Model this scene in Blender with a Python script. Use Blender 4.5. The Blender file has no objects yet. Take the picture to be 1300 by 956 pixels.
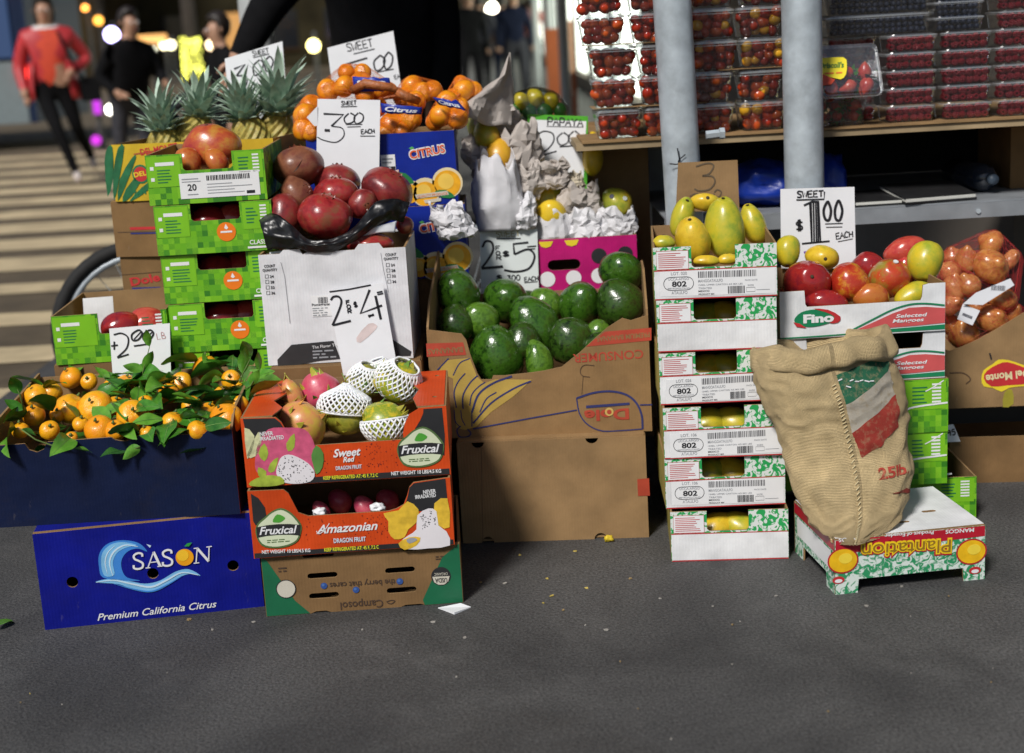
import bpy, bmesh, math, random
from mathutils import Vector, Matrix, Euler, noise
random.seed(7)
R_ = math.radians
SC = bpy.context.scene
COL = SC.collection

# ------------------------------------------------------------------ camera
FPX, CX, CY = 1805.0, 650.0, 433.0            # focal length and principal point, in pixels of the 1300 px wide photograph
CAM = Vector((0, 0, 1.12)); PITCH = R_(12.3); ROLL = R_(3.3)
FWD = Vector((0, math.cos(PITCH), -math.sin(PITCH)))
_r0 = Vector((1, 0, 0)); _u0 = _r0.cross(FWD)
RIGHT = _r0 * math.cos(ROLL) - _u0 * math.sin(ROLL)
UP = _r0 * math.sin(ROLL) + _u0 * math.cos(ROLL)
cd = bpy.data.cameras.new('camera'); cam = bpy.data.objects.new('camera', cd); COL.objects.link(cam)
cam.matrix_world = Matrix(((RIGHT.x, UP.x, -FWD.x, CAM.x), (RIGHT.y, UP.y, -FWD.y, CAM.y), (RIGHT.z, UP.z, -FWD.z, CAM.z), (0, 0, 0, 1)))
cd.sensor_fit = 'HORIZONTAL'; cd.sensor_width = 36.0; cd.lens = 36.0 * FPX / 1300.0
cd.shift_y = -45.0 / 1300.0
cd.clip_start = 0.05; cd.clip_end = 600
cd.dof.use_dof = True; cd.dof.focus_distance = 2.93; cd.dof.aperture_fstop = 2.8; cd.dof.aperture_blades = 0
SC.camera = cam

# ------------------------------------------------------------------ sky, sun, exposure
SUN_DIR = Vector((0.55, 1.0, -1.2)).normalized()          # the way the light travels
sun_el = math.asin(-SUN_DIR.z); sun_az = math.atan2(-SUN_DIR.x, -SUN_DIR.y)
W = bpy.data.worlds.new('World'); SC.world = W; W.use_nodes = True
wn = W.node_tree; wn.nodes.clear()
sky = wn.nodes.new('ShaderNodeTexSky'); sky.sky_type = 'NISHITA'; sky.sun_disc = False
sky.sun_elevation = sun_el; sky.sun_rotation = sun_az
bg = wn.nodes.new('ShaderNodeBackground'); bg.inputs[1].default_value = 0.040
wo = wn.nodes.new('ShaderNodeOutputWorld')
wn.links.new(sky.outputs[0], bg.inputs[0]); wn.links.new(bg.outputs[0], wo.inputs[0])
sl = bpy.data.lights.new('key_light', 'SUN'); sl.energy = 2.75; sl.angle = R_(11); sl.color = (1.0, 0.965, 0.92)
so = bpy.data.objects.new('key_light', sl); COL.objects.link(so); so.location = (-3, -4, 6)
so.rotation_euler = SUN_DIR.to_track_quat('-Z', 'Y').to_euler()
SC.view_settings.view_transform = 'Standard'; SC.view_settings.look = 'None'
SC.view_settings.exposure = 0.38; SC.view_settings.gamma = 1.0; SC.view_settings.use_curve_mapping = False
SC.render.engine = 'CYCLES'
try:
    SC.cycles.use_denoising = True; SC.cycles.denoiser = 'OPENIMAGEDENOISE'
except Exception: pass
SC.cycles.max_bounces = 8; SC.cycles.transparent_max_bounces = 24
SC.cycles.caustics_reflective = False; SC.cycles.caustics_refractive = False

# ------------------------------------------------------------------ measuring: photograph pixel -> place
def ray(px, py): return RIGHT * ((px - CX) / FPX) - UP * ((py - CY) / FPX) + FWD
def atz(px, py, z): d = ray(px, py); return CAM + d * ((z - CAM.z) / d.z)
def aty(px, py, y): d = ray(px, py); return CAM + d * (y / d.y)
def heap(px, py, y0, z0, s):
    d = ray(px, py); return CAM + d * ((z0 - s * y0 - CAM.z) / (d.z - s * d.y))
def mpp(p): return (Vector(p) - CAM).dot(FWD) / FPX        # metres per photograph pixel there

# ------------------------------------------------------------------ materials
MATS = {}
def M(name, col, rough=.6, var=.1, scale=25, bump=0., bscale=120, metal=0., spec=.5, coat=0., emit=None, es=1., dirt=0., sss=0.):
    if name in MATS: return MATS[name]
    m = bpy.data.materials.new(name); m.use_nodes = True; nt = m.node_tree; N = nt.nodes; L = nt.links
    b = N['Principled BSDF']
    tc = N.new('ShaderNodeTexCoord'); oi = N.new('ShaderNodeObjectInfo')
    ad = N.new('ShaderNodeVectorMath'); ad.operation = 'ADD'
    mu = N.new('ShaderNodeMath'); mu.operation = 'MULTIPLY'; mu.inputs[1].default_value = 17.
    L.new(oi.outputs['Random'], mu.inputs[0]); L.new(tc.outputs['Object'], ad.inputs[0]); L.new(mu.outputs[0], ad.inputs[1])
    n = N.new('ShaderNodeTexNoise'); n.inputs['Scale'].default_value = scale; n.inputs['Detail'].default_value = 5
    L.new(ad.outputs[0], n.inputs['Vector'])
    r = N.new('ShaderNodeValToRGB'); r.color_ramp.elements[0].position = .3; r.color_ramp.elements[1].position = .7
    c = Vector(col[:3])
    r.color_ramp.elements[0].color = (*(c * (1 - var)), 1); r.color_ramp.elements[1].color = (*[min(1, x) for x in c * (1 + var)], 1)
    L.new(n.outputs['Fac'], r.inputs['Fac']); out = r.outputs['Color']
    if dirt > 0:
        n2 = N.new('ShaderNodeTexNoise'); n2.inputs['Scale'].default_value = scale * .37; n2.inputs['Detail'].default_value = 9; n2.inputs['Roughness'].default_value = .7
        L.new(ad.outputs[0], n2.inputs['Vector'])
        r2 = N.new('ShaderNodeValToRGB'); r2.color_ramp.elements[0].position = .52; r2.color_ramp.elements[1].position = .72
        r2.color_ramp.elements[0].color = (0, 0, 0, 1); r2.color_ramp.elements[1].color = (dirt,) * 3 + (1,)
        L.new(n2.outputs['Fac'], r2.inputs['Fac'])
        mx = N.new('ShaderNodeMix'); mx.data_type = 'RGBA'; mx.inputs[7].default_value = (*(c * .45 + Vector((.02, .015, .01))), 1)
        L.new(r2.outputs['Color'], mx.inputs[0]); L.new(out, mx.inputs[6]); out = mx.outputs[2]
    L.new(out, b.inputs['Base Color'])
    b.inputs['Roughness'].default_value = rough; b.inputs['Metallic'].default_value = metal
    b.inputs['Specular IOR Level'].default_value = spec; b.inputs['Coat Weight'].default_value = coat; b.inputs['Coat Roughness'].default_value = .12
    if sss > 0:
        b.inputs['Subsurface Weight'].default_value = sss; b.inputs['Subsurface Radius'].default_value = (.01, .005, .002)
    if emit: b.inputs['Emission Color'].default_value = (*emit, 1); b.inputs['Emission Strength'].default_value = es
    if bump > 0:
        n3 = N.new('ShaderNodeTexNoise'); n3.inputs['Scale'].default_value = bscale; n3.inputs['Detail'].default_value = 4
        L.new(ad.outputs[0], n3.inputs['Vector'])
        bp = N.new('ShaderNodeBump'); bp.inputs['Strength'].default_value = bump; bp.inputs['Distance'].default_value = .003
        L.new(n3.outputs['Fac'], bp.inputs['Height']); L.new(bp.outputs[0], b.inputs['Normal'])
    MATS[name] = m; return m

def board(name, col, rough=.75, dirt=.35):
    """corrugated cardboard: fine flute ripple, mottled fibre colour, scuffs"""
    if name in MATS: return MATS[name]
    m = M(name, col, rough, .16, 14, 0, dirt=dirt, spec=.22); nt = m.node_tree; N = nt.nodes; L = nt.links; b = N['Principled BSDF']
    tc = [x for x in N if x.type == 'TEX_COORD'][0]
    w = N.new('ShaderNodeTexWave'); w.bands_direction = 'X'; w.inputs['Scale'].default_value = 48; w.inputs['Distortion'].default_value = 1.2; w.inputs['Detail'].default_value = 2
    L.new(tc.outputs['Object'], w.inputs['Vector'])
    n = N.new('ShaderNodeTexNoise'); n.inputs['Scale'].default_value = 9; n.inputs['Detail'].default_value = 6; L.new(tc.outputs['Object'], n.inputs['Vector'])
    a = N.new('ShaderNodeMath'); a.operation = 'MULTIPLY_ADD'; a.inputs[1].default_value = .1
    n4 = N.new('ShaderNodeMath'); n4.operation = 'MULTIPLY'; n4.inputs[1].default_value = 3.
    L.new(n.outputs['Fac'], n4.inputs[0]); L.new(w.outputs['Fac'], a.inputs[0]); L.new(n4.outputs[0], a.inputs[2])
    bp = N.new('ShaderNodeBump'); bp.inputs['Strength'].default_value = .35; bp.inputs['Distance'].default_value = .004
    L.new(a.outputs[0], bp.inputs['Height']); L.new(bp.outputs[0], b.inputs['Normal'])
    # scuffs where the ink or top layer has rubbed off, drawn out vertically
    src = b.inputs['Base Color'].links[0].from_socket; mp = N.new('ShaderNodeMapping'); mp.inputs['Scale'].default_value = (1, 1, .28); L.new(tc.outputs['Object'], mp.inputs['Vector'])
    n5 = N.new('ShaderNodeTexNoise'); n5.inputs['Scale'].default_value = 46; n5.inputs['Detail'].default_value = 9; n5.inputs['Roughness'].default_value = .75; L.new(mp.outputs[0], n5.inputs['Vector'])
    r5 = N.new('ShaderNodeValToRGB'); r5.color_ramp.elements[0].position = .62; r5.color_ramp.elements[1].position = .70; r5.color_ramp.elements[0].color = (0, 0, 0, 1); r5.color_ramp.elements[1].color = (.42, .42, .42, 1); L.new(n5.outputs['Fac'], r5.inputs['Fac'])
    m5 = N.new('ShaderNodeMix'); m5.data_type = 'RGBA'; m5.inputs[7].default_value = (*(Vector(col[:3]) * .72 + Vector((.10, .085, .07))), 1); L.new(r5.outputs['Color'], m5.inputs[0]); L.new(src, m5.inputs[6]); L.new(m5.outputs[2], b.inputs['Base Color'])
    return m

def cells(name, cols, cell, rough=.45, axis='XZ'):
    """printed squares: each cell takes one of the given inks"""
    if name in MATS: return MATS[name]
    m = M(name, cols[0], rough, .05, 20); nt = m.node_tree; N = nt.nodes; L = nt.links; b = N['Principled BSDF']
    tc = [x for x in N if x.type == 'TEX_COORD'][0]
    dv = N.new('ShaderNodeVectorMath'); dv.operation = 'SCALE'; dv.inputs['Scale'].default_value = 1 / cell
    fl = N.new('ShaderNodeVectorMath'); fl.operation = 'FLOOR'
    wn_ = N.new('ShaderNodeTexWhiteNoise'); wn_.noise_dimensions = '3D'
    ml = N.new('ShaderNodeVectorMath'); ml.operation = 'MULTIPLY'; ml.inputs[1].default_value = (1, 0, 1) if axis == 'XZ' else (0, 1, 1)
    L.new(tc.outputs['Object'], dv.inputs[0]); L.new(dv.outputs[0], fl.inputs[0]); L.new(fl.outputs[0], ml.inputs[0]); L.new(ml.outputs[0], wn_.inputs['Vector'])
    r = N.new('ShaderNodeValToRGB'); r.color_ramp.interpolation = 'CONSTANT'
    for i, c in enumerate(cols):
        e = r.color_ramp.elements[i] if i < 2 else r.color_ramp.elements.new(i / len(cols))
        e.position = i / len(cols); e.color = (*c, 1)
    L.new(wn_.outputs['Value'], r.inputs['Fac']); L.new(r.outputs['Color'], b.inputs['Base Color'])
    return m

def camo(name, ca, cb, scale, thr=.5, rough=.45, spread=.02):
    """two-ink blotchy print"""
    if name in MATS: return MATS[name]
    m = M(name, ca, rough, .05, 20); nt = m.node_tree; N = nt.nodes; L = nt.links; b = N['Principled BSDF']
    tc = [x for x in N if x.type == 'TEX_COORD'][0]
    n = N.new('ShaderNodeTexNoise'); n.inputs['Scale'].default_value = scale; n.inputs['Detail'].default_value = 3; n.inputs['Distortion'].default_value = 1.5
    L.new(tc.outputs['Object'], n.inputs['Vector'])
    r = N.new('ShaderNodeValToRGB'); r.color_ramp.elements[0].position = thr - spread; r.color_ramp.elements[1].position = thr + spread
    r.color_ramp.elements[0].color = (*ca, 1); r.color_ramp.elements[1].color = (*cb, 1)
    L.new(n.outputs['Fac'], r.inputs['Fac']); L.new(r.outputs['Color'], b.inputs['Base Color'])
    return m

def skin(name, cols, scale, rough=.3, coat=0., spots=None, bump=.08, bscale=220, axis_mix=.45, rand=True):
    """fruit skin: colours blended along the fruit and by patches, with lenticel spots"""
    if name in MATS: return MATS[name]
    m = M(name, cols[0], rough, .05, 20, bump, bscale, coat=coat); nt = m.node_tree; N = nt.nodes; L = nt.links; b = N['Principled BSDF']
    tc = [x for x in N if x.type == 'TEX_COORD'][0]; oi = [x for x in N if x.type == 'OBJECT_INFO'][0]
    ad = [x for x in N if x.type == 'VECT_MATH'][0]
    n = N.new('ShaderNodeTexNoise'); n.inputs['Scale'].default_value = scale * 3.2; n.inputs['Detail'].default_value = 8; n.inputs['Roughness'].default_value = .62
    L.new(ad.outputs[0], n.inputs['Vector'])
    sx = N.new('ShaderNodeSeparateXYZ'); L.new(tc.outputs['Generated'], sx.inputs[0])
    a = N.new('ShaderNodeMath'); a.operation = 'MULTIPLY'; a.inputs[1].default_value = axis_mix; L.new(sx.outputs['X'], a.inputs[0])
    c = N.new('ShaderNodeMath'); c.operation = 'MULTIPLY_ADD'; c.inputs[1].default_value = 2.3; L.new(n.outputs['Fac'], c.inputs[0]); L.new(a.outputs[0], c.inputs[2])
    d = N.new('ShaderNodeMath'); d.operation = 'SUBTRACT'; d.inputs[1].default_value = .65 + axis_mix * .5; L.new(c.outputs[0], d.inputs[0])
    r = N.new('ShaderNodeValToRGB')
    for i, cc in enumerate(cols):
        e = r.color_ramp.elements[i] if i < 2 else r.color_ramp.elements.new(1.)
        e.position = .1 + .8 * i / max(1, len(cols) - 1); e.color = (*cc, 1)
    L.new(d.outputs[0], r.inputs['Fac']); out = r.outputs['Color']
    if spots:
        v = N.new('ShaderNodeTexVoronoi'); v.inputs['Scale'].default_value = spots[1]; L.new(ad.outputs[0], v.inputs['Vector'])
        r3 = N.new('ShaderNodeValToRGB'); r3.color_ramp.elements[0].position = .06; r3.color_ramp.elements[1].position = .16
        r3.color_ramp.elements[0].color = (spots[2],) * 3 + (1,); r3.color_ramp.elements[1].color = (0, 0, 0, 1)
        L.new(v.outputs['Distance'], r3.inputs['Fac'])
        mx = N.new('ShaderNodeMix'); mx.data_type = 'RGBA'; mx.inputs[7].default_value = (*spots[0], 1)
        L.new(r3.outputs['Color'], mx.inputs[0]); L.new(out, mx.inputs[6]); out = mx.outputs[2]
    L.new(out, b.inputs['Base Color'])
    return m

def clear(name, tint=(.93, .95, .96), refl=.12, rough=.08, haze=0.):
    """thin clear plastic film or tub wall"""
    if name in MATS: return MATS[name]
    m = bpy.data.materials.new(name); m.use_nodes = True; nt = m.node_tree; N = nt.nodes; L = nt.links; N.clear()
    o = N.new('ShaderNodeOutputMaterial'); t = N.new('ShaderNodeBsdfTransparent'); t.inputs[0].default_value = (*tint, 1)
    g = N.new('ShaderNodeBsdfGlossy'); g.inputs['Roughness'].default_value = rough
    f = N.new('ShaderNodeFresnel'); f.inputs[0].default_value = 1.5
    ad = N.new('ShaderNodeMath'); ad.operation = 'MULTIPLY_ADD'; ad.inputs[1].default_value = 1.; ad.inputs[2].default_value = refl - .04; ad.inputs[1].default_value = .7
    L.new(f.outputs[0], ad.inputs[0])
    tc = N.new('ShaderNodeTexCoord'); n = N.new('ShaderNodeTexNoise'); n.inputs['Scale'].default_value = 70
    L.new(tc.outputs['Object'], n.inputs['Vector'])
    bp = N.new('ShaderNodeBump'); bp.inputs['Strength'].default_value = .4; bp.inputs['Distance'].default_value = .004
    L.new(n.outputs['Fac'], bp.inputs['Height']); L.new(bp.outputs[0], g.inputs['Normal'])
    mx = N.new('ShaderNodeMixShader'); L.new(ad.outputs[0], mx.inputs[0]); L.new(t.outputs[0], mx.inputs[1]); L.new(g.outputs[0], mx.inputs[2]); L.new(mx.outputs[0], o.inputs[0])
    if haze:
        df = N.new('ShaderNodeBsdfDiffuse'); df.inputs[0].default_value = (.72, .74, .76, 1); m2 = N.new('ShaderNodeMixShader'); m2.inputs[0].default_value = haze; L.new(mx.outputs[0], m2.inputs[1]); L.new(df.outputs[0], m2.inputs[2]); L.new(m2.outputs[0], o.inputs[0])
    MATS[name] = m; return m

def glow(name, col, s):
    if name in MATS: return MATS[name]
    m = bpy.data.materials.new(name); m.use_nodes = True; N = m.node_tree.nodes; b = N['Principled BSDF']
    b.inputs['Base Color'].default_value = (*[.08 * x for x in col], 1); b.inputs['Emission Color'].default_value = (*col, 1); b.inputs['Emission Strength'].default_value = s
    MATS[name] = m; return m

KRAFT = board('kraft cardboard', (.30, .185, .085)); KRAFT2 = board('brown cardboard', (.22, .125, .052)); KRAFTIN = board('cardboard inside', (.27, .17, .08))
WHITEB = board('white printed board', (.78, .78, .78), .5, .12); PAPER = M('sign card', (.84, .85, .87), .55, .04, 12, .05, 60, dirt=.06)
INK = M('black marker', (.012, .012, .016), .5, .3); WHITE = M('white ink', (.84, .84, .84), .5, .03); BLACK = M('black ink', (.02, .02, .022), .5, .2)
GREY = M('grey ink', (.32, .33, .35), .6, .1); RED = M('red ink', (.55, .03, .035), .5, .1); DKGREEN = M('dark green ink', (.01, .17, .07), .5, .1)
YELLOW = M('yellow ink', (.86, .66, .03), .5, .05); ORANGE = M('orange ink', (.80, .17, .025), .5, .08); BLUEI = M('blue ink', (.02, .035, .22), .5, .1)

# ------------------------------------------------------------------ mesh and object helpers
def mesh(name, v, f, mats, mi=None, smooth=False):
    me = bpy.data.meshes.new(name); me.from_pydata([tuple(x) for x in v], [], f)
    for m in (mats if isinstance(mats, (list, tuple)) else [mats]): me.materials.append(m)
    if mi: me.polygons.foreach_set('material_index', mi)
    if smooth: me.polygons.foreach_set('use_smooth', [True] * len(me.polygons))
    me.update(); return me
def link(name, me, parent=None, mat=None, kind=None):
    o = bpy.data.objects.new(name, me); COL.objects.link(o)
    if parent: o.parent = parent
    if mat is not None: o.matrix_local = mat
    if kind: o['kind'] = kind
    return o
def tag(o, label, cat, group=None):
    o['label'] = label; o['category'] = cat
    if group: o['group'] = group
    return o
def root(name, label, cat, mat=None, group=None):
    o = link(name, None); tag(o, label, cat, group)
    if mat is not None: o.matrix_world = mat; ROOTM[o.name] = mat.copy()
    else: ROOTM[o.name] = Matrix()
    return o
ROOTM = {}
class MB:
    def __init__(s): s.v = []; s.f = []; s.m = []; s.mats = []
    def mi(s, m):
        if m not in s.mats: s.mats.append(m)
        return s.mats.index(m)
    def add(s, v, f, m):
        o = len(s.v); s.v += [Vector(x) for x in v]; s.f += [tuple(i + o for i in q) for q in f]; s.m += [s.mi(m)] * len(f); return s
    def box(s, a, b, m, X=None):
        x0, y0, z0 = a; x1, y1, z1 = b
        v = [Vector(p) for p in ((x0, y0, z0), (x1, y0, z0), (x1, y1, z0), (x0, y1, z0), (x0, y0, z1), (x1, y0, z1), (x1, y1, z1), (x0, y1, z1))]
        if X is not None: v = [X @ p for p in v]
        return s.add(v, [(3, 2, 1, 0), (4, 5, 6, 7), (0, 1, 5, 4), (1, 2, 6, 5), (2, 3, 7, 6), (3, 0, 4, 7)], m)
    def tube(s, pts, r, m, n=8, closed=False, cap=True):
        pts = [Vector(p) for p in pts]; k = len(pts); rr = r if isinstance(r, (list, tuple)) else [r] * k
        v = []; f = []; up = Vector((.13, .31, .94))
        for i, p in enumerate(pts):
            a = pts[i - 1] if (i or closed) else p; b = pts[(i + 1) % k] if (i < k - 1 or closed) else p
            t = (b - a).normalized(); q = t.cross(up)
            if q.length < 1e-3: q = t.cross(Vector((1, 0, 0)))
            q.normalize(); w = t.cross(q)
            v += [p + (q * math.cos(j * 2 * math.pi / n) + w * math.sin(j * 2 * math.pi / n)) * rr[i] for j in range(n)]
        for i in range(k if closed else k - 1):
            for j in range(n):
                a = i * n + j; b = i * n + (j + 1) % n; c = ((i + 1) % k) * n + (j + 1) % n; d = ((i + 1) % k) * n + j
                f.append((a, d, c, b))
        if cap and not closed: f.append(tuple(range(n))); f.append(tuple(reversed(range((k - 1) * n, k * n))))
        return s.add(v, f, m)
    def build(s, name, parent=None, smooth=False, inv=None, kind=None):
        v = [inv @ p for p in s.v] if inv is not None else s.v
        return link(name, mesh(name, v, s.f, s.mats, s.m, smooth), parent, kind=kind)

def plate(poly, holes, t, to3, mat, edge=None):
    """a sheet cut to an outline (with holes) and given thickness; to3(u, v, d) maps to space, d going inward"""
    bm = bmesh.new(); es = []
    for loop in [poly] + list(holes):
        vs = [bm.verts.new((p[0], p[1], 0)) for p in loop]
        es += [bm.edges.new((vs[i], vs[(i + 1) % len(vs)])) for i in range(len(vs))]
    bmesh.ops.triangle_fill(bm, use_beauty=True, use_dissolve=False, edges=es, normal=(0, 0, 1))
    front = [[(v.co.x, v.co.y) for v in f.verts] for f in bm.faces]
    bm.free(); v = []; f = []; mi = []
    idx = {}
    def vid(p, d):
        k = (round(p[0], 6), round(p[1], 6), d)
        if k not in idx: idx[k] = len(v); v.append(to3(p[0], p[1], d))
        return idx[k]
    for tri in front:
        a = (tri[1][0] - tri[0][0]) * (tri[2][1] - tri[0][1]) - (tri[2][0] - tri[0][0]) * (tri[1][1] - tri[0][1])
        q = tri if a > 0 else tri[::-1]
        f.append([vid(p, 0.) for p in q]); mi.append(0); f.append([vid(p, t) for p in reversed(q)]); mi.append(1)
    for li, loop in enumerate([poly] + list(holes)):
        ar = sum(loop[i][0] * loop[(i + 1) % len(loop)][1] - loop[(i + 1) % len(loop)][0] * loop[i][1] for i in range(len(loop)))
        lp = loop if (ar > 0) == (li == 0) else loop[::-1]
        for i in range(len(lp)):
            p, q = lp[i], lp[(i + 1) % len(lp)]
            f.append([vid(p, t), vid(q, t), vid(q, 0.), vid(p, 0.)]); mi.append(1)
    return mesh('sheet', v, f, [mat, edge or mat], mi)

class Plane:
    """a flat face in the place: origin, unit axes; uv() reads where a photograph pixel falls on it"""
    def __init__(s, o, x, z):
        s.o = Vector(o); s.x = Vector(x).normalized(); z = Vector(z); s.z = (z - s.x * z.dot(s.x)).normalized(); s.n = s.x.cross(s.z)
        if s.n.dot(CAM - s.o) < 0: s.n = -s.n
    def uv(s, px, py):
        d = ray(px, py); t = (s.o - CAM).dot(s.n) / d.dot(s.n); p = CAM + d * t - s.o
        return (p.dot(s.x), p.dot(s.z))
    def pt(s, u, v, d=0.): return s.o + s.x * u + s.z * v - s.n * d

def catmull(pts, n=6, closed=False):
    P = [Vector((p[0], p[1])) for p in pts]; k = len(P); out = []
    if k < 3 and not closed: return P
    rng = range(k) if closed else range(k - 1)
    for i in rng:
        p1, p2 = P[i], P[(i + 1) % k]
        p0 = P[i - 1] if (i or closed) else p1 * 2 - p2
        p3 = P[(i + 2) % k] if (i + 2 < k or closed) else p2 * 2 - p1
        for j in range(n):
            t = j / n
            out.append(.5 * ((2 * p1) + (p2 - p0) * t + (2 * p0 - 5 * p1 + 4 * p2 - p3) * t * t + (3 * p1 - p0 - 3 * p2 + p3) * t ** 3))
    if not closed: out.append(P[-1])
    return out

_TXT = {}
def textmesh(s, shear=0., bold=0., space=1.):
    k = (s, shear, bold, space)
    if k in _TXT: return _TXT[k]
    c = bpy.data.curves.new('t', 'FONT'); c.body = s; c.shear = shear; c.offset = bold; c.space_character = space; c.fill_mode = 'BOTH'; c.resolution_u = 3
    o = bpy.data.objects.new('t', c); me = bpy.data.meshes.new_from_object(o)
    v = [(p.co.x, p.co.y) for p in me.vertices]; f = [tuple(p.vertices) for p in me.polygons]
    x0 = min(p[0] for p in v); x1 = max(p[0] for p in v); y1 = .72
    v = [((p[0] - x0) / (x1 - x0), p[1] / y1) for p in v]
    bpy.data.objects.remove(o); bpy.data.curves.remove(c); bpy.data.meshes.remove(me)
    _TXT[k] = (v, f); return _TXT[k]

HAND = {
 '0': [[(.5, 1), (.1, .75), (.05, .3), (.4, 0), (.85, .2), (.95, .7), (.5, 1)]], '1': [[(.3, .8), (.55, 1), (.5, 0)]],
 '2': [[(.05, .75), (.3, 1), (.75, .95), (.8, .6), (.4, .25), (.05, .02)], [(.05, .02), (.95, .06)]],
 '3': [[(.05, .95), (.85, .97), (.4, .6)], [(.4, .6), (.85, .5), (.9, .15), (.5, -.05), (.05, .08)]],
 '4': [[(.65, 1), (.05, .35), (1., .42)], [(.75, .75), (.72, -.1)]], '5': [[(.9, 1), (.25, .95), (.2, .6)], [(.2, .6), (.7, .65), (.9, .35), (.6, 0), (.1, .02)]],
 '9': [[(.9, .8), (.5, 1), (.1, .75), (.4, .5), (.88, .7), (.8, 0)]], 'A': [[(0, 0), (.5, 1), (1, 0)], [(.2, .4), (.85, .42)]],
 'B': [[(.1, 0), (.1, 1), (.7, .9), (.65, .55), (.1, .52)], [(.1, .52), (.9, .4), (.8, .02), (.1, 0)]], 'C': [[(.95, .85), (.5, 1), (.08, .6), (.2, .1), (.9, .1)]],
 'E': [[(.9, 1), (.1, .95), (.1, 0), (.95, .03)], [(.1, .5), (.8, .52)]], 'F': [[(.95, 1), (.1, .97), (.1, 0)], [(.1, .55), (.8, .55)]],
 'H': [[(.1, 1), (.1, 0)], [(.9, 1), (.9, 0)], [(.1, .5), (.9, .52)]], 'L': [[(.1, 1), (.12, 0), (.9, .02)]],
 'O': [[(.5, 1), (.08, .6), (.3, .03), (.85, .2), (.9, .75), (.5, 1)]], 'P': [[(.1, 0), (.12, 1), (.85, .95), (.8, .5), (.12, .5)]],
 'R': [[(.1, 0), (.12, 1), (.85, .9), (.75, .55), (.12, .52)], [(.4, .5), (.95, 0)]], 'S': [[(.9, .9), (.35, 1), (.15, .7), (.8, .4), (.75, .05), (.05, .08)]],
 'T': [[(0, .97), (1, 1)], [(.5, .98), (.48, 0)]], 'W': [[(0, 1), (.25, 0), (.5, .7), (.75, 0), (1, 1)]], 'Y': [[(0, 1), (.5, .5), (1, 1)], [(.5, .5), (.48, 0)]],
 '$': [[(.9, .8), (.4, .9), (.15, .65), (.8, .4), (.75, .15), (.1, .18)], [(.4, 1.1), (.38, -.05)], [(.62, 1.1), (.6, -.05)]], '.': [[(.4, 0), (.6, .06)]], '-': [[(0, .5), (1, .55)]],
}
SHARP = set('EFHLTWYA4')
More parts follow.
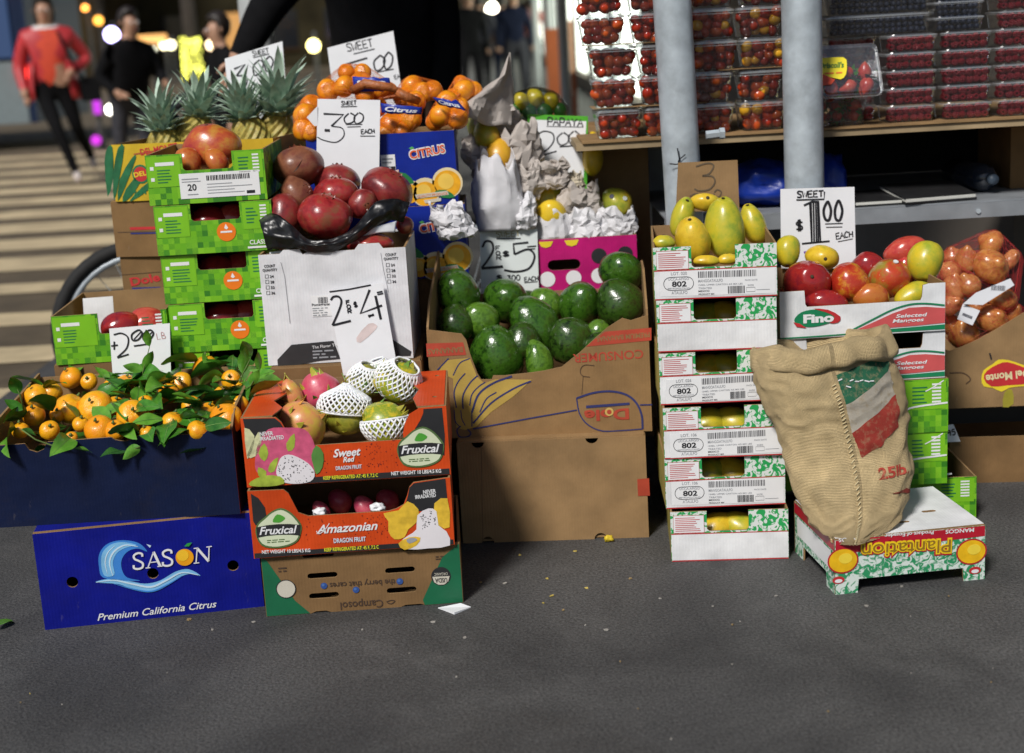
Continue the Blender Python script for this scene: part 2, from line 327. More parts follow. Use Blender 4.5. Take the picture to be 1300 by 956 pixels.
class Print:
    """flat print on a Plane; every mark is given by where it sits in the photograph"""
    def __init__(s, pl): s.p = pl; s.b = MB(); s.lift = .0005
    def k(s, px, py): return mpp(s.p.pt(*s.p.uv(px, py)))
    def to(s, uv, layer): return s.p.pt(uv[0], uv[1], -(.0007 + layer * s.lift))
    def uvpoly(s, uv, m, layer=0, holes=()):
        bm = bmesh.new(); es = []
        for loop in [uv] + list(holes):
            vs = [bm.verts.new((p[0], p[1], 0)) for p in loop]
            es += [bm.edges.new((vs[i], vs[(i + 1) % len(vs)])) for i in range(len(vs))]
        bmesh.ops.triangle_fill(bm, use_beauty=True, edges=es, normal=(0, 0, 1)); bm.verts.index_update()
        v = [s.to((q.co.x, q.co.y), layer) for q in bm.verts]; f = []
        for q in bm.faces:
            a = [w.index for w in q.verts]; c = [bm_v.co for bm_v in q.verts]
            f.append(tuple(a))
        bm.free(); s.b.add(v, f, m); return s
    def poly(s, pts, m, layer=0, smooth=0, holes=()):
        u = [s.p.uv(*p) for p in pts]
        if smooth: u = [(q.x, q.y) for q in catmull(u, smooth, True)]
        return s.uvpoly(u, m, layer, [[s.p.uv(*p) for p in h] for h in holes])
    def rect(s, x0, y0, x1, y1, m, layer=0, sl=None):
        """a rectangle whose long sides follow the face's own horizontal"""
        a = s.p.uv(x0, y0); b = s.p.uv(x1, y1); sl = 0
        return s.uvpoly([(a[0], b[1]), (b[0], b[1]), (b[0], a[1]), (a[0], a[1])], m, layer)
    def disc(s, x, y, rx, m, layer=0, ry=None, n=24, ring=None):
        c = s.p.uv(x, y); k = s.k(x, y); ry = ry or rx
        P = [(c[0] + rx * k * math.cos(i * 2 * math.pi / n), c[1] + ry * k * math.sin(i * 2 * math.pi / n)) for i in range(n)]
        h = [[(c[0] + (rx - ring) * k * math.cos(i * 2 * math.pi / n), c[1] + (ry - ring) * k * math.sin(i * 2 * math.pi / n)) for i in range(n)]] if ring else []
        return s.uvpoly(P, m, layer, h)
    def stroke(s, pts, w, m, layer=0, smooth=5, closed=False, taper=False):
        u = [s.p.uv(*p) for p in pts]; k = s.k(*pts[0])
        return s.uvstroke(u, w * k, m, layer, smooth, closed, taper)
    def uvstroke(s, u, w, m, layer=0, smooth=5, closed=False, taper=False):
        P = catmull(u, smooth, closed) if smooth else [Vector(q) for q in u]
        n = len(P); v = []; f = []
        for i, p in enumerate(P):
            a = P[i - 1] if (i or closed) else p; b = P[(i + 1) % n] if (i < n - 1 or closed) else p
            t = (b - a); t = t.normalized() if t.length > 1e-9 else Vector((1, 0)); q = Vector((-t.y, t.x))
            hw = w * .5 * (1 if not taper else .25 + .75 * math.sin(math.pi * (i + .5) / n))
            v += [s.to(p + q * hw, layer), s.to(p - q * hw, layer)]
        for i in range(n if closed else n - 1):
            a = 2 * i; b = 2 * ((i + 1) % n); f.append((a, a + 1, b + 1, b))
        s.b.add(v, f, m); return s
    def text(s, t, a, b, h, m, layer=1, shear=0., bold=0., space=1., rot=False):
        """lettering between two photograph points on its baseline, h pixels tall; rot turns it upside down"""
        A = Vector(s.p.uv(*a)); B = Vector(s.p.uv(*b)); k = s.k(*a) * h
        X = B - A; Y = Vector((-X.y, X.x)).normalized() * k
        v, f = textmesh(t, shear, bold, space)
        if rot: P = [A + X * (1 - p[0]) + Y * (1 - p[1]) for p in v]
        else: P = [A + X * p[0] + Y * p[1] for p in v]
        s.b.add([s.to(p, layer) for p in P], f, m); return s
    def hand(s, t, a, b, h, w, m=None, layer=1, gap=.22):
        """marker handwriting between two points on its baseline"""
        m = m or INK; A = Vector(s.p.uv(*a)); B = Vector(s.p.uv(*b)); kk = s.k(*a); X = B - A; Y = Vector((-X.y, X.x)).normalized() * (kk * h)
        n = len(t); cw = 1 / (n + (n - 1) * gap)
        for i, ch in enumerate(t):
            if ch == ' ': continue
            for st in HAND.get(ch, HAND['O']):
                pts = [A + X * ((i * (1 + gap) + q[0] * random.uniform(.95, 1.05)) * cw) + Y * (q[1] + random.uniform(-.03, .03)) for q in st]
                s.uvstroke([(p.x, p.y) for p in pts], w * kk, m, layer, 1 if ch in SHARP else 5)
        return s
    def lines(s, x0, y0, x1, y1, n, m, layer=1, fill=.45):
        """rows of print too small to read"""
        a = s.p.uv(x0, y0); b = s.p.uv(x1, y1); rnd = random.Random(int(x0 * 7 + y0))
        H = (a[1] - b[1]) / n
        for i in range(n):
            x = a[0]; end = a[0] + (b[0] - a[0]) * rnd.uniform(.6, 1)
            z = a[1] - H * (i + .5)
            while x < end:
                l = rnd.uniform(.4, 1.6) * H * 2
                s.uvpoly([(x, z - H * fill * .5), (min(x + l, b[0]), z - H * fill * .5), (min(x + l, b[0]), z + H * fill * .5), (x, z + H * fill * .5)], m, layer)
                x += l + H * .6
        return s
    def barcode(s, x0, y0, x1, y1, m=None, layer=1, n=26):
        a = s.p.uv(x0, y0); b = s.p.uv(x1, y1); rnd = random.Random(int(x0 + y0 * 3)); x = a[0]; st = (b[0] - a[0]) / n
        while x < b[0] - st * .5:
            w = st * rnd.uniform(.25, .75); s.uvpoly([(x, b[1]), (x + w, b[1]), (x + w, a[1]), (x, a[1])], m or BLACK, layer); x += w + st * rnd.uniform(.25, .6)
        return s
    def done(s, parent, name='print', label=None):
        if not s.b.f: return
        inv = ROOTM[parent.name].inverted() if parent.name in ROOTM else Matrix()
        # faces look at the viewer's side of the face
        f2 = []
        for q in s.b.f:
            a, b, c = s.b.v[q[0]], s.b.v[q[1]], s.b.v[q[2]]
            f2.append(q if (b - a).cross(c - a).dot(s.p.n) >= 0 else tuple(reversed(q)))
        s.b.f = f2
        o = s.b.build(name, parent, inv=inv)
        if label: o['label'] = label
        return o
def circ(cx, cz, r, n=14, ry=None): return [(cx + r * math.cos(i * 2 * math.pi / n), cz + (ry or r) * math.sin(i * 2 * math.pi / n)) for i in range(n)]
def slot(cx, cz, w, h, n=5):
    r = h / 2; P = []
    for i in range(n + 1): a = -math.pi / 2 + math.pi * i / n; P.append((cx + w / 2 - r + r * math.cos(a), cz + r * math.sin(a)))
    for i in range(n + 1): a = math.pi / 2 + math.pi * i / n; P.append((cx - w / 2 + r + r * math.cos(a), cz + r * math.sin(a)))
    return P

class Carton:
    """an open or closed box: front, back, two sides and bottom, each a cut sheet; front outline given as (x, z)"""
    def __init__(s, name, label, cat, L, yaw, w, d, h, mat, inner=None, front=None, back=None, side=None, sider=None, fholes=(), sholes=(), top=None, t=.004, group=None, smat=None, tiltx=0., tholes=(), topmat=None):
        s.w, s.d, s.h = w, d, h
        s.M = Matrix.Translation(Vector(L)) @ Matrix.Rotation(yaw, 4, 'Z') @ Matrix.Rotation(tiltx, 4, 'X')
        s.r = root(name, label, cat, s.M, group); inner = inner or KRAFTIN; smat = smat or mat
        R3 = s.M.to_3x3(); s.face = Plane(s.M @ Vector((0, 0, 0)), R3 @ Vector((1, 0, 0)), R3 @ Vector((0, 0, 1)))
        s.sideR = Plane(s.M @ Vector((w, 0, 0)), R3 @ Vector((0, 1, 0)), R3 @ Vector((0, 0, 1)))
        s.sideL = Plane(s.M @ Vector((0, 0, 0)), R3 @ Vector((0, 1, 0)), R3 @ Vector((0, 0, 1)))
        s.topf = Plane(s.M @ Vector((0, 0, h)), R3 @ Vector((1, 0, 0)), R3 @ Vector((0, 1, 0)))
        F = front or [(0, 0), (w, 0), (w, h), (0, h)]
        link('front_panel', plate(F, fholes, t, lambda u, v, q: (u, q, v), mat, inner), s.r)
        B = back or [(0, 0), (w, 0), (w, h), (0, h)]
        link('back_panel', plate([(w - u, v) for u, v in B], (), t, lambda u, v, q: (w - u, d - q, v), mat, inner), s.r)
        S = side or [(t, 0), (d - t, 0), (d - t, h), (t, h)]
        link('side_panel', plate([(d - u, v) for u, v in S], [[(d - u, v) for u, v in hh] for hh in sholes], t, lambda u, v, q: (q, d - u, v), smat, inner), s.r)
        S2 = sider or S
        link('side_panel', plate(S2, sholes, t, lambda u, v, q: (w - q, u, v), smat, inner), s.r)
        link('bottom_panel', plate([(t, t), (w - t, t), (w - t, d - t), (t, d - t)], (), t, lambda u, v, q: (u, v, .002 + t - q), inner, inner), s.r)
        if top: link('top_panel', plate([(t * .5, t * .5), (w - t * .5, t * .5), (w - t * .5, d - t * .5), (t * .5, d - t * .5)], tholes, t, lambda u, v, q: (u, v, h + .001 + t * .5 - q), topmat or mat, inner), s.r)
    def px(s, *pts): return [s.face.uv(*p) for p in pts]
    def print(s): return Print(s.face)
# ================================================================== the setting
def sheet(name, x0, x1, y0, y1, z, mat, nx=1, ny=1, kind='structure'):
    v = [(x0 + (x1 - x0) * i / nx, y0 + (y1 - y0) * j / ny, z) for j in range(ny + 1) for i in range(nx + 1)]
    f = [(j * (nx + 1) + i, j * (nx + 1) + i + 1, (j + 1) * (nx + 1) + i + 1, (j + 1) * (nx + 1) + i) for j in range(ny) for i in range(nx)]
    return link(name, mesh(name, v, f, mat), kind=kind)
def pavement_mat():
    m = M('worn dark concrete', (.060, .060, .0605), .72, .2, 1.6, 1., 190, dirt=.75); nt = m.node_tree; N = nt.nodes; L = nt.links; b = N['Principled BSDF']
    tc = [x for x in N if x.type == 'TEX_COORD'][0]
    src = b.inputs['Base Color'].links[0].from_socket
    # grit: light and dark specks, dark gum blotches, pale scuffs
    n = N.new('ShaderNodeTexNoise'); n.inputs['Scale'].default_value = 170; n.inputs['Detail'].default_value = 8; n.inputs['Roughness'].default_value = .75; L.new(tc.outputs['Object'], n.inputs['Vector'])
    r = N.new('ShaderNodeValToRGB'); r.color_ramp.elements[0].position = .36; r.color_ramp.elements[0].color = (.38, .38, .38, 1); r.color_ramp.elements[1].position = .66; r.color_ramp.elements[1].color = (1.85, 1.83, 1.78, 1)
    L.new(n.outputs['Fac'], r.inputs['Fac'])
    mx = N.new('ShaderNodeMix'); mx.data_type = 'RGBA'; mx.blend_type = 'MULTIPLY'; mx.inputs[0].default_value = 1; L.new(src, mx.inputs[6]); L.new(r.outputs['Color'], mx.inputs[7])
    n2 = N.new('ShaderNodeTexNoise'); n2.inputs['Scale'].default_value = 5.5; n2.inputs['Detail'].default_value = 8; n2.inputs['Roughness'].default_value = .68; L.new(tc.outputs['Object'], n2.inputs['Vector'])
    r2 = N.new('ShaderNodeValToRGB'); r2.color_ramp.elements[0].position = .56; r2.color_ramp.elements[1].position = .68; r2.color_ramp.elements[0].color = (0, 0, 0, 1); r2.color_ramp.elements[1].color = (.22, .22, .22, 1)
    L.new(n2.outputs['Fac'], r2.inputs['Fac'])
    m2 = N.new('ShaderNodeMix'); m2.data_type = 'RGBA'; m2.inputs[7].default_value = (.15, .145, .14, 1); L.new(r2.outputs['Color'], m2.inputs[0]); L.new(mx.outputs[2], m2.inputs[6])
    n6 = N.new('ShaderNodeTexNoise'); n6.inputs['Scale'].default_value = 1.7; n6.inputs['Detail'].default_value = 7; n6.inputs['Roughness'].default_value = .62; n6.inputs['Distortion'].default_value = .6; L.new(tc.outputs['Object'], n6.inputs['Vector'])
    r6 = N.new('ShaderNodeValToRGB'); r6.color_ramp.elements[0].position = .36; r6.color_ramp.elements[0].color = (.62, .62, .63, 1); r6.color_ramp.elements[1].position = .62; r6.color_ramp.elements[1].color = (1.3, 1.29, 1.27, 1); L.new(n6.outputs['Fac'], r6.inputs['Fac'])
    m6 = N.new('ShaderNodeMix'); m6.data_type = 'RGBA'; m6.blend_type = 'MULTIPLY'; m6.inputs[0].default_value = 1; L.new(m2.outputs[2], m6.inputs[6]); L.new(r6.outputs['Color'], m6.inputs[7]); m2 = m6
    v = N.new('ShaderNodeTexVoronoi'); v.inputs['Scale'].default_value = 3.3; v.inputs['Randomness'].default_value = 1.; L.new(tc.outputs['Object'], v.inputs['Vector'])
    r3 = N.new('ShaderNodeValToRGB'); r3.color_ramp.elements[0].position = .055; r3.color_ramp.elements[1].position = .085; r3.color_ramp.elements[0].color = (.6, .6, .6, 1); r3.color_ramp.elements[1].color = (0, 0, 0, 1)
    L.new(v.outputs['Distance'], r3.inputs['Fac'])
    m3 = N.new('ShaderNodeMix'); m3.data_type = 'RGBA'; m3.inputs[7].default_value = (.03, .03, .03, 1); L.new(r3.outputs['Color'], m3.inputs[0]); L.new(m2.outputs[2], m3.inputs[6])
    L.new(m3.outputs[2], b.inputs['Base Color'])
    return m
PAVE = pavement_mat()
def pave_slabs():
    """concrete flags with cut joints: one sheet each, joint gaps showing the bed below"""
    bed = sheet('sidewalk', -1.75, 8, -1.5, 140, -.012, M('joint grime', (.03, .03, .028), .9, .2))
    bed['label'] = 'dark worn concrete sidewalk under the fruit stall'
    xs = [-1.75, -1.3, 1.62, 2.7]; ys = [-1.5, .55, 4.35, 5.6, 7.3, 9.0]
    for i in range(3):
        for j in range(5):
            x0, x1, y0, y1 = xs[i] + .0035, xs[i + 1] - .0035, ys[j] + .0035, ys[j + 1] - .0035
            b = MB(); b.box((x0, y0, -.05), (x1, y1, 0), PAVE); b.build('slab', bed)
    b = MB(); b.box((-1.75, 9.01, -.05), (2.7, 120, -.001), PAVE); b.build('slab', bed)
    b = MB(); b.box((2.71, -1.5, -.05), (8, 120, -.001), PAVE); b.build('slab', bed)
pave_slabs()
ROADM = M('lamp-tinted asphalt', (.10, .076, .046), .8, .25, 6, .5, 150, dirt=.4)  # warm street-lamp light is put into the asphalt colour
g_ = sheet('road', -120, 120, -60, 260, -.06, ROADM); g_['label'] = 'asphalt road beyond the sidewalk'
STRIPEM = M('worn lamp-tinted crosswalk paint', (.56, .45, .27), .6, .22, 3.5, .2, 60, dirt=.75)  # worn paint, with the warm lamplight mixed into its colour
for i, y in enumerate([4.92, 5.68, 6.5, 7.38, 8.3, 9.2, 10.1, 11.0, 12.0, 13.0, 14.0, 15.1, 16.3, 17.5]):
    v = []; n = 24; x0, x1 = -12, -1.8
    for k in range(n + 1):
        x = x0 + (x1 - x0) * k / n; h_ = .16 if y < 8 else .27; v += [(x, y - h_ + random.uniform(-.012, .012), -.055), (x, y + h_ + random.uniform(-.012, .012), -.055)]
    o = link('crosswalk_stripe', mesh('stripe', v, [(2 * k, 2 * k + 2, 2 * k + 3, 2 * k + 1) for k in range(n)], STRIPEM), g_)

STEEL = M('galvanised steel', (.50, .56, .60), .38, .2, 22, .12, 40, metal=.25, dirt=.45)
DULL = M('dull painted steel', (.30, .32, .34), .55, .14, 14, .05, metal=.3, dirt=.3)

def pole(name, label, base, top, r, mat, collar=False):
    rt = root(name, label, 'pole', Matrix.Translation(Vector(base))); t = Vector(top) - Vector(base)
    b = MB(); n = 26; v = []
    b.tube([t * (k / 12) for k in range(13)], r, mat, n=28); b.build('tube', rt, smooth=True)
    b = MB(); b.box((-.075, -.075, 0), (.075, .075, .006), STEEL); b.build('base_plate', rt)
    if collar:
        b = MB(); b.tube([(r * .8, -r * .4, .86), (r + .022, -r * .4, .862)], .010, STEEL, 6); b.build('bolt', rt)
        b = MB(); b.tube([(r + .022, -r * .4, .862), (r + .034, -r * .4, .862)], .0135, STEEL, 6); b.build('nut', rt)
    return rt
pole('scaffold_pole', 'grey steel pole with a bolt, standing behind the yellow mangoes', (.438, 3.31, 0), (.375, 3.31, 2.35), .0435, STEEL, True)
pole('scaffold_pole', 'grey steel pole standing behind the one dollar sign', (.705, 3.31, 0), (.695, 3.31, 2.35), .0455, STEEL)
# marker scrawl on the pole
P_ = Print(Plane(Vector((.415, 3.262, .8)), (1, 0, 0), (0, 0, 1)))
P_.stroke([(860, 188), (862, 207), (850, 208)], 1.6, INK).stroke([(870, 196), (861, 205), (869, 210)], 1.4, INK)
P_.done(bpy.data.objects['scaffold_pole'], 'scrawl')

# ---- roofed walkway behind the stall: deck on posts, lamps under it
DECKM = M('dark plywood deck', (.05, .042, .03), .8, .25, 3, dirt=.3)
rt = root('walkway_roof', 'long plywood roof over the walkway behind the stall', 'roof')
b = MB(); b.box((-1.05, 3.25, 2.36), (1.52, 120, 2.42), DECKM); b.build('deck', rt)
for k in range(20):
    b = MB(); y = 5 + k * 6.; b.box((-1.05, y - .06, 2.22), (1.52, y + .06, 2.358), M('roof joist paint', (.10, .09, .07), .7, .2)); b.build('joist', rt)
POSTN = ['second', 'third', 'fourth', 'fifth', 'sixth', 'seventh', 'eighth', 'ninth']
for k, y in enumerate([5.3, 10.2, 14.2, 18.5, 23.0, 29.0]):
    pole('walkway_post', 'pale walkway post on the street side, ' + (['nearest one behind the arm of the vendor', 'second nearest', 'third nearest', 'fourth nearest', 'fifth nearest', 'farthest one'][k]), (-.86, y, 0), (-.86, y, 2.36), .06, M('pale post paint', (.5, .52, .52), .5, .1, dirt=.2))
for k, y in enumerate([15.2, 19.0, 25.5]):
    pole('walkway_post', 'pale walkway post on the shop side, ' + ['nearest', 'middle one', 'farthest'][k], (.72, y, 0), (.72, y, 2.36), .06, MATS['pale post paint'])
    ROOTM_ = None
# lamps under the roof
def lamp(name, label, px, py, y, r, col, s, cat='lamp', seg=10):
    p = aty(px, py, y); rt = root(name, label, cat, Matrix.Translation(p)); bm = bmesh.new(); bmesh.ops.create_uvsphere(bm, u_segments=seg, v_segments=8, radius=r)
    me = bpy.data.meshes.new('bulb'); bm.to_mesh(me); bm.free(); me.materials.append(glow('glow %s %.1f' % (str(col), s), col, s)); link('bulb', me, rt)
    return rt, p
def ceiling_lamp(label, px, py, y, r, col, s):
    rt, p = lamp('ceiling_lamp', label, px, py, y, r, col, s)
    b = MB(); b.tube([(0, 0, r * .8), (0, 0, max(.1, 2.36 - p.z))], .02, DULL, 6); b.build('stem', rt)
ceiling_lamp('round warm white lamp under the walkway roof', 627, 14, 46, .26, (1, .93, .75), 14)
ceiling_lamp('small cold white lamp over the far walkers', 610, 46, 40, .20, (.85, 1, .95), 9)

# ---- shop side wall with lit windows
SHOPM = M('shop wall stucco', (.20, .17, .14), .8, .15, 2, dirt=.3)
rt = root('shop_building', 'shop building with bright lit windows along the walkway', 'building')
b = MB(); b.box((1.55, 4.3, 0), (5, 15.5, 4.5), SHOPM); b.box((1.55, 60, 0), (5, 110, 4.5), SHOPM); b.box((1.55, 15.5, 2.6), (5, 60, 4.5), SHOPM); b.box((1.55, 15.5, 0), (5, 60, .25), SHOPM); b.box((1.9, 15.5, .25), (5, 60, 2.6), SHOPM); b.build('wall', rt)
PANE = glow('lit shop window', (.93, 1.0, .86), 2.4); FRAME = M('dark window frame', (.05, .05, .05), .4, .1)
y = 15.6
for k in range(10):
    w = 4.3; b = MB(); b.box((1.62, y, .3), (1.66, y + w - .15, 2.55), PANE); wn_ = b.build('window', rt)
    b = MB(); b.box((1.54, y + w - .15, .25), (1.66, y + w, 2.6), FRAME); b.build('frame', wn_); y += w + .15
def hoarding(px, y, wpx, top, col, label):
    p = aty(px, 120, y); w = wpx * y / FPX; h = aty(px, top, y).z
    rt = root('orange_barrier', label, 'barrier', Matrix.Translation((p.x, y, 0)))
    b = MB(); b.box((-w / 2, -.03, .08), (w / 2, .03, h), col); b.build('board', rt)
    for s_ in (-1, 1):
        b = MB(); b.box((s_ * w * .38 - .03, -.2, 0), (s_ * w * .38 + .03, .2, .08), DULL); b.build('foot', rt)
OR1 = M('orange paint', (.62, .16, .055), .5, .12); OR2 = M('pale orange paint', (.78, .36, .18), .5, .12)
hoarding(706, 17.2, 20, 36, OR1, 'deep orange upright board beside the walkway')
hoarding(724, 20.5, 13, 26, OR2, 'pale orange upright board next to the bright window')
hoarding(729, 13.4, 7, 92, OR1, 'short thin orange board below the bright window')

# ---- far side of the street: dark facades with a few lit windows, trees, lamps
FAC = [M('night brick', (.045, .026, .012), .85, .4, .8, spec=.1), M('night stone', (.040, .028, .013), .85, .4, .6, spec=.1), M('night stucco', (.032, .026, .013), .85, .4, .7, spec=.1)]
WGL = [glow('warm lit room', (1, .5, .15), .5), M('dark pane', (.01, .012, .016), .1, .2), glow('dim lit room', (.9, .7, .35), .25)]
rb = random.Random(4)
for k, (x0, x1, y, h, lab) in enumerate([(-75, -34, 62, 14, 'dark brick building across the street behind the bus'), (-34, -17, 64, 18, 'dark stone building behind the crossing'), (-17, -1.2, 70, 16, 'dark stucco building behind the glowing wrapped tree'), (-1.2, 12, 135, 15, 'dark building closing the far end of the walkway'), (-130, -75, 62, 15, 'dark brick building far down the street'), (12, 60, 135, 14, 'low dark building beyond the shops')]):
    rt = root('building', lab, 'building', Matrix.Translation((x0, y, 0)))
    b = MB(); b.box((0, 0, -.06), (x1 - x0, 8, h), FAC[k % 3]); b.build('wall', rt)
    b = MB(); b.box((-.2, -.4, h + .01), (x1 - x0 + .2, 8.2, h + .5), FAC[(k + 1) % 3]); b.build('roof', rt)
    nx = int((x1 - x0) / 2.6)
    for fl in range(4):
        for i in range(nx):
            gm = WGL[1] if rb.random() < .72 else rb.choice(WGL); b = MB(); xx = 1.1 + i * 2.6; zz = .9 + fl * 3.4
            b.box((xx, -.03, zz), (xx + 1.3, .02, zz + 1.8), gm); wo_ = b.build('window', rt)
            b = MB(); b.box((xx - .1, -.12, zz - .14), (xx + 1.4, .0, zz - .01), FAC[(k + 1) % 3]); b.build('sill', wo_)
def leafcard_tree(name, label, x, y, h, r, n, col, seed):
    rr = random.Random(seed); rt = root(name, label, 'tree', Matrix.Translation((x, y, -.06)))
    bark = M('bark', (.035, .026, .018), .9, .3, 6, .5, 20)
    b = MB(); b.tube([(0, 0, 0), (.05, .02, h * .3), (-.05, .05, h * .55)], [.22, .17, .1], bark, 8); b.build('trunk', rt, True)
    for k in range(5):
        a = rr.uniform(0, 6.28); b = MB(); b.tube([(0, .03, h * (.35 + .05 * k)), (math.cos(a) * r * .35, math.sin(a) * r * .35, h * (.5 + .05 * k)), (math.cos(a) * r * .75, math.sin(a) * r * .75, h * (.62 + .06 * k))], [.09, .06, .02], bark, 6); b.build('limb', rt, True)
    v = []; f = []
    cl = [(Vector((rr.gauss(0, r * .5), rr.gauss(0, r * .5), h * .68 + rr.gauss(0, h * .13))), rr.uniform(.5, 1.0) * r * .42) for _ in range(16)]
    for k in range(n):
        c, cr = rr.choice(cl); d = Vector((rr.gauss(0, 1), rr.gauss(0, 1), rr.gauss(0, .8))).normalized() * cr * rr.random() ** .4
        p = c + d; u = Vector((rr.gauss(0, 1), rr.gauss(0, 1), rr.gauss(0, 1))).normalized(); w = u.cross(Vector((rr.gauss(0, 1), rr.gauss(0, 1), rr.gauss(0, 1)))).normalized(); s_ = rr.uniform(.07, .16)
        o = len(v); v += [p - u * s_, p + w * s_ * .5, p + u * s_, p - w * s_ * .5]; f.append((o, o + 1, o + 2, o + 3))
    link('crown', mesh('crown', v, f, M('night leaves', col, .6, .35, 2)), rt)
    return rt
for k, (x, y, h, lab) in enumerate([(-19, 46, 8, 'dark street tree behind the crossing'), (-14, 52, 9, 'dark street tree across the road left of the wrapped trunk'), (-8.2, 50, 8.5, 'dark street tree behind the pineapples'), (-28, 50, 9, 'dark street tree above the bus')]):
    leafcard_tree('street_tree', lab, x, y, h, 3.2, 3000, (.035, .036, .014), k)
# a tree trunk wrapped in fairy lights
p = aty(244, 72, 38.); rt = root('wrapped_tree', 'tree trunk wrapped in glowing yellow fairy lights', 'tree', Matrix.Translation((p.x, 38, -.06)))
b = MB(); b.tube([(0, 0, 0), (.03, 0, 1.2), (0, 0, 3.4)], [.24, .2, .16], MATS['bark'], 10); b.build('trunk', rt, True)
z0 = aty(244, 98, 38.).z; z1 = aty(244, 44, 38.).z; pts = []
b = MB(); gl_ = glow('fairy lights', (.95, .95, .14), 3.2)
for i in range(120):
    t = rb.random(); a = rb.uniform(3.3, 6.1); c_ = Vector((.25 * math.cos(a), .25 * math.sin(a), z0 + (z1 - z0) * t)); pts.append(c_); b.tube([c_ - Vector((0, 0, .022)), c_ + Vector((0, 0, .022))], .026, gl_, 5)
b.build('fairy_lights', rt, kind='stuff')
for k in range(4):
    a = k * 1.6; b = MB(); b.tube([(0, 0, 3.3), (math.cos(a) * .8, math.sin(a) * .8, 4.4), (math.cos(a) * 1.6, math.sin(a) * 1.6, 5.6)], [.12, .08, .03], MATS['bark'], 6); b.build('limb', rt, True)
# far street lamps: head on a post (each seen as a blurred disc of light)
def street_lamp(label, px, py, y, r, col, s):
    rt, p = lamp('street_lamp', label, px, py, y, r, col, s)
    b = MB(); b.tube([(0, .1, r), (0, .25, r + .15), (0, .3, -.3)], .04, FRAME, 6); b.tube([(0, .3, 0), (0, .3, -p.z - .06)], .06, FRAME, 6); b.build('post', rt)
for a in [('violet white round lamp behind the walking woman', 142, 44, 42, .20, (.55, .5, 1), 9), ('small orange lamp, upper of the two above the red jacket', 108, 10, 48, .09, (1, .35, .06), 6), ('orange lamp, lower of the two above the red jacket', 125, 26, 48, .13, (1, .42, .06), 4),
          ('white lamp left of the twin lamps over the road', 192, 65, 44, .12, (1, .95, .7), 9), ('yellow white lamp, left one of the twin lamps', 208, 57, 50, .13, (1, .85, .5), 7), ('yellow white lamp, right one of the twin lamps', 217, 57, 50, .13, (1, .9, .55), 7),
          ('warm lamp right of the glowing wrapped tree', 268, 57, 46, .14, (1, .75, .45), 6), ('yellow lamp beside the slanted dollar sign', 398, 58, 30, .12, (1, .85, .3), 9), ('red lamp far down the walkway', 571, 61, 36, .12, (1, .08, .06), 3.5), ('small white bicycle lamp low behind the walking woman', 141, 139, 14.2, .05, (1, .97, .85), 10), ('magenta lamp low behind the legs of the woman', 122, 178, 18.0, .06, (.8, .04, .9), .9)]:
    street_lamp(*a)
p = aty(122, 126, 18.); rt = root('neon_tube', 'upright magenta neon tube behind the woman', 'lamp', Matrix.Translation((p.x, 18, -.06)))
b = MB(); b.tube([(0, 0, p.z - .12), (0, 0, p.z + .18)], .045, glow('magenta neon', (.7, .04, .9), .8), 8); b.build('tube', rt)
b = MB(); b.tube([(0, .05, 0), (0, .05, p.z + .1)], .03, FRAME, 6); b.build('post', rt)
p = aty(180, 51, 45.); rt = root('shop_sign', 'glowing orange shop sign across the street', 'sign', Matrix.Translation((p.x, 45, p.z)))
b = MB(); b.box((-.75, 0, -.14), (.75, .1, .14), glow('orange shop sign', (1, .5, .15), 1.3)); b.build('panel', rt)
b = MB(); b.tube([(0, .1, 0), (0, .14, -p.z - .06)], .05, FRAME, 6); b.build('post', rt)

# ---- the bus at the far left
def bus():
    p = atz(0, 120, -.06); y = 19.; xr = aty(36, 60, y).x
    rt = root('city_bus', 'blue and white bus at the far edge of the road', 'bus', Matrix.Translation((xr - 11, y, -.06)))
    wt = M('bus white paint', (.17, .21, .22), .5, .1); bl = M('bus blue paint', (.008, .018, .05), .5, .1, spec=.2)
    b = MB(); b.box((0, 0, .35), (10.9, 2.5, 1.15), wt); b.build('lower_body', rt); b = MB(); b.box((10.91, .01, .35), (11, 2.49, 3.), bl); b.build('rear_panel', rt)
    b = MB(); b.box((0.02, .02, 1.16), (10.90, 2.48, 3.0), bl); b.build('upper_body', rt)
    for k in range(9):
        b = MB(); b.box((.3 + k * 1.18, -.02, 1.2), (1.35 + k * 1.18, .015, 1.98), glow('bus window light %d' % (k % 3), (.10, .24, .62), (.22, .06, .14)[k % 3])); b.build('window', rt)
    b = MB(); b.box((.2, -.02, 2.1), (10.8, .015, 2.75), bl); b.build('roof_band', rt)
    for xx in (2.2, 9.9):
        w = MB(); w.tube([(xx, -.04, .48), (xx, .3, .48)], .48, M('tyre rubber', (.015, .015, .015), .8, .2), 24); wo_ = w.build('wheel', rt)
        w = MB(); w.tube([(xx, -.06, .48), (xx, .0, .48)], .27, DULL, 16); w.build('rim', wo_)
    for zz, xx in ((2.15, 10.75), (1.0, 10.85)):
        b = MB(); b.box((xx, -.06, zz - .09), (xx + .18, -.021, zz + .09), glow('tail lamp', (1, .04, .03), 4)); b.build('tail_lamp', rt)
    b = MB(); b.box((9.2, -.05, 2.25), (10.1, -.021, 2.5), glow('bus sign', (1, .8, .4), .9)); b.build('route_panel', rt)
bus()

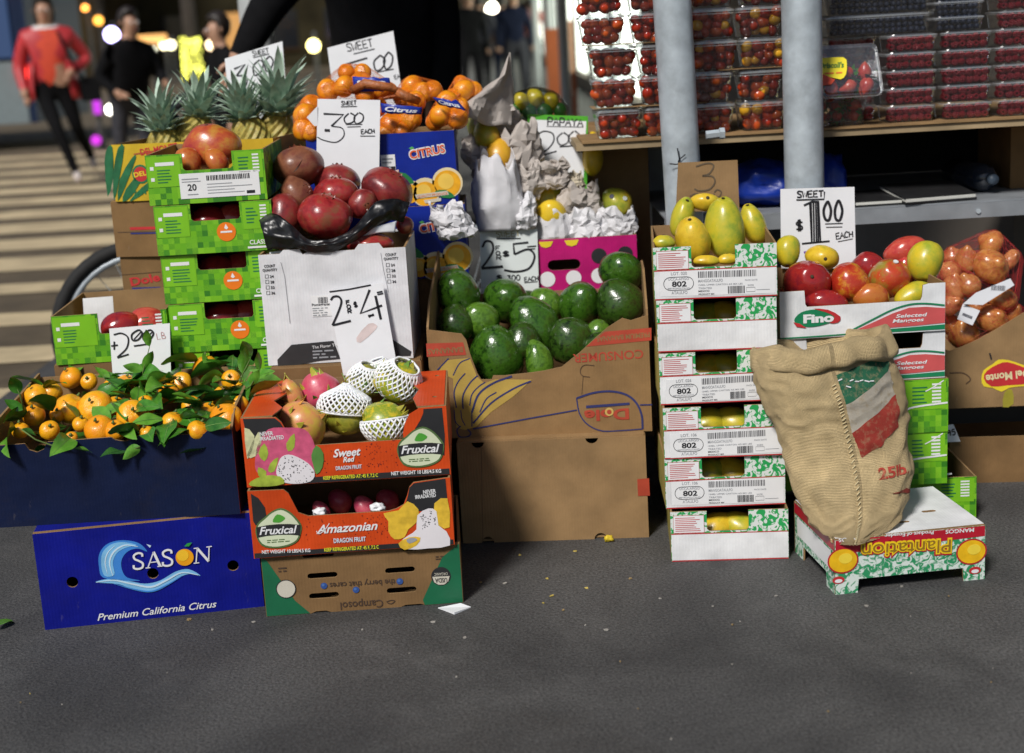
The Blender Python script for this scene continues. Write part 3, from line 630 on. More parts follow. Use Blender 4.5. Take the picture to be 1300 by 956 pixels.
# ---- bicycle parked behind the left stacks
def bicycle():
    c1 = aty(187, 413, 4.35); rad = .27
    x0, y0 = c1.x, 4.35
    rt = root('bicycle', 'black bicycle parked behind the cardboard boxes', 'bicycle', Matrix.Translation((x0, y0, 0)) @ Matrix.Rotation(R_(12), 4, 'Z'))
    rub = MATS['tyre rubber']; fr = M('black bicycle frame', (.02, .02, .022), .35, .1, coat=.3)
    for xx in (0, 1.02):
        w = link('wheel', None, rt); n = 40
        b = MB(); b.tube([(xx + rad * math.cos(a * 2 * math.pi / n), 0, rad + rad * math.sin(a * 2 * math.pi / n)) for a in range(n)], .021, rub, 10, True); b.build('tyre', w, True)
        b = MB(); b.tube([(xx + (rad - .03) * math.cos(a * 2 * math.pi / n), 0, rad + (rad - .03) * math.sin(a * 2 * math.pi / n)) for a in range(n)], .011, STEEL, 8, True); b.build('rim', w, True)
        b = MB()
        for a in range(20): b.tube([(xx, 0, rad), (xx + (rad - .03) * math.cos(a * .314), (.02 if a % 2 else -.02), rad + (rad - .03) * math.sin(a * .314))], .0012, STEEL, 4)
        b.tube([(xx, -.04, rad), (xx, .04, rad)], .02, STEEL, 8); b.build('spokes', w)
    bb = (.58, 0, .27); st = (.70, 0, .70); hd = (.12, 0, .72); hd2 = (.1, 0, .58)
    b = MB(); b.tube([bb, st], .017, fr); b.tube([bb, hd2], .02, fr); b.tube([hd, st], .016, fr); b.tube([bb, (1.02, .03, .27)], .01, fr); b.tube([st, (1.02, .03, .27)], .009, fr); b.tube([hd, hd2], .02, fr); b.build('frame', rt, True)
    b = MB(); b.tube([hd2, (.03, 0, .42), (0, 0, .27)], .014, fr); b.build('fork', rt, True)
    b = MB(); b.tube([(hd[0], 0, .72), (hd[0] + .03, 0, .93)], .014, fr); b.tube([(.2, -.28, .98), (.13, -.2, .95), (.14, 0, .94), (.13, .2, .95), (.2, .28, .98)], .012, fr); b.build('handlebar', rt, True)
    b = MB(); b.tube([st, (.72, 0, .88)], .013, STEEL); b.build('seat_post', rt)
    b = MB(); b.tube([(.56, 0, .9), (.66, 0, .905), (.8, 0, .91), (.86, 0, .915)], [.02, .035, .07, .05], fr, 10); b.build('saddle', rt, True)
    b = MB(); b.tube([(.62, -.06, .29), (.62, .06, .29)], .012, STEEL); b.tube([(.62, -.07, .29), (.56, -.08, .14)], .009, STEEL); b.tube([(.62, .07, .29), (.68, .08, .44)], .009, STEEL); b.build('crank', rt)
bicycle()
# ================================================================== boxes
# ---------- shared prints
GREENCELL = cells('green checked print', [(.16, .46, .01), (.09, .34, .015), (.035, .20, .012), (.22, .54, .02), (.12, .40, .012)], .0125)
LIME = M('lime print', (.20, .52, .015), .45, .06); CAMO = camo('green and white mottled print', (.78, .80, .78), (.02, .36, .09), 55, .5)

# ---------- navy citrus carton on the ground (front left), with wave print
c = Carton('citrus_carton', 'royal blue citrus carton with a wave and orange logo on the ground', 'box', (-.968, 2.674, 0), R_(7.6), .435, .33, .203, board('royal blue board', (.006, .010, .23), .38, .25), KRAFT,
           fholes=[], top=True, t=.005)
# punched vent holes
bpy.data.objects.remove([o for o in c.r.children if o.name.startswith('front_panel')][0])
hol = [circ(*c.face.uv(x, y), .0115) for x, y in ((91.8, 739), (194, 728), (295.8, 718))]
link('front_panel', plate([(0, 0), (.435, 0), (.435, .203), (0, .203)], hol, .005, lambda u, v, q: (u, q, v), MATS['royal blue board'], KRAFT), c.r)
q = lambda pts: [(x / 3.594, 600 + y / 3.594) for x, y in pts]
SKY1 = M('wave light blue ink', (.22, .52, .80), .4, .12); SKY2 = M('wave mid blue ink', (.05, .24, .66), .4, .12); SKY3 = M('wave pale ink', (.62, .80, .92), .4, .05)
P = c.print()
P.poly(q([(470, 478), (452, 430), (452, 375), (480, 332), (530, 311), (590, 310), (640, 325), (672, 360), (630, 346), (585, 358), (556, 395), (556, 440), (580, 478), (640, 492), (560, 492)]), SKY2, 0, 4)
P.poly(q([(478, 470), (462, 420), (468, 365), (505, 328), (560, 316), (625, 330), (580, 340), (535, 365), (515, 410), (522, 465)]), SKY1, 1, 4)
P.stroke(q([(515, 470), (500, 410), (520, 360), (570, 330), (630, 336)]), 2.2, SKY3, 2, taper=True); P.stroke(q([(490, 460), (480, 410), (492, 365), (525, 332)]), 1.4, SKY3, 2, taper=True)
P.poly(q([(436, 500), (500, 484), (580, 492), (660, 506), (730, 492), (800, 452), (860, 440), (915, 470), (860, 462), (800, 488), (740, 530), (680, 546), (610, 535), (540, 508)]), SKY1, 0, 4)
P.stroke(q([(440, 499), (520, 490), (610, 508), (690, 520), (760, 490), (830, 455), (905, 466)]), 2.6, SKY3, 2, taper=True); P.stroke(q([(520, 505), (610, 530), (690, 540), (760, 512), (830, 470)]), 2., SKY2, 3, taper=True)
P.poly(q([(668, 325), (690, 332), (684, 342)]), SKY3, 1)
# serif lettering S A S (orange) N
def serif_S(x, y, w, h):
    f = lambda u, v: (x + u * w - v * h * .06, y - v * h - u * w * .11)
    P.stroke([f(.85, .75), f(.82, .93), f(.5, 1), f(.15, .88), f(.2, .65), f(.55, .5), f(.85, .32), f(.8, .08), f(.45, 0), f(.1, .08), f(.08, .27)], 2.6, WHITE, 4)
def serif_line(pts, w): P.stroke(pts, w, WHITE, 4, 0)
serif_S(169, 722.5, 15, 20); serif_S(206, 718.5, 15, 20)
serif_line([(188, 720), (195, 700)], 1.4); serif_line([(195, 700), (203.5, 718)], 3.2); serif_line([(190.5, 713.5), (200, 712.5)], 1.3); serif_line([(185, 720.6), (191, 720)], 1.3); serif_line([(200, 718.6), (206.5, 718)], 1.3)
serif_line([(249, 714), (250.5, 695)], 1.4); serif_line([(250, 695), (265, 712)], 3.2); serif_line([(265, 712), (265.5, 693.5)], 1.4); serif_line([(246, 714.6), (253, 713.8)], 1.3); serif_line([(262, 694), (269, 693)], 1.3); serif_line([(246, 695.8), (252, 695)], 1.3)
P.disc(234.5, 707, 11.2, M('orange fruit ink', (.90, .38, .01), .4, .1), 4); P.disc(232, 704.5, 7.5, M('orange highlight ink', (.95, .56, .03), .4, .05), 5)
P.poly([(234, 693), (238, 689), (244, 688), (240, 693)], M('leaf ink', (.03, .30, .05), .4, .1), 5)
P.text('Premium California Citrus', (124, 787.8), (275.5, 770.3), 9.5, WHITE, 1, shear=.35, bold=.008)
P.done(c.r, 'front_print'); SASON = c

# ---------- navy carton holding the mandarins
f = [(0, 0), (.486, 0), (.486, .176), (.44, .178), (.43, .17), (.30, .174), (.29, .168), (.272, .164), (.254, .168), (.246, .174), (.12, .172), (.112, .158), (.097, .152), (.082, .158), (.075, .171), (0, .170)]
NAVY = board('navy board', (.0045, .010, .040), .5, .5)
nv = Carton('mandarin_carton', 'dark navy carton heaped with leafy mandarins', 'box', (-1.049, 2.716, .206), 0, .486, .352, .17, NAVY, KRAFT, front=f, back=[(0, 0), (.486, 0), (.486, .225), (0, .225)],
            side=[(.004, 0), (.348, 0), (.348, .235), (.05, .205), (.004, .175)], t=.005, fholes=[])
nv_fill_z = .206 + .1

# ---------- the stack of dragon fruit boxes
CAMPG = M('deep green ink', (.008, .13, .055), .5, .1)
c = Carton('berry_carton', 'brown berry carton printed upside down with green corners, bottom of its stack', 'box', (-.524, 2.677, 0), R_(2.1), .396, .30, .128, KRAFT2, KRAFT, top=None,
           fholes=[], t=.004)
q = lambda pts: [(290 + x / 3.939, 560 + y / 3.939) for x, y in pts]
bpy.data.objects.remove([o for o in c.r.children if o.name.startswith('front_panel')][0])
hol = []
for x, y in ((470, 672), (478, 772), (858, 645), (866, 745)): u = c.face.uv(290 + x / 3.939, 560 + y / 3.939); hol.append(slot(u[0], u[1], .060, .012))
fr = [(0, 0), (.09, 0), (.10, .004), (.12, .004), (.13, 0), (.27, 0), (.28, .004), (.31, .004), (.32, 0), (.396, 0), (.396, .128), (.345, .128), (.340, .118), (.283, .118), (.278, .128), (.148, .128), (.143, .118), (.085, .118), (.080, .128), (0, .128)]
link('front_panel', plate(fr, hol, .004, lambda u, v, q_: (u, q_, v), KRAFT2, KRAFT), c.r)
P = c.print()
P.uvpoly([(.001, .001), (.088, .001), (.06, .03), (.012, .118), (.001, .125)], CAMPG); P.uvpoly([(.395, .001), (.395, .126), (.36, .10), (.315, .012), (.318, .001)], CAMPG)
CREAM = M('cream ink', (.62, .58, .48), .5, .05)
P.disc(*q([(288, 738)])[0], 12, CREAM, 1); P.disc(*q([(288, 738)])[0], 12.6, BLACK, 2, ring=1)
x, y = q([(1063, 675)])[0]; P.disc(x, y, 12.5, BLACK, 1); P.poly([(x - 11, y + .6), (x + 11, y - .5), (x + 9, y + 6.5), (x + 4, y + 10.3), (x - 3, y + 10.6), (x - 8.5, y + 7.5)], CREAM, 2)
P.text('USDA', (x - 7.5, y + 8.2), (x + 8, y + 7.6), 6, BLACK, 3, rot=True, bold=.02); P.text('ORGANIC', (x - 8.5, y - .6), (x + 8.5, y - 1.6), 4, CREAM, 3, rot=True)
P.text('Camposol', q([(562, 845)])[0], q([(775, 830)])[0], 10.5, M('brown ink', (.07, .04, .025), .6, .1), 1, rot=True, bold=.012)
P.stroke(q([(790, 803), (812, 795), (832, 798), (815, 812), (795, 808)]), 1.2, MATS['brown ink'], 1)
P.text('the berry that cares', q([(508, 738)])[0], q([(836, 718)])[0], 8, MATS['brown ink'], 1, rot=True, bold=.01)
for x, y in q([(857, 700), (478, 722), (638, 742)]):
    P.disc(x, y, 4.2, M('blueberry ink', (.03, .08, .28), .5, .1), 2); P.disc(x - 1, y - 1, 2, M('blueberry light ink', (.07, .16, .42), .5, .1), 3)
P.lines(*q([(248, 628)])[0], *q([(300, 655)])[0], 2, MATS['brown ink']); P.lines(*q([(1035, 572)])[0], *q([(1085, 592)])[0], 2, MATS['brown ink'])
P.done(c.r, 'front_print')

FRX = board('orange red print', (.62, .068, .012), .4, .15); FSIDE = board('orange side print', (.50, .06, .02), .45, .3)
PINK = M('dragon fruit pink ink', (.62, .10, .20), .45, .2, 60); FLESH = M('dragon fruit flesh ink', (.80, .76, .78), .45, .04); LEAFI = M('scale green ink', (.35, .45, .05), .45, .25, 60)
YSK = M('yellow pitahaya ink', (.75, .48, .04), .45, .2, 60)
def fruxical_logo(P, x, y, s, sl=-.055):
    g = lambda a, b: (x + a * s, y + b * s + a * s * sl)
    P.poly([g(-1, .05), (g(-.92, -.35)), g(-.6, -.62), g(-.3, -.85), g(.1, -.98), g(.5, -.8), g(.8, -.5), g(1., -.2), g(1., .1), g(.85, .5), g(.4, .72), g(-.2, .76), g(-.75, .6)], M('logo rim ink', (.09, .16, .05), .45, .1), 2, 3)
    P.poly([g(-.93, .05), g(-.85, -.3), g(-.55, -.56), g(-.28, -.78), g(.1, -.9), g(.46, -.73), g(.74, -.45), g(.92, -.17), g(.92, .1), g(.79, .45), g(.38, .64), g(-.2, .69), g(-.7, .53)], M('logo cream ink', (.66, .72, .50), .45, .05), 3, 3)
    P.poly([g(-.96, -.2), g(-.5, -.27), g(0, -.29), g(.5, -.27), g(.97, -.2), g(.94, .26), g(.5, .2), g(0, .18), g(-.5, .2), g(-.92, .26)], BLACK, 4)
    P.text('Fruxical', g(-.82, .13), g(.84, .13), .36 * s, WHITE, 5, shear=.3, bold=.02)
    P.poly([g(-.25, -.42), g(-.05, -.72), g(.3, -.55), g(.12, -.38), g(-.05, -.36)], M('logo leaf ink', (.08, .36, .04), .45, .1), 4, 3)
    P.lines(g(-.5, .32)[0], g(-.5, .36)[1], g(.5, .32)[0], g(.5, .52)[1], 2, MATS['logo rim ink'], 4)
def seeds(P, pts, n, m, layer, seed, r=.8):
    rr = random.Random(seed); xs = [p[0] for p in pts]; ys = [p[1] for p in pts]
    k = 0
    def inside(x, y):
        c_ = False
        for i in range(len(pts)):
            a, b_ = pts[i], pts[i - 1]
            if (a[1] > y) != (b_[1] > y) and x < (b_[0] - a[0]) * (y - a[1]) / (b_[1] - a[1]) + a[0]: c_ = not c_
        return c_
    while k < n:
        x, y = rr.uniform(min(xs), max(xs)), rr.uniform(min(ys), max(ys)); k += 1
        if inside(x, y): P.disc(x, y, rr.uniform(.5, 1.1) * r, m, layer, n=6)

# middle: yellow (amazonian) dragon fruit
c = Carton('dragon_fruit_carton', 'orange carton lettered Amazonian with a deep cut front, middle of its stack', 'box', (-.535, 2.666, .1285), R_(2.1), .398, .30, .140, FRX, KRAFT,
           front=None, t=.004, smat=FSIDE)
bpy.data.objects.remove([o for o in c.r.children if o.name.startswith('front_panel')][0])
q = lambda pts: [(290 + x / 3.939, 560 + y / 3.939) for x, y in pts]
oa = [(0, 0), (.398, 0), (.398, .140)] + c.px(*q([(925, 207), (905, 230), (893, 275), (876, 318), (840, 338), (800, 350), (400, 375), (350, 358), (325, 310), (300, 262), (275, 243)])) + [(0, .140)]
link('front_panel', plate(oa, (), .004, lambda u, v, q_: (u, q_, v), FRX, KRAFT), c.r)
P = c.print()
P.uvpoly([(.002, .001), (.396, .001), (.396, .011), (.002, .011)], BLACK)
P.text('NET WEIGHT 10 LBS/4.5 KG', q([(168, 562)])[0], q([(410, 553)])[0], 4.6, WHITE, 1, bold=.02); P.text('KEEP REFRIGERATED AT: 45 F, 7.2 C', q([(480, 551)])[0], q([(752, 536)])[0], 4.6, M('bright yellow ink', (.80, .78, .03), .5, .03), 1, bold=.02)
P.poly(q([(112, 262), (150, 285), (182, 330), (190, 375), (175, 410), (135, 420), (124, 400)]), BLACK, 0)
fruxical_logo(P, 290 + 250 / 3.939, 560 + 446 / 3.939, 29)
P.text('Amazonian', q([(440, 462)])[0], q([(748, 440)])[0], 11.5, WHITE, 2, shear=.35, bold=.02); P.stroke(q([(440, 448), (452, 462), (480, 445), (505, 410)]), 1., WHITE, 2)
P.text('DRAGON FRUIT', q([(527, 508)])[0], q([(688, 498)])[0], 6, M('pale blue ink', (.62, .70, .78), .5, .05), 2, bold=.03)
P.poly(q([(897, 275), (905, 232), (927, 210), (1085, 187), (1098, 330), (1040, 345), (950, 350), (880, 330)]), BLACK, 0)
P.text('NEVER', q([(975, 263)])[0], q([(1038, 256)])[0], 5, WHITE, 2, bold=.02); P.text('IRRADIATED', q([(935, 288)])[0], q([(1038, 277)])[0], 5, WHITE, 2, bold=.02)
P.poly(q([(775, 360), (850, 345), (895, 300), (950, 340), (945, 400), (900, 440), (880, 480), (830, 490), (800, 450), (800, 400)]), YSK, 1, 2); P.poly(q([(1030, 310), (1095, 285), (1106, 430), (1050, 420), (1035, 370)]), YSK, 1, 2)
fl = q([(945, 370), (1000, 335), (1040, 350), (1050, 420), (1090, 450), (1108, 520), (1000, 535), (900, 540), (860, 505), (900, 470), (940, 440)]); P.poly(fl, FLESH, 2, 2); seeds(P, q([(950, 375), (1000, 345), (1040, 360), (1045, 420), (960, 440)]), 60, BLACK, 3, 3)
P.poly(q([(850, 510), (900, 480), (960, 480), (940, 520), (880, 542)]), YSK, 3, 2); P.poly(q([(890, 490), (925, 480), (945, 492), (905, 510)]), GREY, 4, 2)
seeds(P, q([(390, 390), (780, 365), (790, 480), (380, 500)]), 46, M('deep red ink', (.18, .015, .01), .5, .1), 0, 5); seeds(P, q([(690, 370), (800, 380), (800, 490), (690, 500)]), 20, MATS['deep red ink'], 0, 8)
P.done(c.r, 'front_print'); AMA = c

# top: red dragon fruit
c = Carton('dragon_fruit_carton', 'orange carton lettered Sweet Red, open on top of its stack', 'box', (-.538, 2.684, .2705), R_(1.2), .402, .30, .141, FRX, KRAFT, t=.004, smat=FSIDE)
bpy.data.objects.remove([o for o in c.r.children if o.name.startswith('front_panel')][0])
oa = [(0, 0), (.402, 0), (.402, .141)] + c.px((531, 518), (524, 530), (518, 547), (512, 558), (390, 566), (374, 561), (364, 548), (357, 536), (350, 530)) + [(0, .141)]
link('front_panel', plate(oa, (), .004, lambda u, v, q_: (u, q_, v), FRX, KRAFT), c.r)
link('top_flap', plate([(.004, .004), (.062, .004), (.075, .06), (.05, .12), (.07, .18), (.06, .296), (.004, .296)], (), .003, lambda u, v, q_: (u, v, .1425 - q_), FRX, KRAFT), c.r)
link('top_flap', plate([(.398, .004), (.398, .296), (.33, .296), (.325, .2), (.345, .14), (.335, .07), (.345, .004)], [circ(.38, .25, .005, 8), circ(.378, .07, .005, 8)], .003, lambda u, v, q_: (u, v, .1425 - q_), FRX, KRAFT), c.r)
P = c.print(); q = lambda pts: [(290 + x / 3.939, 350 + y / 3.939) for x, y in pts]; q8 = lambda pts: [(290 + x / 3.939, 560 + y / 3.939) for x, y in pts]
P.uvpoly([(.11, .001), (.400, .001), (.400, .013), (.11, .013)], BLACK)
P.text('KEEP REFRIGERATED AT: 45 F, 7.2 C', q8([(475, 192)])[0], q8([(748, 177)])[0], 4.6, MATS['bright yellow ink'], 1, bold=.02); P.text('NET WEIGHT 10 LBS/4.5 KG', q8([(815, 170)])[0], q8([(1064, 156)])[0], 4.8, WHITE, 1, bold=.02)
P.poly(q([(72, 716), (232, 712), (260, 735), (300, 800), (320, 845), (200, 850), (120, 845), (90, 800)]), BLACK, 0); P.text('NEVER', q([(158, 800)])[0], q([(225, 795)])[0], 5.2, WHITE, 3, bold=.02); P.text('IRRADIATED', q([(160, 824)])[0], q([(278, 815)])[0], 5.2, WHITE, 3, bold=.02)
P.poly(q([(80, 760), (130, 800), (120, 870), (100, 910), (92, 900)]), M('pale petal ink', (.62, .62, .35), .5, .2, 80), 1, 2); P.poly(q([(92, 900), (150, 780), (165, 830), (140, 900)]), MATS['pale petal ink'], 1, 2)
P.poly(q8([(135, 80), (150, 10), (200, -60), (290, -68), (380, -60), (425, 0), (440, 90), (420, 180), (330, 210), (200, 190), (140, 150)]), PINK, 1, 3)
for pts in ([(150, 60), (180, 10), (200, 60), (180, 100)], [(210, 110), (250, 80), (230, 150), (200, 150)], [(290, 10), (330, -40), (330, 30), (300, 50)], [(150, 130), (190, 150), (180, 190), (150, 170)]): P.poly(q8(pts), LEAFI, 2, 2)
fl = q8([(270, 75), (320, 68), (400, 110), (432, 160), (410, 200), (330, 212), (270, 200), (240, 160), (250, 110)]); P.poly(fl, FLESH, 3, 3); seeds(P, fl, 110, BLACK, 4, 9)
P.poly(q8([(415, 70), (440, 20), (475, 60), (470, 130), (440, 165), (425, 120)]), M('cactus green ink', (.10, .26, .05), .5, .2), 2, 2); P.poly(q8([(112, 200), (180, 170), (260, 175), (280, 210), (200, 225), (112, 222)]), LEAFI, 4, 2)
P.text('Sweet', q8([(525, 80)])[0], q8([(664, 68)])[0], 10.5, WHITE, 2, shear=.35, bold=.025); P.text('Red', q8([(574, 105)])[0], q8([(634, 99)])[0], 7, WHITE, 2, shear=.3, bold=.03); P.text('DRAGON FRUIT', q8([(538, 144)])[0], q8([(668, 134)])[0], 5, MATS['pale blue ink'], 2, bold=.03)
P.poly(q([(905, 700), (955, 668), (1068, 660), (1082, 800), (1080, 900), (1030, 860), (960, 800), (880, 800), (870, 770)]), BLACK, 0); P.poly(q([(872, 790), (905, 690), (975, 664), (960, 720), (930, 770), (900, 850)]), FRX, 1, 2)
fruxical_logo(P, *q([(960, 868)])[0], 29.5)
seeds(P, q8([(690, -10), (860, -30), (870, 120), (690, 140)]), 60, MATS['deep red ink'], 0, 15); seeds(P, q8([(480, 30), (700, 0), (700, 150), (480, 160)]), 26, MATS['deep red ink'], 0, 16)
P.done(c.r, 'front_print'); SWEET = c

# ---------- pomegranate carton, on a hidden brown carton
Carton('support_carton', 'plain brown carton hidden under the white pomegranate carton', 'box', (-.53, 3.015, 0), 0, .33, .29, .43, KRAFT2, top=True)
PB = board('white pomegranate board', (.74, .74, .76), .5, .12)
w_ = .318; hh = .245
fr = [(0, 0), (w_, 0), (w_, hh), (.27, hh), (.262, hh + .012), (.218, hh + .012), (.208, hh), (.105, hh), (.096, hh - .004), (.09, hh + .008), (.055, hh + .008), (.046, hh), (0, hh)]
c = Carton('pomegranate_carton', 'white carton with count boxes holding pomegranates', 'box', (-.535, 3.035, .4345), R_(-1.0), w_, .26, hh, PB, KRAFT, front=fr, t=.005)
P = c.print(); q = lambda pts: [(310 + x / 3.983, 170 + y / 3.983) for x, y in pts]; q7 = lambda pts: [(290 + x / 3.939, 350 + y / 3.939) for x, y in pts]
P.stroke(q([(185, 648), (205, 720), (232, 958)]), .7, GREY, 1, 0); P.stroke(q([(690, 600), (705, 690), (730, 800)]), .5, GREY, 1, 0)
def count_block(x, y, m=INK):
    P.text('COUNT', (x - 7, y), (x + 7, y - 1), 3.6, m, 1, bold=.02); P.text('QUANTITY', (x - 9, y + 5), (x + 9.5, y + 4), 3.4, m, 1, bold=.02)
    for i in range(4):
        yy = y + 11 + i * 7; xx = x - 4 + i * .6
        P.stroke([(xx - 2, yy - 2), (xx + 2, yy - 2.2), (xx + 2.1, yy + 2), (xx - 1.9, yy + 2.2)], .6, m, 1, 0, True); P.text(['24', '28', '32', '36'][i], (xx + 4, yy + 1.8), (xx + 9, yy + 1.6), 3.4, m, 1, bold=.02)
count_block(*q([(130, 676)])[0]); count_block(*q([(742, 618)])[0])
P.poly(q7([(245, 420), (315, 345), (525, 325), (560, 415), (455, 425), (330, 450), (248, 456)]), M('black band ink', (.03, .03, .032), .5, .2), 1); P.poly(q7([(820, 318), (915, 378), (910, 400), (835, 402)]), MATS['black band ink'], 1)
P.text('The Flavor Tray', q7([(420, 365)])[0], q7([(560, 350)])[0], 4, WHITE, 2); P.lines(*q7([(420, 370)])[0], *q7([(540, 412)])[0], 3, GREY, 2)
P.rect(*q7([(412, 100)])[0], *q7([(520, 200)])[0], WHITE, 1); P.barcode(*q7([(448, 108)])[0], *q7([(500, 136)])[0], INK, 2, 9); P.text('Pomegranate', q7([(418, 152)])[0], q7([(520, 146)])[0], 3.4, INK, 2, bold=.02); P.lines(*q7([(420, 158)])[0], *q7([(500, 200)])[0], 4, GREY, 2)
P.done(c.r, 'front_print'); POME = c

# ---------- green mango flats, stacked behind the mandarins
def mango_flat(label, L, yaw, w, d, h, kind, nt=(.31, .73), group='green checked mango flats', deep=.34, tabs=True):
    n0, n1 = w * nt[0], w * nt[1]; zb = h * (1 - deep); r = .006
    fr = [(0, 0), (w, 0), (w, h), (n1, h), (n1, zb + r), (n1 - r * .4, zb + r * .4), (n1 - r, zb), (n0 + r, zb), (n0 + r * .4, zb + r * .4), (n0, zb + r), (n0, h), (0, h)]
    c = Carton('mango_flat', label, 'box', L, yaw, w, d, h, GREENCELL, KRAFT, front=fr, t=.004, group=group, smat=cells('green checked side print', [(.16, .46, .01), (.09, .34, .015), (.035, .20, .012), (.22, .54, .02)], .0125, axis='YZ'))
    P = Print(c.face); f = lambda u, v: (u * w, v * h)
    def rc(u0, v0, u1, v1, m, l=0): P.uvpoly([f(u0, v0), f(u1, v0), f(u1, v1), f(u0, v1)], m, l)
    rc(.01, .36, n0 / w - .02, .97, LIME); rc(n1 / w + .02, .44, .985, .97, LIME)
    rc(.08, .78, .24, .85, WHITE, 1)
    for v in (.70, .48): rc(.035, v, .065, v + .07, WHITE, 1)
    rnd = random.Random(int(L[2] * 900))
    for k in range(5): rc(.09, .68 - k * .06, .09 + rnd.uniform(.08, .16), .70 - k * .06, DKGREEN, 1)
    for k in range(6): rc(.90, .56 + k * .065, .955, .595 + k * .065, WHITE, 1)
    for k in range(5): rc(.78, .56 + k * .07, .78 + rnd.uniform(.06, .1), .585 + k * .07, DKGREEN, 1)
    if kind == 'round':
        u, v = f(.60, .46); k = .026
        P.uvpoly([(u + k * .8 * math.cos(a * .2618), v - .005 + k * .8 * math.sin(a * .2618)) for a in range(24)], M('bright orange ink', (.86, .20, .01), .45, .05), 1)
        P.uvpoly([(u - .004, v + .003), (u, v + .012), (u + .005, v + .003), (u + .001, v)], WHITE, 2); P.uvpoly([(u - .013, v - .007), (u + .013, v - .007), (u + .012, v - .003), (u - .012, v - .003)], WHITE, 2)
        v_, f_ = textmesh('CLASS 1', 0, .02); P.b.add([P.to((w * (.79 + .17 * p[0]), h * (.13 + .09 * p[1])), 2) for p in v_], f_, WHITE); rc(.77, .05, .97, .09, WHITE, 2)
    if kind == 'label':
        rc(.27, .10, .945, .60, WHITE, 1); v_, f_ = textmesh('20', 0, .02); P.b.add([P.to((w * (.335 + .075 * p[0]), h * (.26 + .13 * p[1])), 2) for p in v_], f_, INK)
        x = .50; 
        while x < .86: wd = rnd.uniform(.004, .012); rc(x, .44, x + wd, .54, INK, 2); x += wd + rnd.uniform(.004, .01)
        for k in range(4): rc(.5, .36 - k * .06, rnd.uniform(.7, .9), .375 - k * .06, GREY, 2)
        rc(.29, .48, .43, .50, GREY, 2); rc(.29, .43, .45, .445, GREY, 2); rc(.33, .17, .42, .19, GREY, 2); rc(.83, .14, .90, .20, INK, 2)
    P.done(c.r, 'front_print'); return c
lv = []; zt = .902
for k in range(4): zt -= .1095; lv.append(zt)
GN = ['top one with the barcode label', 'second from the top', 'third from the top', 'fourth from the top, just above the mandarins']
xs_ = [(-.768, -.513), (-.760, -.508), (-.758, -.504), (-.752, -.50)]
GREENS = []
for k in range(4):
    GREENS.append(mango_flat('green mango flat in the tall left stack, ' + GN[k], (xs_[k][0], 3.085 + (.004, -.003, .005, 0)[k], lv[k]), R_((1.5, .4, 1.2, .2)[k]), .255, .33, .1085, 'label' if k == 0 else 'round'))
z = lv[3]
for k in range(4):
    z -= .1095
    mango_flat('green mango flat in the tall left stack, ' + ['fifth from the top, half behind the mandarins', 'sixth from the top, behind the mandarins', 'seventh from the top', 'eighth from the top'][k], (-.752, 3.09, z), 0, .255, .33, .1085, 'round')
Carton('support_carton', 'flat brown tray on the ground under the tall green stack', 'box', (-.755, 3.09, 0), 0, .26, .33, z - .001, KRAFT2, top=True)
gl = mango_flat('green checked mango flat standing alone behind the left end of the mandarins', (-1.012, 3.085, .452), R_(3), .252, .30, .110, 'plain', nt=(.40, .95), deep=.42)
Carton('support_carton', 'plain brown carton hidden under the lone green flat', 'box', (-1.02, 3.09, 0), R_(1), .25, .28, .450, KRAFT2, top=True)
# a white card standing in the lone flat
pl_ = Plane(aty(108, 440, 3.27), (1, .06, 0), (0, .1, 1)); uv = [pl_.uv(*p) for p in ((109, 446), (148, 446), (143, 376), (105, 379))]; o_ = pl_.o.copy()
o = link('white_card', plate(uv, (), .003, lambda u, v, d: pl_.pt(u, v, d) - o_, WHITEB)); o.location = o_; tag(o, 'blank white card standing in the lone green flat', 'card')

# ---------- brown fruit cartons and the pineapple carton at the back left
pl = aty(147, 256, 3.46)
z0 = pl.z
def brown_stack():
    c = Carton('banana_carton', 'brown carton right under the pineapple carton, its side lit', 'box', (-.958, 3.47, z0 - .137), R_(-14), .42, .30, .136, KRAFT2, KRAFT, top=True, t=.004)
    P = c.print(); P.uvpoly([(.01, .060), (.40, .060), (.40, .062), (.01, .062)], M('dark brown ink', (.10, .055, .03), .6, .1)); P.uvpoly([(.045, .066), (.115, .066), (.115, .073), (.045, .073)], RED); P.uvpoly([(.045, .056), (.115, .056), (.115, .059), (.045, .059)], BLUEI, 1); P.done(c.r, 'front_print')
    c = Carton('banana_carton', 'brown carton with red lettering, second under the pineapple carton', 'box', (-.952, 3.475, z0 - .137 - .122), R_(-12), .42, .30, .121, KRAFT2, KRAFT, top=True, t=.004)
    P = c.print(); P.text('Dole', (167, 363), (204, 356), 10.5, RED, 1, bold=.03); P.poly([(168, 365), (204, 364), (204, 367.5), (168, 368.5)], BLUEI, 1); P.rect(190, 369, 204, 384, WHITE, 1)
    P.stroke([(140, 350), (204, 345)], .6, MATS['dark brown ink'], 1, 0); P.done(c.r, 'front_print')
    c = Carton('banana_carton', 'brown carton with an orange swoosh, third under the pineapple carton', 'box', (-.945, 3.47, z0 - .137 - .122 - .16), R_(-9), .42, .30, .159, KRAFT, KRAFT, top=True, t=.004)
    P = c.print(); P.stroke([(176, 400), (190, 388), (206, 385)], 3, ORANGE, 1); P.done(c.r, 'front_print')
    Carton('banana_carton', 'brown carton on the ground at the foot of the back left stack', 'box', (-.945, 3.48, 0), R_(-9), .42, .30, z0 - .137 - .122 - .16 - .001, KRAFT2, KRAFT, top=True, t=.004)
brown_stack()
PBX = board('pineapple carton print', (.60, .40, .03), .45, .2)
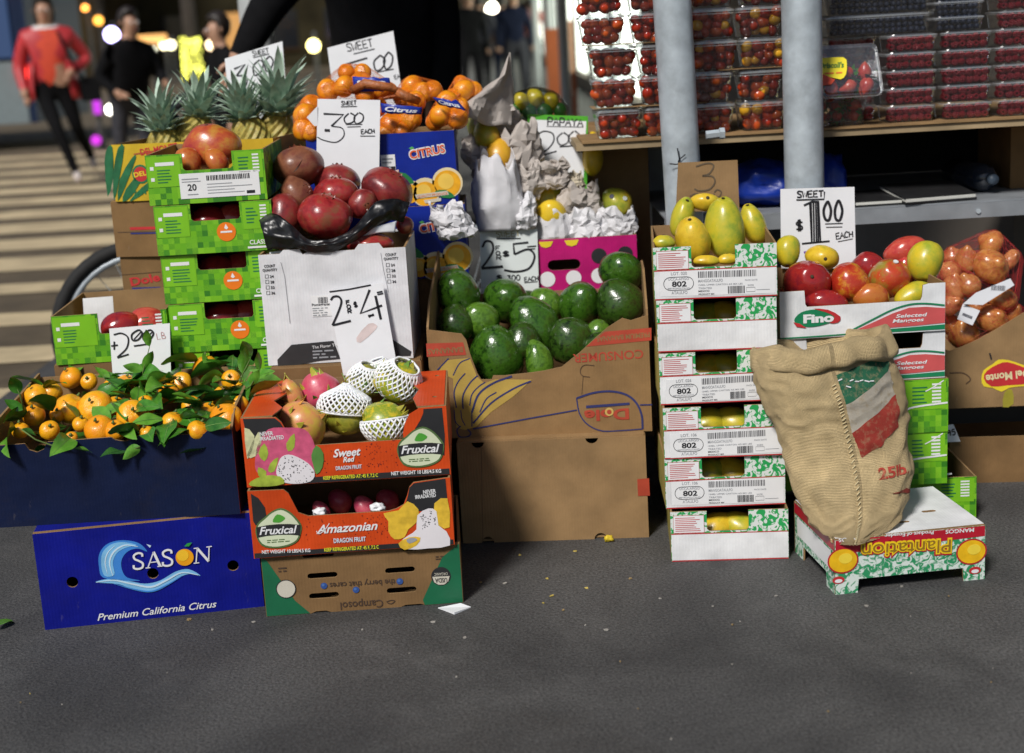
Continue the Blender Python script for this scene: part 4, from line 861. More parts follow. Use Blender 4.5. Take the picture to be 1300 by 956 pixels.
c = Carton('pineapple_carton', 'carton printed with green pineapple leaves, holding pineapples', 'box', (pl.x, 3.46, z0), R_(-13), .42, .30, .137, PBX, KRAFT, t=.004)
P = c.print(); GL = M('leaf print ink', (.02, .14, .055), .45, .3, 40)
for pts in ([(137, 250), (133, 205), (137, 187), (143, 187), (144, 225)], [(145, 255), (144, 220), (150, 188), (158, 186), (152, 225)], [(150, 255), (152, 228), (168, 200), (173, 200), (160, 235)], [(156, 256), (160, 240), (182, 214), (184, 220), (168, 248)], [(166, 256), (170, 248), (190, 230), (190, 240)]): P.poly(pts, GL, 1, 2)
P.text('DEL MONTE', (179, 197), (226, 189), 8, RED, 1, bold=.02); P.poly([(170, 195), (224, 186), (224, 188), (170, 197)], M('rust ink', (.40, .10, .03), .5, .1), 0)
P.disc(179, 221, 12, DKGREEN, 1); P.disc(179, 221, 9.5, RED, 2); P.text('DEL', (171, 225), (187, 222), 6, YELLOW, 3, bold=.02); P.text('TAN', (170, 249), (186, 246), 6, DKGREEN, 2, bold=.02)
P.done(c.r, 'front_print'); PINE = c

# ---------- blue citrus cartons at the back
CB = board('citrus blue board', (.008, .025, .27), .4, .15)
def citrus(label, L, yaw, w, h, y0, side=True):
    c = Carton('blue_citrus_carton', label, 'box', L, yaw, w, .20, h, CB, KRAFT, t=.005)
    return c
cb = aty(582, 258, 3.36); wl = aty(396, 268, 3.36)
Cz = cb.z
c = citrus('blue carton printed CITRUS with oranges, upper one', (wl.x, 3.36, Cz), 0, cb.x - wl.x, .172, 0)
def cit_print(c, dx, dy, shown=True):
    P = c.print(); g = lambda x, y: (x + dx, y + dy)
    OJ = M('orange print ink', (.90, .42, .015), .45, .15, 60); OJ2 = M('orange light print ink', (.92, .60, .10), .45, .1); HALO = M('pale halo ink', (.80, .68, .42), .45, .05)
    for x, y, r in ((568, 232, 18), (540, 244, 17), (520, 243, 13), (507, 238, 9)):
        P.disc(*g(x, y), r + 1.5, HALO, 0)
    for x, y, r in ((568, 233, 17), (540, 246, 15.5), (520, 246, 12), (507, 240, 8)):
        P.disc(*g(x, y), r, OJ, 1); P.disc(*g(x - 2, y - 3), r * .6, OJ2, 2)
    P.poly([g(503, 220), g(515, 220), g(526, 232), g(512, 232)], M('citrus leaf ink', (.02, .20, .05), .45, .1), 2, 2); P.poly([g(552, 243), g(566, 241), g(578, 250), g(562, 251)], MATS['citrus leaf ink'], 3, 2)
    P.poly([g(527, 247), g(568, 242), g(570, 247), g(529, 252)], CREAM, 4); P.text('QUALITY PRODUCE', g(530, 251), g(568, 246.5), 3, ORANGE, 5); P.poly([g(538, 254), g(560, 251), g(560, 255), g(540, 258)], CREAM, 4)
    P.text('CITRUS', g(520, 202.5), g(566.5, 193.5), 11.5, WHITE, 1, bold=.07); P.text('CITRUS', g(521, 201.7), g(565.5, 193), 10, M('orange red ink', (.75, .10, .02), .5, .05), 2, bold=.025); P.poly([g(519, 188), g(523, 186), g(526, 188), g(522, 190)], M('tiny leaf ink', (.1, .45, .1), .5, .1), 1)
    P.rect(*g(483, 197), *g(503, 221), WHITE, 1); P.rect(*g(484, 212), *g(502.5, 220.5), INK, 2); P.lines(*g(485, 200), *g(501, 208), 2, GREY, 2); P.text('12', g(488, 218), g(498, 217), 5, WHITE, 3)
    P.done(c.r, 'front_print')
cit_print(c, 0, 0); CIT = c
c2 = citrus('blue carton printed CITRUS, lower one behind the avocados', (wl.x + .012, 3.352, Cz - .174), 0, cb.x - wl.x + .002, .173, 0); cit_print(c2, 13, 94)
Carton('support_carton', 'plain brown carton hidden under the blue citrus cartons', 'box', (wl.x, 3.36, 0), 0, .33, .20, Cz - .176, KRAFT2, top=True)

# ---------- banana carton full of avocados, on a plain carton
c = Carton('plain_carton', 'plain brown carton standing on the ground under the avocados', 'box', (-.136, 3.031, 0), R_(-3.9), .417, .38, .2355, KRAFT, KRAFT, top=True, t=.005)
bpy.data.objects.remove([o for o in c.r.children if o.name.startswith('front_panel')][0])
def half(x, z, r, up): return [(x + r * math.cos(a), z + up * r * math.sin(a)) for a in [math.pi * i / 8 for i in range(9)]]
u = [c.face.uv(606, 560)[0], c.face.uv(751, 553)[0]]
fr = [(0, 0)] + half(u[0] + .01, 0, .014, 1)[::-1] + half(u[1] + .01, 0, .014, 1)[::-1] + [(.417, 0), (.417, .2355)] + half(u[1], .2355, .014, -1) + half(u[0], .2355, .014, -1) + [(0, .2355)]
link('front_panel', plate(fr, (), .005, lambda u_, v, q_: (u_, q_, v), KRAFT, KRAFT), c.r)
P = c.print(); P.poly([(809, 608), (824, 607), (825, 629), (810, 629.5)], M('red tape', (.42, .06, .03), .4, .1), 1); P.stroke([(611, 570), (613, 690)], .5, MATS['dark brown ink'], 0, 0); P.done(c.r, 'front_print')
DOLEB = board('banana carton board', (.28, .165, .07), .7, .35)
c = Carton('avocado_carton', 'torn brown banana carton printed upside down, full of avocados', 'box', (-.187, 3.066, .238), R_(-4.4), .487, .385, .255, DOLEB, KRAFT, t=.005,
           side=[(.005, 0), (.385, 0), (.385, .40), (.3, .385), (.06, .30), (.005, .255)], sider=[(.005, 0), (.385, 0), (.385, .32), (.2, .33), (.005, .275)])
bpy.data.objects.remove([o for o in c.r.children if o.name.startswith('front_panel')][0])
oa = [(0, 0), (.487, 0), (.487, .262)] + c.px((801, 407), (790, 404), (771, 416), (757, 428), (738, 446), (713, 466), (690, 471), (668, 474), (640, 477), (626, 477), (624, 482), (611, 482), (606, 474), (597, 450), (592, 432), (586, 424)) + [(0, .250)]
link('front_panel', plate(oa, (), .005, lambda u_, v, q_: (u_, q_, v), DOLEB, KRAFT), c.r)
P = c.print(); q = lambda pts: [(530 + x / 3.541, 430 + y / 3.541) for x, y in pts]
RB = M('faded red print', (.46, .06, .03), .6, .15); BL = M('navy print', (.03, .035, .14), .6, .1); BY = M('banana yellow print', (.50, .34, .07), .6, .12)
P.poly([(541, 436), (588, 434.5), (592, 450.5), (542, 453)], RB); P.text('BANANAS', (543, 450), (588, 447), 7, DOLEB, 1, rot=True, bold=.02)
P.poly([(752, 433), (768, 421), (827, 416), (827, 432), (744, 440)], RB); P.text('PREMIUM BANANAS', (758, 434), (825, 428), 6.5, DOLEB, 1, rot=True, bold=.02)
P.text('CONSUMER', (728, 461), (817, 455), 11.5, RB, 0, rot=True, bold=.012)
P.poly(q([(95, 145), (130, 96), (235, 86), (268, 170), (300, 200), (350, 182), (515, 184), (430, 260), (330, 330), (265, 395), (215, 410), (175, 400), (165, 300), (160, 180), (120, 160)]), BY, 0)
for pts, w in (([(90, 140), (140, 88)], 1.6), ([(160, 165), (190, 110), (235, 88)], 1.4), ([(175, 310), (165, 240), (185, 190), (215, 155)], 1.6), ([(205, 315), (205, 255), (235, 200), (270, 165)], 1.8), ([(235, 300), (245, 250), (275, 215), (305, 195)], 1.5), ([(245, 330), (275, 250), (340, 200), (425, 168)], 2.6), ([(280, 330), (310, 270), (355, 240)], 1.6), ([(250, 380), (330, 290), (430, 225), (510, 190)], 2.2), ([(245, 395), (245, 330)], 1.3), ([(195, 320), (200, 360), (215, 390)], 1.2)): P.stroke(q(pts), w, BL, 1)
P.stroke(q([(195, 392), (178, 410), (190, 440), (225, 440), (240, 425), (225, 405)]), 1.6, BL, 1); P.stroke(q([(165, 320), (170, 370), (190, 395)]), 1.2, BL, 1)
P.stroke(q([(250, 405), (480, 362), (716, 320)]), 1.8, BL, 1, 0); P.stroke(q([(1000, 297), (1055, 296)]), 1.8, BL, 1, 0)
P.stroke(q([(715, 267), (790, 243), (870, 236), (940, 252), (985, 290), (1008, 345), (1012, 405)]), 2.6, BL, 1); P.stroke(q([(1012, 405), (920, 412), (830, 414), (765, 385), (728, 335), (715, 267)]), 1.6, BL, 1)
P.poly(q([(758, 300), (953, 286), (953, 297), (758, 312)]), BL, 1); P.text('Dole', q([(752, 372)])[0], q([(952, 362)])[0], 14, RB, 1, rot=True, bold=.035); P.disc(*q([(862, 328)])[0], 5.5, M('sunburst ink', (.62, .42, .12), .6, .1), 2); P.disc(*q([(862, 328)])[0], 3, RB, 3)
P.stroke(q([(795, 120), (750, 118), (732, 140), (740, 165), (775, 172)]), .9, MATS['dark brown ink'], 1); P.stroke(q([(745, 165), (738, 250)]), .5, MATS['dark brown ink'], 1)
P.done(c.r, 'front_print'); AVO = c

# ---------- pink spotted papaya carton
z_ = aty(690, 373, 3.475).z
sup = Carton('support_carton', 'plain brown carton hidden under the pink spotted carton', 'box', (.06, 3.50, 0), 0, .26, .26, .40, KRAFT2, top=True)
PK = board('magenta print', (.50, .012, .16), .42, .12)
a_ = aty(680, 305, 3.49); b_ = aty(808, 303, 3.49)
c = Carton('papaya_carton', 'magenta carton with white and black dots and a hand slot', 'box', (a_.x - .02, 3.49, .402), 0, b_.x - a_.x + .02, .27, a_.z - .402, PK, KRAFT, t=.004)
bpy.data.objects.remove([o for o in c.r.children if o.name.startswith('front_panel')][0])
u = c.face.uv(716, 336); link('front_panel', plate([(0, 0), (c.w, 0), (c.w, c.h), (0, c.h)], [slot(u[0], u[1], .082, .026)], .004, lambda u_, v, q_: (u_, q_, v), PK, KRAFT), c.r)
P = c.print(); q = lambda pts: [(530 + x / 3.984, 270 + y / 3.984) for x, y in pts]
for x, y, m in ((658, 337, WHITE), (790, 330, WHITE), (918, 318, WHITE), (918, 218, BLACK), (1050, 208, BLACK), (1048, 305, WHITE), (650, 158, YELLOW), (780, 150, YELLOW)): 
    xx, yy = q([(x, y)])[0]
    if m is YELLOW: P.poly([(xx - 9.5, yy - 2.5), (xx + 9, yy - 3.5), (xx + 6, yy + 3), (xx, yy + 5), (xx - 6, yy + 3.5)], m, 1)
    else: P.disc(xx, yy, 9.8, m, 1)
P.done(c.r, 'front_print'); PAP = c
# tall open brown carton to the right of the papayas
c = Carton('open_carton', 'tall open brown carton behind the papayas beside the steel pole', 'box', (.155, 3.79, 0), R_(2), .235, .20, .86, KRAFT, KRAFTIN, t=.005, front=[(0, 0), (.235, 0), (.235, .80), (.15, .83), (.08, .80), (0, .74)])

# ---------- stack of six mango boxes with paper labels
ATG = camo('ataulfo mottled print', (.74, .78, .74), (.02, .36, .09), 60, .50)
ATS = board('ataulfo side print', (.42, .36, .10), .5, .3)
def ataulfo(k, label, L, yaw, w, h, labelled):
    n0, n1 = w * .31, w * .665; zb = h * .60; r = .005; d = .33
    fr = [(0, 0), (w, 0), (w, h), (n1, h), (n1, zb + r), (n1 - r, zb), (n0 + r, zb), (n0, zb + r), (n0, h), (0, h)]
    c = Carton('mango_box', label, 'box', L, yaw, w, d, h, ATG, KRAFT, front=fr, t=.004, group='stack of white and green mango boxes', smat=ATS)
    P = Print(c.face); 
    rk = random.Random(k * 7 + 1); tl = rk.uniform(-.045, .045); dv = rk.uniform(-.012, .012); sk = lambda u, v, l, w_, h_: (u * w_, (v + ((u - .5) * tl + dv if l and v < .56 else 0)) * h_)
    def rc(u0, v0, u1, v1, m, l=0): P.uvpoly([sk(a, b_, l, w, h) for a, b_ in ((u0, v0), (u1, v0), (u1, v1), (u0, v1))], m, l)
    def tx(s, u0, v0, u1, hh, m=GREY, l=2, bold=.01):
        v_, f_ = textmesh(s, 0, bold); P.b.add([P.to(sk(u0 + (u1 - u0) * p[0], v0 + hh * p[1], l, w, h), l) for p in v_], f_, m)
    rc(.004, .025, .996, .545, WHITEB); rc(.002, 0.002, .998, .022, RED); rc(.002, .548, .998, .566, RED)
    rc(.025, .58, .285, .93, WHITE, 1); rnd = random.Random(k)
    P.uvstroke([(.025 * w, .58 * h), (.285 * w, .58 * h), (.285 * w, .93 * h), (.025 * w, .93 * h)], .0009, RED, 2, 0, True)
    for i in range(8): rc(.04, .615 + i * .037, rnd.uniform(.18, .27), .627 + i * .037, RED, 2)
    if labelled:
        rc(.05, .05, .985, .52, WHITE, 1)
        cx, cz = .20 * w, (.29 - .3 * tl + dv) * h; P.uvstroke([(cx + s_[0], cz + s_[1]) for s_ in slot(0, 0, .245 * w, .25 * h, 7)], .0011, INK, 2, 0, True)
        tx('LOT. %s' % ['103', '106', '106', '026', '026', '020'][k], .14, .455, .27, .06); tx('UCCA-AFIGO', .115, .355, .285, .05); tx('802', .145, .235, .265, .10, INK, 2, .03); tx('METROPOLITANO', .11, .185, .29, .03); tx('ATAULFO', .14, .09, .27, .06)
        x = .36
        while x < .83: wd = rnd.uniform(.003, .011); rc(x, .385, x + wd, .505, M('faded black ink', (.12, .12, .13), .6, .2), 2); x += wd + rnd.uniform(.004, .009)
        tx('MANGOATAULFO', .36, .30, .56, .055, GREY); tx('12482, UPPER CARTON 4/5 MX LBS', .36, .235, .72, .03, GREY); tx('TREATED', .36, .17, .47, .035, GREY); tx('MEXICO', .36, .115, .45, .035, INK); tx('PRODUCT MX', .36, .06, .49, .028, INK)
        x = .60
        while x < .73: wd = rnd.uniform(.002, .008); rc(x, .07, x + wd, .21, INK, 2); x += wd + rnd.uniform(.002, .005)
        tx('PACK DATE', .74, .30, .84, .03, GREY); tx('SIZE', .76, .20, .81, .03, GREY); P.uvstroke([(.75 * w, .10 * h), (.82 * w, .10 * h), (.82 * w, .18 * h), (.75 * w, .18 * h)], .0006, INK, 2, 0, True); rc(.83, .12, .94, .13, GREY, 2)
    P.done(c.r, 'front_print'); return c
AT = []; z = 0
ATD = [(.312, 2.848, -4.6, .246), (.306, 2.868, -2.4, .252), (.306, 2.866, -3.9, .254), (.304, 2.890, -3.0, .244), (.304, 2.902, -4.9, .247), (.301, 2.902, -5.4, .252)]
ATN = ['lowest one on the ground, no paper label', 'second from the ground', 'third from the ground', 'fourth from the ground', 'fifth from the ground, blank white front', 'topmost with mangoes heaped in it']
for k, (x, y, a, w) in enumerate(ATD):
    AT.append(ataulfo(k, 'white and green mango box, ' + ATN[k], (x, y, z), R_(a), w, .1105, k not in (0, 4))); z += .1112

# ---------- right: two white and red mango boxes over green flats
FB = board('fino white board', (.76, .77, .78), .45, .1)
def fino(label, L, w, h, q, second=False):
    c = Carton('red_mango_box', label, 'box', L, R_(.4), w, .30, h, FB, KRAFT, t=.004, group='white and red mango boxes')
    bpy.data.objects.remove([o for o in c.r.children if o.name.startswith('front_panel')][0])
    zb = h * .66
    fr = [(0, 0), (w, 0), (w, h * 1.0), (w * .90, h * 1.0), (w * .865, h * .97), (w * .86, zb + .008), (w * .85, zb), (w * .165, zb), (w * .155, zb + .006), (w * .15, h), (0, h)]
    link('front_panel', plate(fr, (), .004, lambda u_, v, q_: (u_, q_, v), FB, KRAFT), c.r)
    P = Print(c.face); f = lambda u, v: (u * w, v * h)
    def pg(pts, m, l, sm=0):
        pts = [f(*p) for p in pts]
        if sm: pts = [(p.x, p.y) for p in catmull(pts, sm, True)]
        P.uvpoly(pts, m, l)
    RP = M('soft red ink', (.62, .10, .10), .45, .1); GR = M('fino green ink', (.01, .22, .09), .45, .1)
    pg([(.60, .03), (.998, .03), (.998, .13), (.80, .11), (.66, .10), (.585, .07)], GR, 1); pg([(.46, .12), (.58, .28), (.68, .42), (.78, .52), (.88, .52), (.998, .47), (.998, .16), (.82, .135), (.68, .125)], RP, 1)
    pts = [f(.44, .13), f(.56, .32), f(.68, .50), (f(.79, .59)), f(.89, .585), f(.995, .53)]; P.uvstroke(pts, .0035, GR, 2); pts = [f(.0, .03), f(.3, .035), f(.60, .06)]; P.uvstroke(pts, .003, GR, 1)
    pg([(.085, .40), (.13, .56), (.22, .60), (.31, .52), (.355, .40), (.30, .30), (.2, .24), (.12, .28)], GR, 2, 3); pg([(.20, .62), (.29, .58), (.365, .42), (.35, .30), (.30, .30), (.33, .42), (.27, .54)], RED, 3, 2); pg([(.08, .36), (.10, .26), (.16, .22), (.12, .32)], RED, 3)
    v_, f_ = textmesh('Fino', .0, .05); P.b.add([P.to((w * (.14 + .185 * p[0]), h * (.335 + .17 * p[1])), 4) for p in v_], f_, WHITE)
    for s_, v0 in (('Selected', .325), ('Mangoes', .225)):
        v_, f_ = textmesh(s_, .2, .02); P.b.add([P.to((w * (.70 + .19 * p[0] - (.02 if s_[0] == 'M' else 0)), h * (v0 + .075 * p[1])), 3) for p in v_], f_, WHITE)
    P.done(c.r, 'front_print'); return c
FI2 = fino('white and red mango box, lower one behind the burlap bag', (.574, 2.955, .341), .350, .1035, None)
FI = fino('white and red mango box with heaped red mangoes, upper one', (.570, 2.95, .4455), .352, .1035, None)
GRT = cells('green checked print large', [(.16, .46, .01), (.09, .34, .015), (.035, .20, .012), (.22, .54, .02)], .016)
def rflat(label, L, w, h, lidded=False):
    c = mango_flat(label, L, R_(-1), w, .30, h, 'plain', nt=(.30, .66), deep=.45, group='green flats on the right')
    P = c.print(); f = lambda u, v: (u * w, v * h)
    P.uvstroke([f(.70, .1), f(.74, .42), f(.80, .50), f(.995, .55)], .004, WHITE, 2, 3); P.uvstroke([f(.86, .78), f(.90, .84), f(.97, .97)], .0025, WHITE, 2, 3); P.done(c.r, 'swirl_print'); return c
RF1 = rflat('green checked flat right under the white and red boxes, beside the burlap bag', (.578, 2.957, .2215), .352, .1185); RF2 = rflat('green checked flat, second one beside the burlap bag', (.580, 2.96, .1035), .350, .1175)
c = mango_flat('green flat on the ground behind the burlap bag, jutting out', (.655, 3.0, 0), R_(-1.5), .352, .30, .1025, 'plain', nt=(.2, .25), deep=.1, group='green flats on the right')
P = c.print(); P.stroke([(1180, 612), (1186, 604), (1208, 601)], 2.2, WHITE, 3); P.done(c.r, 'swirl_print')

# ---------- upturned mango carton under the bag
PLC = camo('plantation mottled print', (.72, .80, .74), (.03, .30, .12), 70, .5, spread=.05)
pw, ph = .309, .113
leg = [(0, 0), (.046, 0), (.048, .028), (pw - .046, .028), (pw - .044, 0), (pw, 0), (pw, ph), (0, ph)]
sleg = [(.004, 0), (.05, 0), (.052, .03), (.19, .03), (.192, 0), (.243, 0), (.243, ph), (.004, ph)]
PLW = board('plantation white board', (.76, .77, .78), .4, .12)
c = Carton('upturned_carton', 'upturned red and green mango carton under the burlap bag', 'box', (.607, 2.622, 0), R_(6.8), pw, .247, ph, PLC, KRAFT, front=leg, back=leg, side=sleg, t=.004, top=True, topmat=PLW,
           tholes=[slot(.235, .10, .03, .011), slot(.085, .15, .028, .010), slot(.16, .055, .03, .01)], smat=PLC)
for o_ in list(c.r.children):
    if o_.name.startswith('bottom_panel'): bpy.data.objects.remove(o_)
P = c.print(); q = lambda pts: [(940 + x / 2.6556, 400 + y / 2.6556) for x, y in pts]
PR = M('plantation red ink', (.48, .012, .03), .4, .1)
P.uvpoly([(.001, ph - .026), (.10, ph - .030), (.20, ph - .024), (pw - .001, ph - .022), (pw - .001, ph - .0005), (.001, ph - .0005)], PR, 0)
PY = M('plantation yellow ink', (.90, .62, .015), .4, .06)
A_, B_ = q([(402, 823)])[0], q([(712, 803)])[0]
P.text('Plantation', A_, B_, 21, PR, 1, rot=True, bold=.10); P.text('Plantation', (A_[0] + .5, A_[1] - .6), (B_[0] - .5, B_[1] - .6), 19.5, PY, 2, rot=True, bold=.055); P.text('Plantation', (A_[0] + 2, A_[1] - 1.2), (B_[0] - 2, B_[1] - 1.2), 18, M('plantation brown ink', (.30, .16, .02), .4, .1), 3, rot=True, bold=.0)
for x, y in ((345, 827), (778, 797)):
    X, Y = q([(x, y)])[0]; P.disc(X, Y, 20.5, PR, 1, 17.5); P.disc(X, Y, 18.5, M('mango print ink', (.86, .50, .012), .4, .12, 60), 2, 15.5); P.disc(X + 3, Y - 3, 9, M('mango light print ink', (.92, .68, .06), .4, .1), 3, 7)
for x, y in ((330, 893), (790, 860)):
    X, Y = q([(x, y)])[0]; P.disc(X, Y, 8, RED, 1, 5); P.disc(X, Y + 1, 5, WHITE, 2, 2.5)
P.text('MANGOS', q([(690, 737)])[0], q([(786, 730)])[0], 5.2, WHITE, 2, rot=True, bold=.02); P.text('MANGOS', q([(330, 765)])[0], q([(425, 758)])[0], 5.2, WHITE, 2, rot=True, bold=.02); P.text('Product of Ecuador', q([(485, 750)])[0], q([(650, 738)])[0], 5, WHITE, 2, rot=True, bold=.02)
P.done(c.r, 'front_print')
T = Print(c.topf)
def trect(u0, v0, u1, v1, m, l): T.uvpoly([(u0, v0), (u1, v0), (u1, v1), (u0, v1)], m, l)
for a in ((.003, .003, pw - .003, .014), (.003, .233, pw - .003, .244), (.003, .0145, .014, .2325), (pw - .014, .0145, pw - .003, .2325)): trect(*a, PR, 2)
for i in range(5): trect(.20, .155 + i * .009, .20 + .05 - i * .004, .158 + i * .009, M('pale green ink', (.5, .62, .55), .5, .05), 2)
T.done(c.r, 'top_print')
SL = Print(c.sideL); SL.uvpoly([(.004, ph - .024), (.243, ph - .024), (.243, ph - .001), (.004, ph - .001)], PR, 0); SL.uvpoly([(.02, .045), (.225, .045), (.225, .085), (.02, .085)], WHITE, 1); SL.done(c.r, 'side_print'); PLANT = c

# ---------- onion carton and what carries it
c = Carton('brown_tray', 'low brown tray on the ground at the right edge', 'box', (1.028, 3.25, 0), R_(-6), .40, .30, .114, KRAFT2, KRAFTIN, t=.005)
Carton('dark_crate', 'black plastic crate in shade under the onion carton', 'box', (1.035, 3.36, .116), R_(-4), .38, .26, .062, M('black plastic', (.012, .012, .013), .5, .2), MATS['black plastic'], t=.006, top=True)
oc = Carton('onion_carton', 'torn brown fruit carton holding onions at the right edge', 'box', (1.015, 3.27, .181), R_(-4), .40, .30, .16, KRAFT, KRAFT, t=.005)
bpy.data.objects.remove([o for o in oc.r.children if o.name.startswith('front_panel')][0])
link('front_panel', plate([(0, 0), (.40, 0), (.40, .25)] + oc.px((1300, 397), (1282, 408), (1262, 420), (1240, 432), (1222, 440), (1206, 446)) + [(0, .148)], (), .005, lambda u_, v, q_: (u_, q_, v), KRAFT, KRAFT), oc.r)
P = oc.print(); q = lambda pts: [(940 + x / 2.6556, 400 + y / 2.6556) for x, y in pts]
P.poly(q([(812, 215), (820, 185), (850, 165), (870, 150), (905, 152), (945, 165), (985, 180), (1000, 205), (985, 235), (945, 240), (905, 245), (880, 258), (850, 245), (820, 240)]), YELLOW, 1, 2); P.poly(q([(820, 213), (830, 188), (868, 165), (900, 158), (945, 172), (985, 190), (990, 210), (975, 230), (900, 236), (845, 240)]), RED, 2, 2)
P.text('Del Monte', q([(828, 228)])[0], q([(975, 208)])[0], 10, M('pale yellow ink', (.80, .70, .40), .5, .05), 3, rot=True, bold=.03); P.poly(q([(890, 260), (915, 250), (920, 300), (885, 310)]), M('olive leaf ink', (.35, .30, .03), .5, .15), 0, 2)
P.stroke(q([(705, 195), (750, 195), (775, 215), (760, 232)]), 1.4, MATS['dark brown ink'], 1); P.stroke(q([(840, 128), (846, 150)]), 2, INK, 1)
P.done(oc.r, 'front_print')
# ================================================================== steel table with berry shelf
TABW = M('wood board', (.34, .25, .14), .7, .25, 9, .3, 40, dirt=.3)
rt = root('steel_table', 'steel framed table carrying the berry boxes', 'table', Matrix.Translation((.2, 3.42, 0)))
b = MB(); b.box((-.02, .0, .829), (1.75, .72, .8445), TABW); b.build('board', rt)
b = MB(); b.box((-.005, -.006, .846), (1.74, .70, .8505), KRAFT); b.build('card_sheet', rt)
b = MB(); b.box((.19, .012, .612), (1.75, .047, .648), DULL); b.build('beam', rt); b = MB(); b.box((.19, .66, .612), (1.75, .70, .648), DULL); b.build('beam', rt)
b = MB(); b.box((.19, .015, .6485), (1.75, .70, .6525), DULL); b.build('shelf', rt)
for x, y in ((.22, .62), (1.6, .62), (1.6, .05)):
    b = MB(); b.box((x, y, 0), (x + .04, y + .04, .611), DULL); b.box((x, y, .653), (x + .04, y + .04, .8285), DULL); b.build('leg', rt)
b = MB(); b.tube([(.95, .008, .628), (.95, .0115, .628)], .006, STEEL, 10); b.build('rivet', rt)
b = MB(); b.box((.0, .71, .653), (1.75, .715, .8285), M('flat black', (.008, .008, .009), .9, .3)); b.build('shade_backing', rt)  # added black sheet standing in for the darkness behind the lower shelf

RIM = clear('frosted plastic rim', (.9, .92, .94), .22, .25, .22); PLASTIC = clear('clear clamshell plastic', (.98, .985, .99), .085, .12, .012); PLASTICD = clear('clear lid plastic', (.95, .96, .97), .17, .2, .03)
def tub_mesh(w, d, h, taper, t=.0):
    """thin tapered tub with a rim and corner ribs"""
    v = []; f = []
    def ring(z, k, ww, dd, rc=.012):
        P = []
        for cx, cy, a0 in ((ww / 2 - rc, dd / 2 - rc, 0), (-ww / 2 + rc, dd / 2 - rc, 90), (-ww / 2 + rc, -dd / 2 + rc, 180), (ww / 2 - rc, -dd / 2 + rc, 270)):
            for j in range(4): a = R_(a0 + j * 30); P.append((cx + rc * math.cos(a), cy + rc * math.sin(a), z))
        return P
    R = [ring(0, 0, w * taper, d * taper), ring(h * .5, 0, w * (taper + 1) / 2, d * (taper + 1) / 2), ring(h * .93, 0, w * .985, d * .985), ring(h * .93, 0, w * 1.03, d * 1.03), ring(h * .97, 0, w * 1.03, d * 1.03)]
    n = 16
    for r in R: v += r
    for i in range(len(R) - 1):
        for j in range(n): f.append((i * n + j, i * n + (j + 1) % n, (i + 1) * n + (j + 1) % n, (i + 1) * n + j))
    f.append(tuple(reversed(range(n))))
    return v, f, ring
def clam_parts(w, d, h, taper=.82, lidh=.012):
    v, f, ring = tub_mesh(w, d, h - lidh, taper); base = mesh('tub', v, f, [PLASTIC, RIM], [1 if 32 <= k < 64 else 0 for k in range(len(f))])
    R = [ring(h - lidh + .0008, 0, w * 1.04, d * 1.04), ring(h - lidh * .45, 0, w * 1.03, d * 1.03), ring(h - lidh * .45, 0, w * .95, d * .95), ring(h - .001, 0, w * .93, d * .93)]
    v = []; f = []
    for r in R: v += r
    for i in range(3):
        for j in range(16): f.append((i * 16 + j, i * 16 + (j + 1) % 16, (i + 1) * 16 + (j + 1) % 16, (i + 1) * 16 + j))
    f.append(tuple(range(48, 64)))
    return base, mesh('lid', v, f, [PLASTICD, RIM], [1 if k < 16 else 0 for k in range(len(f))])
def uvs(r, seg=10, rg=7, sq=(1, 1, 1)):
    v = []; f = []
    for i in range(rg + 1):
        t = math.pi * i / rg
        for j in range(seg): a = 2 * math.pi * j / seg; v.append((r * sq[0] * math.sin(t) * math.cos(a), r * sq[1] * math.sin(t) * math.sin(a), r * sq[2] * math.cos(t)))
    for i in range(rg):
        for j in range(seg): f.append((i * seg + j, (i + 1) * seg + j, (i + 1) * seg + (j + 1) % seg, i * seg + (j + 1) % seg))
    return v, f
TOMR = [skin('red tomato skin %d' % i, c, 30, .15, .3, bump=0) for i, c in enumerate([[(.42, .030, .010), (.56, .06, .015)], [(.50, .05, .012), (.60, .12, .02)], [(.30, .018, .01), (.45, .035, .012)]])]
TOMY = [skin('yellow tomato skin', [(.75, .34, .02), (.80, .45, .03)], 30, .15, .3, bump=0), skin('dark tomato skin', [(.16, .02, .012), (.26, .035, .02)], 30, .15, .3, bump=0)]
v_, f_ = uvs(.0138, 10, 8, (1, 1, 1.2)); TM = [mesh('tomato', v_, f_, m, None, True) for m in TOMR + TOMY]
TB, TL_ = clam_parts(.107, .115, .0725, .84)
def tomato_clam(label, L, mix, seed, group):
    rr = random.Random(seed); rt = root('tomato_clamshell', label, 'container', Matrix.Translation(L) @ Matrix.Rotation(R_(rr.uniform(-3, 3)), 4, 'Z'), group)
    link('tub', TB, rt); link('lid', TL_, rt)
    def pick(): return rr.choice(TM[:3]) if not mix else rr.choice(TM)
    for iz in range(3):
        for ix in range(4):
            s_ = .82 + .05 * iz
            p = Vector(((ix - 1.5) * .0275 * s_ + rr.uniform(-.006, .006), -.046 * s_ + rr.uniform(-.001, .008), .014 + iz * .0185 + rr.uniform(-.005, .005)))
            link('tomato', pick(), rt, Matrix.Translation(p) @ Euler((rr.uniform(0, 3), rr.uniform(0, 3), rr.uniform(0, 3))).to_matrix().to_4x4() @ Matrix.Scale(rr.uniform(.78, 1.12), 4))
    v = []; f = []; tv, tf = uvs(.0125, 8, 5)
    for iy in range(2):
        for iz in range(3):
            for ix in range(4):
                o = len(v); s_ = .82; p = Vector(((ix - 1.5) * .0235 * s_, -.012 + iy * .027, .014 + iz * .0185)); v += [Vector(q) + p for q in tv]; f += [tuple(i + o for i in q) for q in tf]
    link('tomatoes_behind', mesh('tomatoes', v, f, TOMR[0], None, True), rt, kind='stuff')
